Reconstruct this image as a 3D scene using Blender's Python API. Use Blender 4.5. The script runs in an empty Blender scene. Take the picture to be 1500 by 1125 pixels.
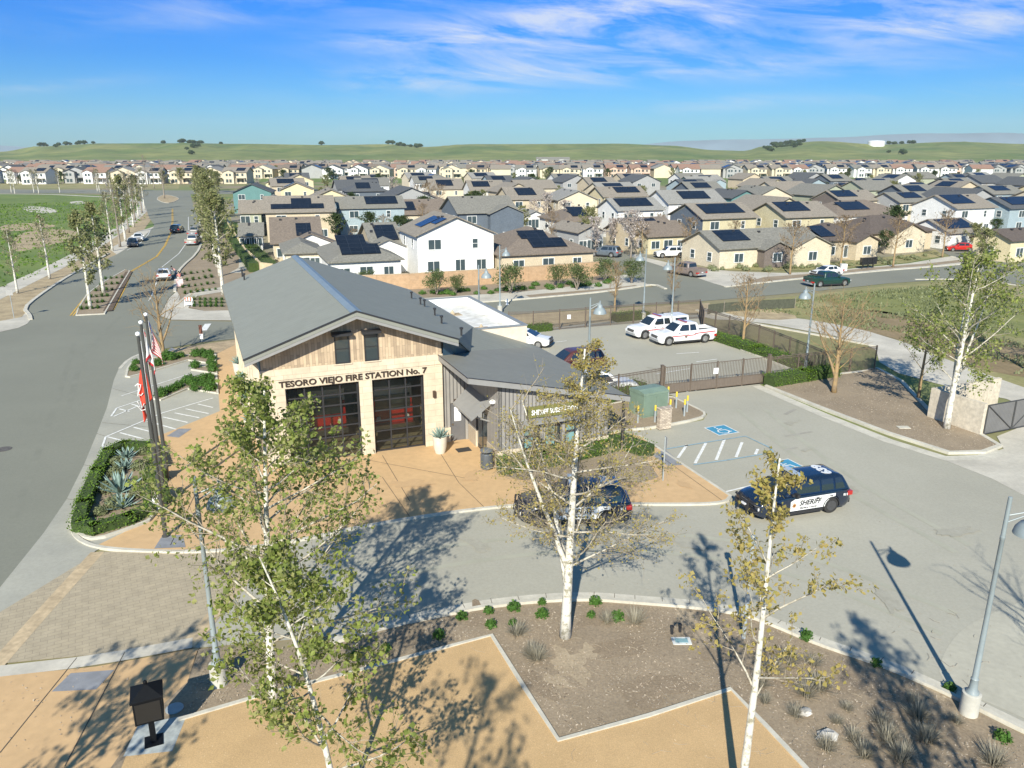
import bpy, bmesh, math, random
from mathutils import Vector, Matrix, noise as mnoise
R = math.radians
sc = bpy.context.scene
COL = sc.collection
# ------------------------------------------------------------------ camera model (used to survey the flat ground)
F = 1145.0; TH = R(16.4); H = 16.0; CT, ST = math.cos(TH), math.sin(TH)
def G(u, v, z=0.0):
    x = (u-750)/F; y = (v-562.5)/F
    k = (H-z)/(ST+y*CT)
    return Vector((k*x, k*(CT-y*ST), z))
cam = bpy.data.cameras.new('camera'); camo = bpy.data.objects.new('camera', cam); COL.objects.link(camo)
cam.sensor_width = 36; cam.lens = 36*F/1500; cam.clip_start = .3; cam.clip_end = 60000
camo.location = (0, 0, H); camo.rotation_euler = (R(90)-TH, 0, 0); sc.camera = camo
sc.render.resolution_x = 1024; sc.render.resolution_y = 768

# ------------------------------------------------------------------ mesh builder
class MB:
    def __init__(s): s.v = []; s.f = []; s.m = []
    def quad(s, a, b, c, d, m=0):
        n = len(s.v); s.v += [tuple(a), tuple(b), tuple(c), tuple(d)]; s.f.append((n, n+1, n+2, n+3)); s.m.append(m)
    def ngon(s, pts, m=0):
        n = len(s.v); s.v += [tuple(p) for p in pts]; s.f.append(tuple(range(n, n+len(pts)))); s.m.append(m)
    def box(s, x0, x1, y0, y1, z0, z1, m=0):
        n = len(s.v)
        s.v += [(x0,y0,z0),(x1,y0,z0),(x1,y1,z0),(x0,y1,z0),(x0,y0,z1),(x1,y0,z1),(x1,y1,z1),(x0,y1,z1)]
        for f in ((0,3,2,1),(4,5,6,7),(0,1,5,4),(1,2,6,5),(2,3,7,6),(3,0,4,7)):
            s.f.append(tuple(n+i for i in f)); s.m.append(m)
    def obox(s, c, ax, ay, az, m=0):           # oriented box: centre and three half-axis vectors
        n = len(s.v); c = Vector(c); ax = Vector(ax); ay = Vector(ay); az = Vector(az)
        for sx, sy, sz in ((-1,-1,-1),(1,-1,-1),(1,1,-1),(-1,1,-1),(-1,-1,1),(1,-1,1),(1,1,1),(-1,1,1)):
            s.v.append(tuple(c+ax*sx+ay*sy+az*sz))
        for f in ((0,3,2,1),(4,5,6,7),(0,1,5,4),(1,2,6,5),(2,3,7,6),(3,0,4,7)):
            s.f.append(tuple(n+i for i in f)); s.m.append(m)
    def prism(s, prof, d0, d1, axis='x', m=0):   # profile (a,b) extruded along an axis
        k = len(prof); n = len(s.v)
        for d in (d0, d1):
            for a, b in prof:
                s.v.append({'x': (d, a, b), 'y': (a, d, b), 'z': (a, b, d)}[axis])
        s.f.append(tuple(n+i for i in range(k))[::-1]); s.m.append(m)
        s.f.append(tuple(n+k+i for i in range(k))); s.m.append(m)
        for i in range(k):
            j = (i+1) % k
            s.f.append((n+i, n+j, n+k+j, n+k+i)); s.m.append(m)
    def tube(s, pts, rad, seg=6, m=0, cap=True):
        pts = [Vector(p) for p in pts]
        if not isinstance(rad, (list, tuple)): rad = [rad]*len(pts)
        n = len(s.v); k = len(pts)
        for i, p in enumerate(pts):
            t = (pts[min(i+1, k-1)]-pts[max(i-1, 0)])
            if t.length < 1e-6: t = Vector((0, 0, 1))
            t.normalize()
            ref = Vector((0, 1, 0)) if abs(t.z) > .8 else Vector((0, 0, 1))
            a = t.cross(ref); a.normalize(); b = t.cross(a)
            for q in range(seg):
                w = 2*math.pi*q/seg
                s.v.append(tuple(p+(a*math.cos(w)+b*math.sin(w))*rad[i]))
        for i in range(k-1):
            for q in range(seg):
                q2 = (q+1) % seg
                s.f.append((n+i*seg+q, n+i*seg+q2, n+(i+1)*seg+q2, n+(i+1)*seg+q)); s.m.append(m)
        if cap:
            s.f.append(tuple(n+q for q in range(seg))[::-1]); s.m.append(m)
            s.f.append(tuple(n+(k-1)*seg+q for q in range(seg))); s.m.append(m)
    def lathe(s, prof, seg=16, c=(0, 0, 0), m=0, axis='z'):
        n = len(s.v); k = len(prof)
        for r, z in prof:
            for q in range(seg):
                w = 2*math.pi*q/seg
                a, b = r*math.cos(w), r*math.sin(w)
                p = (a, b, z) if axis == 'z' else (a, z, b)
                s.v.append((p[0]+c[0], p[1]+c[1], p[2]+c[2]))
        for i in range(k-1):
            for q in range(seg):
                q2 = (q+1) % seg
                f = (n+i*seg+q, n+i*seg+q2, n+(i+1)*seg+q2, n+(i+1)*seg+q)
                s.f.append(f if axis == 'z' else f[::-1]); s.m.append(m)
        s.f.append(tuple(n+q for q in range(seg))[::-1]); s.m.append(m)
        s.f.append(tuple(n+(k-1)*seg+q for q in range(seg))); s.m.append(m)
    def leaf(s, p, size, rnd, m=0, up=.3):
        n = len(s.v)
        a = Vector((rnd.gauss(0, 1), rnd.gauss(0, 1), rnd.gauss(0, 1))).normalized()
        nn = Vector((rnd.gauss(0, 1), rnd.gauss(0, 1), rnd.gauss(0, 1)+up*2)).normalized()
        b = nn.cross(a)
        if b.length < .05: return
        b.normalize(); L = size*rnd.uniform(.4, 1.3); w = L*rnd.uniform(.28, .5)
        p = Vector(p); fold = nn*L*.12
        s.v += [tuple(p), tuple(p+a*L*.5+b*w+fold), tuple(p+a*L), tuple(p+a*L*.5-b*w+fold)]
        s.f.append((n, n+1, n+2, n+3)); s.m.append(m)
    def blob(s, c, rx, ry, rz, rnd, sub=2, rough=.15, m=0):
        bm = bmesh.new(); bmesh.ops.create_icosphere(bm, subdivisions=sub, radius=1)
        n = len(s.v); off = Vector((rnd.uniform(0, 50),)*3)
        for v in bm.verts:
            k = 1+rough*2*mnoise.noise(v.co*1.7+off)
            s.v.append((c[0]+v.co.x*rx*k, c[1]+v.co.y*ry*k, c[2]+v.co.z*rz*k))
        for f in bm.faces: s.f.append(tuple(n+v.index for v in f.verts)); s.m.append(m)
        bm.free()
    def mesh(s, name, mats, smooth=False, angle=None):
        me = bpy.data.meshes.new(name)
        me.from_pydata(s.v, [], s.f)
        if not isinstance(mats, (list, tuple)): mats = [mats]
        for mt in mats: me.materials.append(mt)
        if any(s.m): me.polygons.foreach_set('material_index', s.m)
        if smooth or angle:
            me.polygons.foreach_set('use_smooth', [True]*len(s.f))
            if angle: me.set_sharp_from_angle(angle=R(angle))
        me.update()
        return me
    def build(s, name, mats, parent=None, smooth=False, angle=None, loc=None):
        o = bpy.data.objects.new(name, s.mesh(name, mats, smooth, angle)); COL.objects.link(o)
        if parent: o.parent = parent
        if loc is not None: o.location = loc
        return o
def tag(o, label=None, cat=None, group=None, kind=None):
    if label: o['label'] = label
    if cat: o['category'] = cat
    if group: o['group'] = group
    if kind: o['kind'] = kind
    return o
def thing(name, label, cat, loc=(0,0,0), rz=0, group=None):
    o = bpy.data.objects.new(name, None); COL.objects.link(o); o.empty_display_size = .2
    o.location = loc; o.rotation_euler = (0, 0, rz)
    return tag(o, label, cat, group)
KIDS = {}
def copy_tree(o, loc, rz=0, label=None, scale=None, group=None):
    def cp(s, par):
        c = s.copy(); COL.objects.link(c); c.parent = par
        if 'label' in c and par is not None: pass
        for ch in s.children: cp(ch, c)
        return c
    r = cp(o, None); r.location = loc; r.rotation_euler = (0, 0, rz)
    if label: r['label'] = label
    if group: r['group'] = group
    if scale: r.scale = scale if isinstance(scale, tuple) else (scale,)*3
    return r

# ------------------------------------------------------------------ materials
MATS = {}
def nt(name):
    m = bpy.data.materials.new(name); m.use_nodes = True
    t = m.node_tree; b = t.nodes['Principled BSDF']; return m, t, b
def srgb(*c): return tuple(((x/255)/12.92 if x/255 <= .04045 else ((x/255+.055)/1.055)**2.4) for x in c)
def mat(name, col, rough=.8, var=.12, scale=2.0, bump=0, col2=None, metal=0, spec=None, scale2=None, detail=6, coat=0, contrast=(.35,.65), grain=.2):
    """principled material: base colour varied by object-space noise of its own (wear, dirt, weave)"""
    if name in MATS: return MATS[name]
    m, t, b = nt(name); N = t.nodes; L = t.links
    tc = N.new('ShaderNodeTexCoord')
    n1 = N.new('ShaderNodeTexNoise'); n1.inputs['Scale'].default_value = scale; n1.inputs['Detail'].default_value = detail; n1.inputs['Roughness'].default_value = .65
    L.new(tc.outputs['Object'], n1.inputs['Vector'])
    r = N.new('ShaderNodeValToRGB'); L.new(n1.outputs['Fac'], r.inputs['Fac'])
    c2 = col2 if col2 else tuple(max(0, x*(1-2*var)) for x in col)
    r.color_ramp.elements[0].position = contrast[0]; r.color_ramp.elements[0].color = (*c2, 1)
    r.color_ramp.elements[1].position = contrast[1]; r.color_ramp.elements[1].color = (*[min(1, x*(1+(0 if col2 else var))) for x in col], 1)
    out = r.outputs['Color']
    if scale2:
        n2 = N.new('ShaderNodeTexNoise'); n2.inputs['Scale'].default_value = scale2; n2.inputs['Detail'].default_value = 4
        L.new(tc.outputs['Object'], n2.inputs['Vector'])
        mx = N.new('ShaderNodeMix'); mx.data_type = 'RGBA'; mx.blend_type = 'MULTIPLY'; mx.inputs['Factor'].default_value = 1
        r2 = N.new('ShaderNodeValToRGB'); L.new(n2.outputs['Fac'], r2.inputs['Fac'])
        r2.color_ramp.elements[0].position = .3; r2.color_ramp.elements[0].color = (1-grain,)*3+(1,)
        r2.color_ramp.elements[1].position = .7; r2.color_ramp.elements[1].color = (1+grain*.5,)*3+(1,)
        L.new(out, mx.inputs['A']); L.new(r2.outputs['Color'], mx.inputs['B']); out = mx.outputs['Result']
    L.new(out, b.inputs['Base Color'])
    b.inputs['Roughness'].default_value = rough; b.inputs['Metallic'].default_value = metal
    if spec is not None: b.inputs['Specular IOR Level'].default_value = spec
    if coat: b.inputs['Coat Weight'].default_value = coat
    if bump:
        bp = N.new('ShaderNodeBump'); bp.inputs['Strength'].default_value = bump; bp.inputs['Distance'].default_value = .02
        n3 = N.new('ShaderNodeTexNoise'); n3.inputs['Scale'].default_value = (scale2 or scale)*4; n3.inputs['Detail'].default_value = 4
        L.new(tc.outputs['Object'], n3.inputs['Vector']); L.new(n3.outputs['Fac'], bp.inputs['Height']); L.new(bp.outputs['Normal'], b.inputs['Normal'])
    MATS[name] = m; return m
def leafmat(name, c1, c2, c3=None, trans=.35):
    if name in MATS: return MATS[name]
    m, t, b = nt(name); N = t.nodes; L = t.links
    g = N.new('ShaderNodeNewGeometry'); r = N.new('ShaderNodeValToRGB')
    L.new(g.outputs['Random Per Island'], r.inputs['Fac'])
    r.color_ramp.elements[0].color = (*c1, 1); r.color_ramp.elements[1].color = (*c2, 1)
    if c3: e = r.color_ramp.elements.new(.5); e.color = (*c3, 1)
    L.new(r.outputs['Color'], b.inputs['Base Color']); b.inputs['Roughness'].default_value = .6
    b.inputs['Specular IOR Level'].default_value = .25
    tr = N.new('ShaderNodeBsdfTranslucent'); L.new(r.outputs['Color'], tr.inputs['Color'])
    mx = N.new('ShaderNodeMixShader'); mx.inputs[0].default_value = trans
    L.new(b.outputs[0], mx.inputs[1]); L.new(tr.outputs[0], mx.inputs[2]); L.new(mx.outputs[0], N['Material Output'].inputs['Surface'])
    MATS[name] = m; return m
def stripes(name, col, col2, axis, scale, rough=.6, metal=0, width=.15, bump=.5, var=.06):
    """vertical ribs / standing seams / boards: repeated lines along one object axis"""
    if name in MATS: return MATS[name]
    m, t, b = nt(name); N = t.nodes; L = t.links
    tc = N.new('ShaderNodeTexCoord'); sp = N.new('ShaderNodeSeparateXYZ'); L.new(tc.outputs['Object'], sp.inputs[0])
    mu = N.new('ShaderNodeMath'); mu.operation = 'MULTIPLY'; mu.inputs[1].default_value = scale; L.new(sp.outputs[axis], mu.inputs[0])
    fr = N.new('ShaderNodeMath'); fr.operation = 'FRACT'; L.new(mu.outputs[0], fr.inputs[0])
    r = N.new('ShaderNodeValToRGB'); r.color_ramp.elements[0].color = (*col2, 1); r.color_ramp.elements[1].color = (*col, 1)
    r.color_ramp.elements[0].position = width*.5; r.color_ramp.elements[1].position = width
    L.new(fr.outputs[0], r.inputs[0])
    n1 = N.new('ShaderNodeTexNoise'); n1.inputs['Scale'].default_value = 1.3; n1.inputs['Detail'].default_value = 5; L.new(tc.outputs['Object'], n1.inputs['Vector'])
    r2 = N.new('ShaderNodeValToRGB'); r2.color_ramp.elements[0].position = .3; r2.color_ramp.elements[1].position = .7
    r2.color_ramp.elements[0].color = (1-var*2,)*3+(1,); r2.color_ramp.elements[1].color = (1+var,)*3+(1,); L.new(n1.outputs['Fac'], r2.inputs[0])
    mx = N.new('ShaderNodeMix'); mx.data_type = 'RGBA'; mx.blend_type = 'MULTIPLY'; mx.inputs['Factor'].default_value = 1
    L.new(r.outputs[0], mx.inputs['A']); L.new(r2.outputs[0], mx.inputs['B']); L.new(mx.outputs['Result'], b.inputs['Base Color'])
    bp = N.new('ShaderNodeBump'); bp.inputs['Strength'].default_value = bump; bp.inputs['Distance'].default_value = .04
    L.new(r.outputs[0], bp.inputs['Height']); L.new(bp.outputs[0], b.inputs['Normal'])
    b.inputs['Roughness'].default_value = rough; b.inputs['Metallic'].default_value = metal
    MATS[name] = m; return m
def brickmat(name, c1, c2, mortar, bw, bh, axes='xz', rough=.85, msize=.02, rot=0, var=1.0, offset=.5, bias=0):
    if name in MATS: return MATS[name]
    m, t, b = nt(name); N = t.nodes; L = t.links
    tc = N.new('ShaderNodeTexCoord'); src = tc.outputs['Object']
    mp = N.new('ShaderNodeMapping'); L.new(src, mp.inputs[0])
    if axes == 'xz': mp.inputs['Rotation'].default_value = (R(-90), 0, 0)
    elif axes == 'yz': mp.inputs['Rotation'].default_value = (R(-90), 0, R(-90))
    elif axes == 'zx': mp.inputs['Rotation'].default_value = (R(-90), 0, 0)
    else: mp.inputs['Rotation'].default_value = (0, 0, rot)
    vec = mp.outputs[0]
    if axes == 'zx':   # boards standing upright: swap the two plane axes
        sp = N.new('ShaderNodeSeparateXYZ'); cb = N.new('ShaderNodeCombineXYZ'); L.new(tc.outputs['Object'], sp.inputs[0])
        L.new(sp.outputs['Z'], cb.inputs['X']); L.new(sp.outputs['X'], cb.inputs['Y']); vec = cb.outputs[0]
    bt = N.new('ShaderNodeTexBrick'); L.new(vec, bt.inputs['Vector'])
    bt.inputs['Color1'].default_value = (*c1, 1); bt.inputs['Color2'].default_value = (*c2, 1); bt.inputs['Mortar'].default_value = (*mortar, 1)
    bt.inputs['Scale'].default_value = 1; bt.inputs['Brick Width'].default_value = bw; bt.inputs['Row Height'].default_value = bh
    bt.inputs['Mortar Size'].default_value = msize; bt.inputs['Bias'].default_value = bias; bt.offset = offset
    n1 = N.new('ShaderNodeTexNoise'); n1.inputs['Scale'].default_value = 2.2; n1.inputs['Detail'].default_value = 6; L.new(tc.outputs['Object'], n1.inputs['Vector'])
    r2 = N.new('ShaderNodeValToRGB'); r2.color_ramp.elements[0].position = .3; r2.color_ramp.elements[1].position = .7
    r2.color_ramp.elements[0].color = (.86,.86,.86,1); r2.color_ramp.elements[1].color = (1.06,1.06,1.06,1); L.new(n1.outputs['Fac'], r2.inputs[0])
    mx = N.new('ShaderNodeMix'); mx.data_type = 'RGBA'; mx.blend_type = 'MULTIPLY'; mx.inputs['Factor'].default_value = var
    L.new(bt.outputs['Color'], mx.inputs['A']); L.new(r2.outputs[0], mx.inputs['B']); L.new(mx.outputs['Result'], b.inputs['Base Color'])
    b.inputs['Roughness'].default_value = rough
    MATS[name] = m; return m
def glass(name, col, rough=.08):
    if name in MATS: return MATS[name]
    m, t, b = nt(name); b.inputs['Base Color'].default_value = (*col, 1); b.inputs['Roughness'].default_value = rough
    b.inputs['Specular IOR Level'].default_value = .8; b.inputs['Coat Weight'].default_value = .5; b.inputs['Coat Roughness'].default_value = .03
    MATS[name] = m; return m
def paint(name, col, rough=.35, metal=0, coat=.6):
    if name in MATS: return MATS[name]
    m = mat(name, col, rough, .04, 3.0, metal=metal, coat=coat); return m

# ground family
M_asph = mat('asphalt', (.41,.388,.315), .92, .10, .10, .12, col2=(.34,.322,.26), scale2=9, contrast=(.3,.72), grain=.07)
M_asph2 = mat('asphalt_old', (.225,.225,.178), .92, .1, .08, .12, col2=(.192,.192,.152), scale2=9, contrast=(.3,.72), grain=.07)
M_conc = mat('concrete', (.40,.385,.32), .88, .08, .25, .1, col2=(.33,.32,.27), scale2=7, grain=.07)
M_kerb = mat('kerb_concrete', (.55,.515,.43), .88, .08, 1.2, .1, scale2=9, grain=.08)
M_wconc = mat('white_concrete', (.53,.49,.41), .88, .1, .3, .1, scale2=6, grain=.08)
M_tan = mat('tan_concrete', (.58,.385,.20), .85, .08, .35, .1, col2=(.53,.352,.182), scale2=3, grain=.08)
M_dg = mat('decomposed_granite', (.58,.39,.195), .95, .1, .5, .4, col2=(.50,.335,.165), scale2=30)
M_soil = mat('mulch_soil', (.335,.262,.18), 1, .2, .4, .5, col2=(.25,.195,.132), scale2=14, contrast=(.3,.7), grain=.22)
M_soil2 = mat('sandy_soil', (.42,.32,.20), 1, .15, .8, .4, scale2=12)
M_straw = mat('straw_ground', (.47,.37,.22), 1, .2, .5, .4, col2=(.30,.23,.14), scale2=9)
M_grass = mat('grass_field', (.17,.22,.05), 1, .2, .08, .4, col2=(.10,.155,.032), scale2=1.6)
M_dryg = mat('dry_grass', (.34,.29,.14), 1, .2, .15, .4, col2=(.22,.215,.08), scale2=2.5)
M_brown = mat('brown_field', (.30,.22,.12), 1, .2, .15, .4, col2=(.165,.125,.06), scale2=3)
M_white = mat('marking_white', (.75,.74,.70), .7, .1, 4)
M_yellow = mat('marking_yellow', (.62,.38,.06), .7, .15, 4)
M_blue = mat('marking_blue', (.26,.37,.42), .8, .1, 5)
M_dblue = mat('access_blue', (.06,.27,.42), .8, .1, 5)
M_pad = mat('tactile_pad', (.24,.245,.26), .85, .08, 2)
M_dark = mat('joint_dark', (.10,.085,.065), .9, .1, 3)
M_asphpatch = mat('oil_stain', (.33,.31,.26), .9, .1, 1)

def px(pts, z): return [G(u, v).xy.to_3d()+Vector((0, 0, z)) for u, v in pts]
def sheet(name, pts, z, m, kind='structure', world=False, th=0, smooth=0):
    P = [Vector((p[0], p[1], z)) for p in pts] if world else px(pts, z)
    if smooth: P = chaikin(P, smooth, True)
    from mathutils.geometry import delaunay_2d_cdt
    k = len(P); r = delaunay_2d_cdt([p.xy for p in P], [], [list(range(k))], 1, 1e-4)
    me = bpy.data.meshes.new(name); bm = bmesh.new(); zz = P[0].z
    vs = [bm.verts.new((p.x, p.y, zz)) for p in r[0]]
    for t in r[2]:
        q = [r[0][i] for i in t]; ar = sum(q[i].x*q[(i+1) % len(q)].y-q[(i+1) % len(q)].x*q[i].y for i in range(len(q)))
        if abs(ar) < 1e-7: continue
        bm.faces.new([vs[i] for i in (t if ar > 0 else t[::-1])])
    bm.normal_update()
    bm.to_mesh(me); bm.free(); me.materials.append(m)
    o = bpy.data.objects.new(name, me); COL.objects.link(o)
    if kind: o['kind'] = kind
    return o
def chaikin(P, n=2, closed=False):
    for _ in range(n):
        Q = []; k = len(P)
        for i in range(k if closed else k-1):
            a, b = P[i], P[(i+1) % k]
            Q += [a*.75+b*.25, a*.25+b*.75]
        if not closed: Q = [P[0]]+Q+[P[-1]]
        P = Q
    return P
def ribbon(name, pts, w, z, m, h=0, kind='structure', world=False, n=2, parent=None, closed=False, mb=None):
    """strip of width w along a ground line; h>0 makes it a solid kerb that stands h high"""
    P = [Vector((p[0], p[1], 0)) for p in pts] if world else [G(u, v) for u, v in pts]
    P = chaikin(P, n, closed) if n else P
    own = mb is None
    if own: mb = MB()
    k = len(P); Ls = []; Rs = []
    for i, p in enumerate(P):
        if closed: t = P[(i+1) % k]-P[i-1]
        else: t = P[min(i+1, k-1)]-P[max(i-1, 0)]
        t.normalize(); s = Vector((-t.y, t.x, 0))*w/2
        Ls.append(p+s); Rs.append(p-s)
    rng = range(k) if closed else range(k-1)
    top = Vector((0, 0, z+h)); bot = Vector((0, 0, max(0, z-.01)))
    for i in rng:
        j = (i+1) % k
        mb.quad(Rs[i]+top, Rs[j]+top, Ls[j]+top, Ls[i]+top)
        if h:
            mb.quad(Rs[i]+bot, Rs[j]+bot, Rs[j]+top, Rs[i]+top); mb.quad(Ls[j]+bot, Ls[i]+bot, Ls[i]+top, Ls[j]+top)
    if h and not closed:
        mb.quad(Ls[0]+bot, Rs[0]+bot, Rs[0]+top, Ls[0]+top); mb.quad(Rs[-1]+bot, Ls[-1]+bot, Ls[-1]+top, Rs[-1]+top)
    if own:
        o = mb.build(name, m, parent)
        if kind: o['kind'] = kind
        return o

# ================================================================== TERRAIN, HILLS, SKY
def ground_material():
    m, t, b = nt('terrain'); N = t.nodes; L = t.links
    tc = N.new('ShaderNodeTexCoord')
    n1 = N.new('ShaderNodeTexNoise'); n1.inputs['Scale'].default_value = .02; n1.inputs['Detail'].default_value = 8; L.new(tc.outputs['Object'], n1.inputs['Vector'])
    r = N.new('ShaderNodeValToRGB'); L.new(n1.outputs['Fac'], r.inputs[0])
    e = r.color_ramp.elements; e[0].position = .38; e[0].color = (.27,.22,.14,1); e[1].position = .62; e[1].color = (.13,.19,.045,1)
    x = e.new(.5); x.color = (.22,.21,.09,1)
    n2 = N.new('ShaderNodeTexNoise'); n2.inputs['Scale'].default_value = 1.5; n2.inputs['Detail'].default_value = 6; L.new(tc.outputs['Object'], n2.inputs['Vector'])
    r2 = N.new('ShaderNodeValToRGB'); r2.color_ramp.elements[0].color = (.7,.7,.7,1); r2.color_ramp.elements[1].color = (1.2,1.2,1.2,1); L.new(n2.outputs['Fac'], r2.inputs[0])
    mx = N.new('ShaderNodeMix'); mx.data_type = 'RGBA'; mx.blend_type = 'MULTIPLY'; mx.inputs['Factor'].default_value = 1
    L.new(r.outputs[0], mx.inputs['A']); L.new(r2.outputs[0], mx.inputs['B']); L.new(mx.outputs['Result'], b.inputs['Base Color']); b.inputs['Roughness'].default_value = 1
    return m
sheet('ground', [(-9500,-300),(9500,-300),(9500,10400),(-9500,10400)], 0, ground_material(), world=True)
def hills_material():
    m, t, b = nt('hill_grass'); N = t.nodes; L = t.links
    tc = N.new('ShaderNodeTexCoord')
    n1 = N.new('ShaderNodeTexNoise'); n1.inputs['Scale'].default_value = .004; n1.inputs['Detail'].default_value = 9; n1.inputs['Roughness'].default_value = .6; L.new(tc.outputs['Object'], n1.inputs['Vector'])
    r = N.new('ShaderNodeValToRGB'); L.new(n1.outputs['Fac'], r.inputs[0])
    e = r.color_ramp.elements; e[0].position = .35; e[0].color = (.105,.16,.035,1); e[1].position = .68; e[1].color = (.245,.25,.08,1)
    n2 = N.new('ShaderNodeTexNoise'); n2.inputs['Scale'].default_value = .022; n2.inputs['Detail'].default_value = 10; n2.inputs['Roughness'].default_value = .7; L.new(tc.outputs['Object'], n2.inputs['Vector'])
    r2 = N.new('ShaderNodeValToRGB'); r2.color_ramp.elements[0].position = .35; r2.color_ramp.elements[0].color = (.66,.68,.6,1); r2.color_ramp.elements[1].position = .62; r2.color_ramp.elements[1].color = (1.12,1.08,1.05,1); L.new(n2.outputs['Fac'], r2.inputs[0])
    mx = N.new('ShaderNodeMix'); mx.data_type = 'RGBA'; mx.blend_type = 'MULTIPLY'; mx.inputs['Factor'].default_value = 1; L.new(r.outputs[0], mx.inputs['A']); L.new(r2.outputs[0], mx.inputs['B'])
    L.new(mx.outputs['Result'], b.inputs['Base Color']); b.inputs['Roughness'].default_value = 1; return m
RIDGE = [(-900,217),(-400,219),(0,222),(60,214),(150,210),(280,210),(350,211),(480,213),(570,212),(620,216),(700,212),(800,211),(900,211),(980,214),(1050,220),(1090,221),(1120,214),(1200,208),(1290,213),(1400,210),(1500,212),(1900,208),(2400,212)]
def lerp_tab(tab, x):
    for (a, b), (c, d) in zip(tab, tab[1:]):
        if a <= x <= c:
            t = (x-a)/(c-a); t = t*t*(3-2*t); return b+(d-b)*t
    return tab[0][1] if x < tab[0][0] else tab[-1][1]
HILLR = [1350,1500,1700,1900,2100,2300,2500,2700,3000,3500]
def hill_z(u, r):
    top = 16+(225.5-lerp_tab(RIDGE, u))/1194*2600*1.0
    prof = max(0, min(1, (r-1350)/(2600-1350)))
    prof = prof*prof*(3-2*prof)
    if r > 2600: prof = 1-.25*((r-2600)/900)
    P = (u*.004, r*.0025, 0)
    zz = top*prof*(1+.10*mnoise.noise(Vector(P)))
    if r < 2450: zz = zz*(1-.42*max(0, mnoise.noise(Vector((u*.016, r*.0035, 3)))+.15))+4*prof*mnoise.noise(Vector((u*.05, r*.01, 9)))
    return zz - (2 if r <= 1350 else 0)
def hills():
    mb = MB(); us = [i*10 for i in range(-100, 251)]
    grid = []
    rr = [1350+i*50 for i in range(45)]
    for u in us:
        az = math.atan2(u-750, 1194)
        grid.append([len(mb.v)+i for i, r in enumerate(rr)])
        for r in rr:
            k = r
            mb.v.append((k*math.tan(az), k, hill_z(u, r)))
    for i in range(len(us)-1):
        for j in range(len(rr)-1):
            mb.f.append((grid[i][j], grid[i+1][j], grid[i+1][j+1], grid[i][j+1])); mb.m.append(0)
    tag(mb.build('hills', hills_material(), smooth=True), kind='structure')
    # distant mountains, bluish haze of distance painted into their colour
    mb = MB(); n = 120; pk = []
    for i in range(n+1):
        u = -400+i*2300/n; az = math.atan2(u-750, 1194)
        hgt = 90+lerp_tab([(-700,150),(0,190),(60,120),(300,60),(900,190),(1000,330),(1150,390),(1300,520),(1450,560),(1600,480),(2300,380)], u)+60*mnoise.noise(Vector((u*.01, 7, 0)))
        d = 8600; hgt = 10+(hgt-16)*.36
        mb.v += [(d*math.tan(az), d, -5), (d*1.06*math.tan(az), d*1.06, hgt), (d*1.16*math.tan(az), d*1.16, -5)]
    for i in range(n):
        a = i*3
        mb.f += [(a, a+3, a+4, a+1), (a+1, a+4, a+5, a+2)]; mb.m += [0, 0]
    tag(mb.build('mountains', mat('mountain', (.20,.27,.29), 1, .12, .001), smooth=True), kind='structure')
hills()
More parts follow.
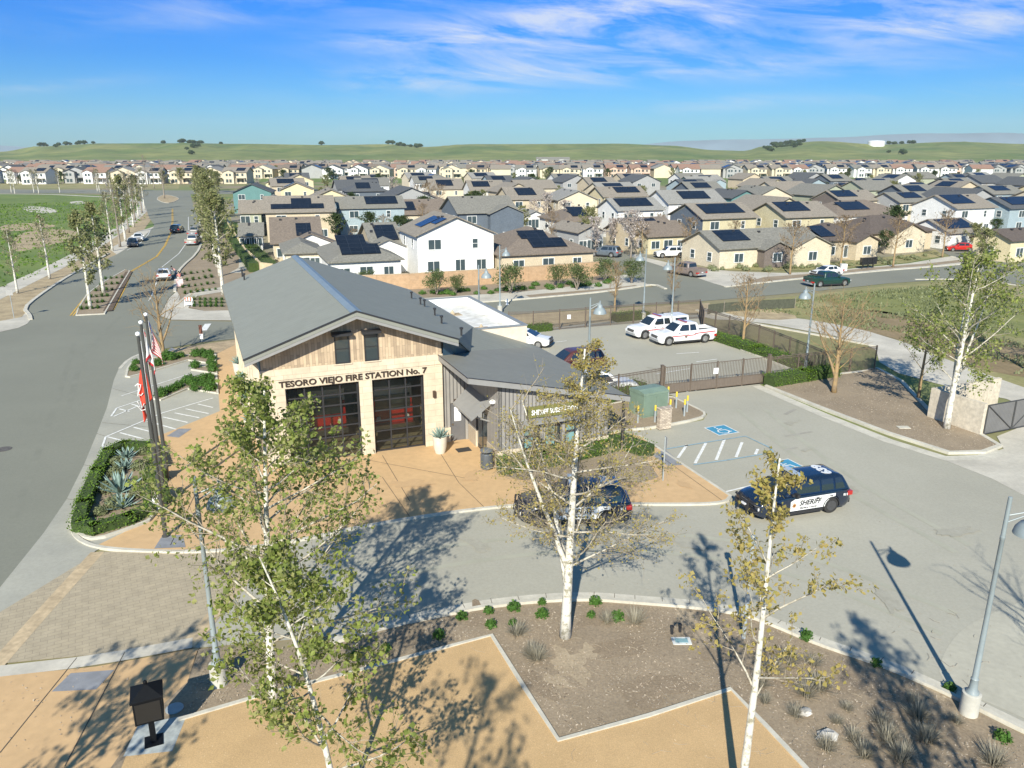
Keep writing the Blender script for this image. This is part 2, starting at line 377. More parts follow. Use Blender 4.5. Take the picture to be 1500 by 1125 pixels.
# ------------------------------------------------------------------ sky + sun
SUN_EL = R(32.7); SUND = Vector((-.168, -.986, 0)).normalized()   # direction towards the sun on the ground
def world():
    w = bpy.data.worlds.new('World'); sc.world = w; w.use_nodes = True
    t = w.node_tree; N = t.nodes; L = t.links; bg = N['Background']
    sky = N.new('ShaderNodeTexSky'); sky.sky_type = 'NISHITA'; sky.sun_disc = False
    sky.sun_elevation = SUN_EL; sky.sun_rotation = math.atan2(SUND.x, SUND.y)
    sky.air_density = 1.0; sky.dust_density = .3; sky.ozone_density = 3.0
    hs = N.new('ShaderNodeHueSaturation'); hs.inputs['Saturation'].default_value = 1.25; hs.inputs['Value'].default_value = 1.0
    L.new(sky.outputs[0], hs.inputs['Color'])
    tc = N.new('ShaderNodeTexCoord'); sp = N.new('ShaderNodeSeparateXYZ'); L.new(tc.outputs['Generated'], sp.inputs[0])
    def M(op, a, b=None, c=None):
        n = N.new('ShaderNodeMath'); n.operation = op
        for i, q in enumerate((a, b, c)):
            if q is None: continue
            if isinstance(q, (int, float)): n.inputs[i].default_value = q
            else: L.new(q, n.inputs[i])
        return n.outputs[0]
    X, Y, Z = sp.outputs
    tr = N.new('ShaderNodeValToRGB'); L.new(Z, tr.inputs[0]); el_ = tr.color_ramp.elements   # depth of the blue by elevation
    el_[0].position = 0; el_[0].color = (.17,.335,.48,1); el_[1].position = .75; el_[1].color = (.52,.68,.60,1)
    for p_, c_ in ((.03,(.135,.325,.50,1)),(.105,(.045,.26,.55,1)),(.18,(.022,.275,.62,1)),(.32,(.16,.40,.60,1))): e_ = el_.new(p_); e_.color = c_
    tm = N.new('ShaderNodeMix'); tm.data_type = 'RGBA'; tm.blend_type = 'MULTIPLY'; tm.inputs['Factor'].default_value = 1; L.new(hs.outputs[0], tm.inputs['A']); L.new(tr.outputs[0], tm.inputs['B'])
    az = M('DIVIDE', X, M('MAXIMUM', Y, .05)); el = M('DIVIDE', Z, M('MAXIMUM', Y, .05))
    cb = N.new('ShaderNodeCombineXYZ'); L.new(az, cb.inputs[0]); L.new(M('MULTIPLY', M('ADD', el, M('MULTIPLY', az, .10)), 6.5), cb.inputs[1])
    ns = N.new('ShaderNodeTexNoise'); ns.inputs['Scale'].default_value = 4.6; ns.inputs['Detail'].default_value = 10; ns.inputs['Roughness'].default_value = .66; ns.inputs['Distortion'].default_value = .5
    L.new(cb.outputs[0], ns.inputs['Vector'])
    # cloud banks: (azimuth, elevation, half width, half height, weight) in tangent units
    tot = None
    for (u, v, wu, wv, wt) in [(860,68,150,40,1.1),(640,65,120,16,1.0),(870,30,110,14,.9),(650,118,140,20,.75),(960,110,190,12,.6),(1340,50,180,24,1.35),(1290,8,200,14,1.05),(1060,40,30,10,.8),(420,25,260,20,.5),(1050,155,90,8,.5),(1420,135,140,8,.4),(1250,105,160,12,.45),(60,132,120,8,.35),(750,180,500,8,.15)]:
        a0 = (u-750)/1194; e0 = (225-v)/1194
        da = M('DIVIDE', M('SUBTRACT', az, a0), wu/1194); de = M('DIVIDE', M('SUBTRACT', M('ADD', el, M('MULTIPLY', M('SUBTRACT', az, a0), -.06)), e0), wv/1194)
        d2 = M('ADD', M('MULTIPLY', da, da), M('MULTIPLY', de, de))
        g = M('MULTIPLY', M('POWER', 2.718, M('MULTIPLY', d2, -.7)), wt)
        tot = g if tot is None else M('ADD', tot, g)
    nz = M('MULTIPLY', M('SUBTRACT', ns.outputs['Fac'], .41), 4.2)
    fac = M('MULTIPLY', M('MINIMUM', M('MAXIMUM', M('MULTIPLY', tot, nz), 0), 1), .72)
    mx = N.new('ShaderNodeMix'); mx.data_type = 'RGBA'; L.new(fac, mx.inputs['Factor']); L.new(tm.outputs['Result'], mx.inputs['A']); mx.inputs['B'].default_value = (3.75, 3.85, 3.95, 1)
    L.new(mx.outputs['Result'], bg.inputs['Color']); bg.inputs['Strength'].default_value = .15
world()
sun = bpy.data.lights.new('sun', 'SUN'); so = bpy.data.objects.new('sun', sun); COL.objects.link(so)
sun.energy = 4.9; sun.angle = R(.55); sun.color = (1, .955, .83)
d = Vector((SUND.x*math.cos(SUN_EL), SUND.y*math.cos(SUN_EL), math.sin(SUN_EL)))
so.rotation_euler = d.to_track_quat('Z', 'Y').to_euler(); so.location = d*200
sc.view_settings.view_transform = 'Standard'; sc.view_settings.look = 'None'; sc.view_settings.exposure = .62
sc.render.engine = 'CYCLES'

def haze():
    m = bpy.data.materials.new('haze'); m.use_nodes = True; t = m.node_tree; t.nodes.clear()
    v = t.nodes.new('ShaderNodeVolumePrincipled'); o_ = t.nodes.new('ShaderNodeOutputMaterial'); t.links.new(v.outputs[0], o_.inputs['Volume'])
    v.inputs['Color'].default_value = (.82,.90,1,1); v.inputs['Density'].default_value = .00005; v.inputs['Anisotropy'].default_value = 0
    mb = MB(); mb.box(-9600, 9600, -400, 10500, -7, 420); tag(mb.build('haze', m), 'thin pale haze lying over the plain', 'haze', kind='stuff')
haze()
# ================================================================== GROUND LAYOUT (traced on the flat ground)
Z1, Z2, Z3, Z4, Z5 = .010, .020, .030, .040, .050
# fields
sheet('field', [(-900,292),(-300,286),(0,287),(120,284),(205,290),(222,300),(216,318),(170,345),(100,385),(0,428),(-300,560),(-900,900)], Z1, M_grass, smooth=1)
sheet('dry_field', [(-900,262),(-100,262),(120,262),(262,262),(262,276),(100,276),(-900,278)], Z1, M_dryg)
sheet('bare_patch', [(30,303),(60,302),(88,308),(78,313),(40,311)], Z2, M_wconc, smooth=2)
sheet('bare_patch', [(98,296),(120,294),(130,297),(110,300)], Z2, M_wconc, smooth=2)
sheet('straw_patch', [(20,345),(60,335),(118,338),(112,350),(60,362),(15,372)], Z2, M_straw, smooth=2)
sheet('straw_patch', [(0,330),(40,326),(90,330),(60,336),(0,340)], Z2, M_straw, smooth=2)
sheet('verge', [(-900,960),(-300,590),(0,434),(107,386),(163,350),(196,322),(216,304),(214,300),(222,296),(224,318),(205,345),(171,373),(88,413),(45,455),(20,472),(-200,560),(-800,980)], Z2, M_straw)
ribbon('footpath', [(-500,700),(-200,530),(0,429),(107,379),(162,346),(190,325),(212,306),(206,296),(180,290),(120,287),(60,284),(-200,284)], 2.9, Z3, M_wconc)
# roads
sheet('road', [(-900,1800),(-300,1200),(-150,1050),(0,862),(64,782),(98,732),(123,682),(142,636),(157,597),(167,557),(174,541),(189,527),(213,516.5),(231,513),(295,502),(344,497),(420,490),(420,466),(339,471.5),(251,470),(232,464),(237,456),(247,437),(257,427),(259,403),(267,392),(288,373),(296,355),(291,320),(283,300),(279,284),(200,284),(212,300),(218,318),(226,330),(205,352),(171,373),(115,397),(88,413),(53,437),(35,453),(44,463),(45,469),(40,475),(27,481),(0,487),(-300,540),(-900,700)], Z3+.004, M_asph2)
sheet('street', [(400,492),(560,480),(744,462),(894,451),(1024,442),(1190,427.5),(1300,415.5),(1425,407),(1500,418),(1800,450),(2200,500),(2200,440),(1500,374),(1424,381),(1421,386),(1367,391),(1287,397),(1148,411),(1062,421),(943,421),(872,430),(751,441),(560,452),(400,467)], Z3+.006, M_asph2)
sheet('road', [(-600,283),(-600,277),(130,278),(280,279),(420,279.5),(420,284),(283,284.5),(130,283.5)], Z3+.002, M_asph2)
sheet('street', [(958,421),(905,395),(874,374),(820,352),(850,350),(925,376),(1000,400),(1062,421)], Z3+.008, M_asph2)
sheet('street', [(1424,381),(1393,376),(1375,366),(1300,350),(1330,346),(1430,362),(1530,368),(1800,380),(1800,400)], Z3+.008, M_asph2)
sheet('bus_bay', [(171,373),(205,352),(226,332),(200,340),(183,352),(160,365)], Z3+.008, M_wconc)
# verges by the side street and the right field
sheet('lawn', [(1040,447),(1190,431),(1300,419),(1425,411),(1560,432),(1900,480),(1900,640),(1500,580),(1420,545),(1330,500),(1250,480),(1150,462),(1080,458)], Z1, M_dryg)
sheet('lawn', [(1200,440),(1300,424),(1400,424),(1600,455),(1700,500),(1500,500),(1380,470),(1260,455)], Z2, mat('lawn_grass', (.23,.235,.075), 1, .2, .25, .4, col2=(.155,.175,.05), scale2=2.5), smooth=2)
sheet('brown_patch', [(1215,450),(1300,455),(1400,480),(1560,520),(1560,560),(1440,545),(1330,500),(1240,480)], Z2, M_brown, smooth=2)
sheet('dirt_path', [(1020,452),(1080,452),(1120,462),(1200,470),(1300,492),(1420,540),(1520,575),(1700,640),(1700,700),(1500,590),(1400,570),(1290,540),(1282,506),(1210,490),(1100,470),(1030,468)], Z3, M_wconc, smooth=1)
sheet('straw_patch', [(1050,452),(1120,452),(1180,466),(1130,470),(1070,462)], Z4, M_straw, smooth=1)
sheet('verge', [(744,462),(894,452),(1040,444),(1030,468),(1020,462),(894,476),(781,486),(700,492),(600,480)], Z1+.005, M_straw)
# yard behind the gate
sheet('yard', [(760,486),(900,470),(1024,461),(1050,500),(1176,548),(1122,562),(975,578),(905,590),(860,620),(760,600),(640,560),(640,500)], Z3, M_asph)
# left parking band
sheet('parking_bay', [(-900,1800),(-300,1200),(-150,1050),(0,862),(64,782),(98,732),(123,682),(142,636),(157,597),(167,557),(174,541),(189,527),(213,516.5),(231,513),(260,515),(318,515),(330,602),(318,630),(232,645),(240,720),(230,770),(140,808),(0,970),(-160,1170),(-900,2000)], Z3+.009, M_conc)
# tan plaza around the station
sheet('plaza', [(245,520),(344,499),(560,484),(700,470),(790,540),(905,590),(930,628),(905,632),(937,640),(1000,682),(1069,727),(1060,737),(1000,739),(900,738),(800,738),(740,741),(640,753),(520,773),(420,796),(330,807),(262,809),(180,807),(140,801),(200,772),(236,748),(231,640),(322,603),(316,515)], Z4, M_tan)
sheet('sand_verge', [(232,519),(250,512),(344,498),(344,506),(316,520),(252,523)], Z4+.006, M_soil2)
# pavers
M_pav = brickmat('pavers', (.42,.35,.24), (.395,.33,.23), (.31,.26,.185), .42, .21, axes='xy', rot=R(-28), msize=.012)
sheet('driveway', [(146,809),(262,812),(330,810),(395,801),(298,921),(272,949),(140,960),(8,973),(-150,990)], Z4, M_pav)
ribbon('driveway_edge', [(-60,1040),(0,970),(60,902),(143,810)], .55, Z4+.004, mat('tan_band', (.52,.40,.25), .85, .08, 1, scale2=6), n=0)
ribbon('driveway_edge', [(274,948),(298,921),(395,801)], .55, Z4+.004, MATS['tan_band'], n=0)
# drive loop and front lot asphalt
sheet('drive', [(395,800),(420,796),(520,773),(640,753),(740,741),(800,738),(900,738),(1000,739),(1060,737),(1069,727),(1000,682),(937,640),(905,632),(960,629),(1030,616),(1036,607),(1020,598),(985,580),(975,577),(1122,560),(1113,564),(1205,604),(1300,643),(1384,675),(1453,702),(1600,780),(2100,1000),(2100,1300),(1500,1062),(1380,1003),(1290,964),(1200,935),(1140,909),(1090,890),(1010,880),(930,876),(800,873),(640,893),(485,933),(290,950),(274,949)], Z3, M_asph)
sheet('concrete_apron', [(1384,675),(1395,670),(1440,668),(1470,658),(1460,640),(1560,600),(1900,700),(2100,1000),(1600,780),(1453,702)], Z3+.006, M_wconc)
sheet('dusty_patch', [(1372,1000),(1380,960),(1405,925),(1440,905),(1500,880),(1560,860),(1700,850),(1900,1000),(1700,1150),(1500,1052)], Z3+.006, mat('dusty', (.455,.43,.345), .95, .1, .35, col2=(.395,.372,.30), scale2=5, grain=.08), smooth=2)
# lower white gutter / drive kerb
KERBL = [(-150,1001),(0,985),(140,970),(282,944),(330,946),(400,951),(485,938),(560,915),(640,898),(720,883),(800,875),(870,873),(930,878),(1010,884),(1090,895),(1140,914),(1200,940),(1290,969),(1380,1008),(1500,1066),(1800,1210)]
ribbon('gutter', [(-150,1001),(0,985),(140,969),(282,943)], .62, Z4+.008, M_wconc, n=1)
ribbon('gutter', KERBL[6:], .42, Z4+.008, M_kerb, n=2)
ribbon('kerb', [(485,945)]+[(u, v+7) for u, v in KERBL[7:]], .16, 0, M_kerb, h=.15, n=2)
# foreground tan walk and gravel
sheet('footpath', [(-400,1012),(0,992),(140,978),(240,960),(292,950),(275,1000),(205,1065),(160,1130),(60,1300),(-400,1400)], Z4, M_tan)
sheet('tree_bed', [(290,952),(330,950),(400,957),(485,944),(560,924),(640,906),(720,891),(800,883),(870,881),(930,885),(1010,891),(1090,903),(1140,922),(1200,948),(1290,977),(1380,1017),(1500,1078),(1800,1220),(1800,1700),(1200,1700),(-100,1700),(60,1300),(160,1130),(205,1065),(275,1000)], Z3+.01, M_soil, smooth=0)
sheet('gravel_court', [(272,1052),(380,1022),(520,987),(640,955),(720,934),(768,1010),(818,1087),(950,1050),(1070,1012),(1120,1065),(1180,1130),(1240,1210),(1300,1400),(900,1700),(60,1600),(150,1200),(185,1110)], Z5+.01, M_dg)
ribbon('edging', [(262,1057),(380,1022),(520,986),(640,954),(720,933),(768,1010),(818,1087),(950,1051),(1070,1012),(1120,1064),(1180,1128),(1260,1230)], .14, Z5, M_kerb, h=.05, n=0)
sheet('litter_pad', [(203,1064),(274,1050),(253,1103),(181,1111)], Z5+.014, mat('pad_concrete', (.40,.43,.42), .9, .08, 2, scale2=6))
_pr = random.Random(21); _pk = [0]
def patch(u, v, r, m, squash=.55, name='bare_patch'):
    c = G(u, v); n = 34; off = _pr.uniform(0, 50); a0 = _pr.uniform(0, 3.1); pts = []
    for i in range(n):
        t = i*2*math.pi/n; k = r*(1+.75*mnoise.noise(Vector((math.cos(t)*1.3+off, math.sin(t)*1.3, 0)))+.35*mnoise.noise(Vector((math.cos(t)*4+off, math.sin(t)*4, 5))))
        x, y = k*math.cos(t), k*squash*math.sin(t); pts.append((c.x+x*math.cos(a0)-y*math.sin(a0), c.y+x*math.sin(a0)+y*math.cos(a0)))
    _pk[0] += 1; sheet(name, pts, Z4+.004+_pk[0]*.0004, m, world=True)
M_p1 = mat('pale_soil', (.41,.325,.22), 1, .2, 1.2, .4, col2=(.33,.26,.175), scale2=14); M_p2 = mat('dry_litter', (.28,.215,.145), 1, .25, 2, .4, col2=(.235,.18,.12), scale2=16)
for q in ((835,975,.85),(862,958,.5),(815,1000,.5),(1005,905,.6),(1030,930,.45),(1370,1015,.5),(560,945,.5)): patch(*q, M_p1)
for q in ((870,905,.7),(905,950,.9),(1130,965,.8),(700,905,.8),(1300,1040,1.1),(950,1015,1.2),(1150,1010,.7),(785,1005,.7),(1240,1000,1.0),(1400,1080,.9),(600,930,.7),(1050,960,.6)): patch(*q, M_p2)
sheet('footpath_pad', [(104,988),(168,983),(141,1012),(76,1015)], Z5, M_pad)
sheet('footpath_pad', [(238,786),(268,785),(272,803),(226,805)], Z5, M_pad)
sheet('footpath_pad', [(279,643),(237,655),(262,660),(250,640)][0:0] or [(244,640),(262,629),(281,629),(262,642)], Z5, M_pad)
sheet('footpath_pad', [(953,666),(975,660),(1001,682),(978,684)], Z5, M_pad)
sheet('footpath_pad', [(238,519),(252,510),(258,513),(244,517)], Z5, M_pad)
for a, b in (((113,965),(0,1105)),((183,957),(95,1125)),((645,665),(672,708)),((672,708),(710,745)),((350,640),(700,705)),((560,700),(600,758)),((310,700),(420,712)),((322,650),(250,800)),((940,650),(1060,736)),((600,735),(560,668))):
    ribbon('joint', [a, b], .03, Z5, M_dark, n=0)
# raised beds
def bed(name, pts, m, h=.12, kw=.15, kerb=True, sm=1):
    P = [G(u, v) for u, v in pts]
    o = sheet(name, [(p.x, p.y) for p in P], h, m, world=True, smooth=sm)
    if kerb:
        ribbon('kerb', [(p.x, p.y) for p in P], kw, 0, M_kerb, h=h+.03, n=sm, closed=True, world=True)
BED1 = [(106,768),(120,738),(141,690),(156,662),(180,652),(229,655),(237,725),(226,762),(192,776),(142,793),(118,788)]
bed('flower_bed', BED1, M_soil, sm=1)
ribbon('kerb', [(104,762),(106,780),(116,793),(138,803),(180,808),(262,811),(330,809),(420,798),(520,775),(640,755),(740,743),(800,740),(900,740),(1000,741),(1062,739),(1071,728)], .18, 0, M_kerb, h=.12, n=2)
ribbon('kerb', [(1071,728),(1000,681),(937,639)], .15, 0, M_kerb, h=.06, n=0)
bed('planting_strip', [(185,553),(188,540),(196,530),(240,524),(252,522),(316,521),(316,535),(276,529),(227,544),(190,554)], M_soil, sm=0)
bed('planting_strip', [(284,542),(316,536),(318,549),(281,543)], M_soil, sm=0)
bed('planting_strip', [(224,586),(252,572),(268,566),(281,556),(304,551),(317,551),(319,578),(275,571),(235,588)], M_soil, sm=0)
bed('median', [(112,463),(153,461),(172,428),(190,398),(184,396),(149,416),(128,432),(115,453)], M_soil, sm=0)
ribbon('median_drain', [(158,457),(172,430),(189,399)], .9, .13, mat('drain_brown', (.13,.09,.06), 1, .2, 2), n=0)
bed('median', [(228,291),(240,285),(256,288),(264,292),(250,298),(238,297)], M_straw, sm=1)
bed('island_bed', [(905,633),(880,640),(860,600),(905,592),(975,579),(1020,600),(1034,608),(1026,615),(960,628)], M_soil, sm=1)
bed('corner_bed', [(1123,567),(1176,555),(1215,551),(1255,547),(1284,541),(1320,560),(1363,606),(1437,639),(1464,655),(1440,664),(1390,665),(1300,636),(1200,598)], M_soil, kw=.3, sm=0)
bed('front_bed', [(733,696),(733,683),(800,672),(903,650),(940,664),(965,700),(940,708),(860,706),(760,704)], M_soil, kerb=False, h=.05, sm=0)
# pavement and verge on far side of the side street / on the corner of the big road
sheet('pavement', [(339,470),(251,469),(233,463),(238,456),(248,437),(259,427),(264,435),(262,441),(280,428),(325,421),(340,421),(340,427),(325,428),(290,434),(280,441),(276,452),(300,456),(339,455)], Z4+.01, M_wconc)
sheet('mulch_verge', [(259,404),(268,392),(290,373),(297,355),(292,320),(300,318),(380,360),(384,400),(340,421),(325,421),(280,428),(262,440),(257,427)], Z2, M_soil)
sheet('mulch_verge', [(277,451),(280,441),(292,434),(325,428),(345,428),(345,455),(300,456)], Z4+.012, M_soil)
ribbon('footpath', [(345,400),(362,390),(350,355),(338,335),(322,310),(310,295)], 1.6, Z4, M_wconc, n=1)
sheet('pavement', [(430,446),(560,430),(700,424),(870,414),(900,405),(930,400),(958,412),(943,420),(887,430),(751,440),(600,452)], Z2, M_wconc)
sheet('mulch_verge', [(440,440),(560,424),(700,418),(872,405),(890,400),(900,406),(870,416),(760,428),(600,438)], Z4, M_soil)
sheet('mulch_verge', [(770,433),(800,430),(880,424),(930,418),(940,420),(887,428),(780,437)], Z4, M_soil)
ribbon('kerb', [(600,450),(751,440.5),(872,429.5),(930,421.5),(958,417),(975,424)], .4, 0, M_kerb, h=.16, n=1)
sheet('pavement', [(1062,420),(1148,410.5),(1287,396.5),(1367,390.5),(1421,385.5),(1424,380.5),(1393,375.5),(1383,377),(1330,386),(1200,398),(1150,400),(1080,398),(1010,392),(940,376),(930,372),(920,374),(1000,402)], Z2, M_wconc)
sheet('mulch_verge', [(1080,417),(1160,408),(1290,394.5),(1367,388.8),(1416,383.5),(1405,381),(1360,386),(1280,392),(1180,402),(1120,406)], Z4, M_soil)
sheet('front_gardens', [(1040,395),(1120,397),(1200,396),(1330,385),(1383,375),(1370,366),(1340,372),(1200,388),(1180,375),(1040,380)], Z4, M_dryg)
ribbon('kerb', [(1062,421),(1148,411.5),(1287,397.5),(1367,391.5),(1420,386.5),(1426,381),(1393,376.5)], .4, 0, M_kerb, h=.16, n=1)
ribbon('kerb', [(45,469),(44,463),(35,453),(53,437),(88,413),(115,397),(160,372)], .35, 0, M_kerb, h=.16, n=1)
sheet('pavement', [(-300,540),(0,487),(27,481),(40,475),(45,469),(44,463),(38,458),(32,465),(0,471),(-300,520)], Z4+.012, M_wconc)
ribbon('kerb', [(256,428),(258,405),(266,392),(288,373),(296,356),(292,322)], .35, 0, M_kerb, h=.16, n=1)
ribbon('kerb', [(213,516),(189,526),(176,540)], .25, Z4, M_kerb, h=.01, n=1)
ribbon('kerb', [(1340,410),(1425,409),(1500,420),(1700,445)], .3, 0, M_kerb, h=.12, n=0)
ribbon('gutter', [(1108,566),(1205,608),(1300,646),(1384,672),(1440,671),(1468,662)], .75, Z4, M_kerb, n=0)
ribbon('edging', [(1046,497),(1110,522),(1176,549)], .25, 0, M_kerb, h=.1, n=0)
ribbon('edging', [(1020,455),(1100,474),(1211,494),(1284,508)], .3, 0, M_kerb, h=.12, n=0)
# painted markings
def mark(pts, w, m=M_white, z=Z5+.006, n=0, name='marking'): ribbon(name, pts, w, z, m, n=n)
for off in (0, 4):
    mark([(103+off,463),(128+off*.9,431.5),(150,415+off*.3),(184,396-off*.3)], .14, M_yellow)
    mark([(162+off,455),(178+off,425),(191+off*.6,398),(229+off*.4,376),(241+off*.4,360),(250+off*.4,340),(252+off*.4,325),(252+off*.3,306)], .14, M_yellow)
mark([(237,392),(262,372),(272,358),(276,345),(276,330),(276,318)], .12); mark([(234,400),(229,415),(222,435),(218,441)], .12)
mark([(186,367),(205,357),(217,344),(220,338)], .12)
mark([(298,485),(305,475)], .6)
mark([(178,581),(282,547)], .10, name='stall_line')
for pts in ([(163,611),(171,599),(215,584),(216,590),(167,611)], [(193,593),(210,598)], [(175,600),(190,604)],
            [(146,668),(155,641),(238,606),(312,584)], [(290,593),(312,598)], [(272,600),(306,607)], [(256,606),(292,613)], [(239,612),(275,620)], [(216,618),(258,630)], [(196,627),(230,636)], [(176,635),(210,644)], [(157,641),(185,648)], [(154,655),(168,657)]):
    mark(pts, .12, name='stall_line')
for pts in ([(993,672),(1006,653)],[(1018,680),(1034,650)],[(1049,675),(1061,645)],[(1078,671),(1087,649)],[(1106,667),(1110,659)]): mark(pts, .16, name='stall_line')
for pts in ([(975,659),(1035,649),(1092,640),(1128,657)],[(1016,682),(1060,676),(1132,664)],[(1128,656),(1132,664)]): mark(pts, .13, M_blue, name='stall_line')
mark([(1062,722),(1104,712)], .12, name='stall_line')
for pts in ([(991,519),(1024,517)],[(1020,531),(1050,527)],[(960,549),(1010,541)],[(790,505),(830,500)]): mark(pts, .12, name='stall_line')
for q in range(9):
    mark([(1000+q*12,573-q*1.9),(1008+q*12,575-q*1.9)], .09, name='marking')
M_st1 = mat('asphalt_stain', (.325,.305,.245), .9, .1, 1.5, col2=(.37,.35,.285), scale2=8, grain=.08); M_st2 = mat('paving_stain', (.49,.325,.17), .9, .06, 1.5, col2=(.53,.35,.185), scale2=6, grain=.06)
for q in ((1160,620,.6),(1240,720,.9),(1010,800,.7),(700,800,.9),(1120,840,.6),(1300,880,.8),(1180,660,.4),(960,540,.6),(880,520,.7),(1060,530,.5),(560,830,.5),(1400,780,.9)): patch(*q, M_st1, .4, 'stain')
for q in ((600,710,.9),(690,700,.7),(420,760,.9),(300,720,.8),(1000,710,.5),(500,740,.8)): patch(*q, M_st2, .5, 'stain')
# accessible-parking emblems
def emblem(u, v, s, ang):
    c = G(u, v); M = Matrix.Translation(c) @ Matrix.Rotation(ang, 4, 'Z') @ Matrix.Scale(s, 4)
    def f(pts, z): return [((M @ Vector((a, b, 0))).x, (M @ Vector((a, b, 0))).y) for a, b in pts]
    sheet('parking_emblem', f([(-.75,-.75),(.75,-.75),(.75,.75),(-.75,.75)], 0), Z5, M_white, world=True)
    sheet('parking_emblem', f([(-.68,-.68),(.68,-.68),(.68,.68),(-.68,.68)], 0), Z5+.004, M_dblue, world=True)
    def rb(pts, w): ribbon('parking_emblem', f(pts, 0), w*s, Z5+.008, M_white, n=0, world=True)
    rb([(-.12,.35),(-.08,-.02),(.22,-.02),(.34,-.42),(.45,-.38)], .11); rb([(-.1,.18),(.16,.18)], .08)
    ring = [(-.05+.33*math.cos(t*.5), -.25+.33*math.sin(t*.5)) for t in range(4, 13)]
    rb(ring, .08); rb([(-.12,.45),(-.12,.56)], .13)
emblem(1057, 631, 1.0, R(22)); emblem(1152, 683, 1.0, R(22))
# skid marks and stains on the drive, manhole
for pts, w in (([(1150,640),(1190,633)],.2),([(1150,608),(1165,600)],.25),([(1150,660),(1168,656)],.2),([(860,800),(880,796)],.1)):
    ribbon('tyre_mark', pts, w, Z4, M_asphpatch, n=0)
mbm = MB(); mbm.lathe([(.42,0),(.42,.012),(.001,.012)], 20); q = mbm.build('manhole_cover', mat('iron', (.12,.11,.10), .8, .2, 8)); q.location = G(5, 658, Z4); tag(q, 'round iron manhole cover set in the grey road at the left', 'manhole cover')

# ================================================================== FIRE STATION
A = R(22); K = H/15.0
M_stone = brickmat('stone_veneer', (.66,.56,.42), (.58,.485,.36), (.42,.35,.26), .9, .36, axes='xz', msize=.010)
M_stoney = brickmat('stone_veneer_side', (.66,.56,.42), (.58,.485,.36), (.42,.35,.26), .9, .36, axes='yz', msize=.010)
M_wood = brickmat('wood_boards', (.56,.43,.29), (.33,.25,.17), (.17,.13,.10), 1.1, .155, axes='zx', msize=.006, bias=-.1)
M_roof = stripes('metal_roof', (.235,.24,.205), (.18,.18,.155), 1, 2.3, rough=.75, metal=.0, width=.08, bump=.5, var=.03)
M_roofs = stripes('metal_roof_shed', (.24,.235,.20), (.16,.155,.135), 1, 3.2, rough=.7, width=.16, bump=.9, var=.03)
M_fascia = mat('fascia_metal', (.27,.265,.255), .5, .04, 2)
M_darkm = mat('dark_metal', (.03,.03,.033), .45, .05, 3)
M_corr = stripes('corrugated_cladding', (.30,.285,.265), (.12,.115,.11), 0, 4.6, rough=.5, width=.35, bump=1.0)
M_corry = stripes('corrugated_cladding_side', (.30,.285,.265), (.12,.115,.11), 1, 4.6, rough=.5, width=.35, bump=1.0)
M_soffit = mat('soffit', (.22,.20,.18), .7, .08, 3)
M_cream = mat('cream_stucco', (.66,.56,.45), .9, .05, 2)
M_membrane = mat('roof_membrane', (.80,.79,.76), .7, .06, .6, col2=(.60,.57,.50), scale2=2)
M_memb2 = mat('parapet_white', (.84,.84,.83), .6, .03, 2)
M_bglass = glass('bay_glass', (.055,.06,.055), .06)
M_wglass = glass('window_glass', (.03,.045,.05), .05)
M_blind = mat('blind_teal', (.19,.33,.33), .4, .08, 2, coat=.6)
def kv(p): return tuple(c*K for c in p)
st = thing('fire_station', 'fire station with long grey metal gable roof, weathered board gable and two glazed bay doors', 'fire station', (0,0,0), A)
# walls: stone front with two bay openings, built as piers and lintels so the doors sit in real openings
FV = 37.9
mb = MB()
for x0, x1 in ((2.35,3.4),(7.0,7.66),(10.36,11.38)): mb.box(x0*K, x1*K, FV*K, (FV+.45)*K, 0, 4.02*K)
mb.box(2.35*K, 11.38*K, FV*K, (FV+.45)*K, 4.02*K, 4.5*K)
mb.box(2.32*K, 11.42*K, (FV-.04)*K, (FV+.45)*K, 4.505*K, 5.04*K)
mb.build('stone_front', M_stone, st)
mb = MB(); mb.box(2.35*K, 2.6*K, (FV+.455)*K, 59.6*K, 0, 6.0*K); mb.box(11.15*K, 11.38*K, (FV+.455)*K, 59.6*K, 0, 5.8*K)
mb.box(2.6*K, 11.1*K, 59.35*K, 59.6*K, 0, 6.0*K)
mb.build('side_wall', M_stoney, st)
# gable boards
mb = MB(); prof = [(2.36,5.045),(11.36,5.045),(11.36,5.96),(6.9,7.50),(2.36,5.90)]
mb.prism([(a*K, b*K) for a, b in prof], (FV+.0)*K, (FV+.4)*K, 'y')
mb.build('board_gable', M_wood, st)
mb = MB(); mb.prism([(a*K, b*K) for a, b in [(2.4,5.0),(11.36,5.0),(11.36,5.96),(6.9,7.5),(2.4,5.9)]], 59.65*K, 59.8*K, 'y'); mb.build('rear_gable', M_wood, st)
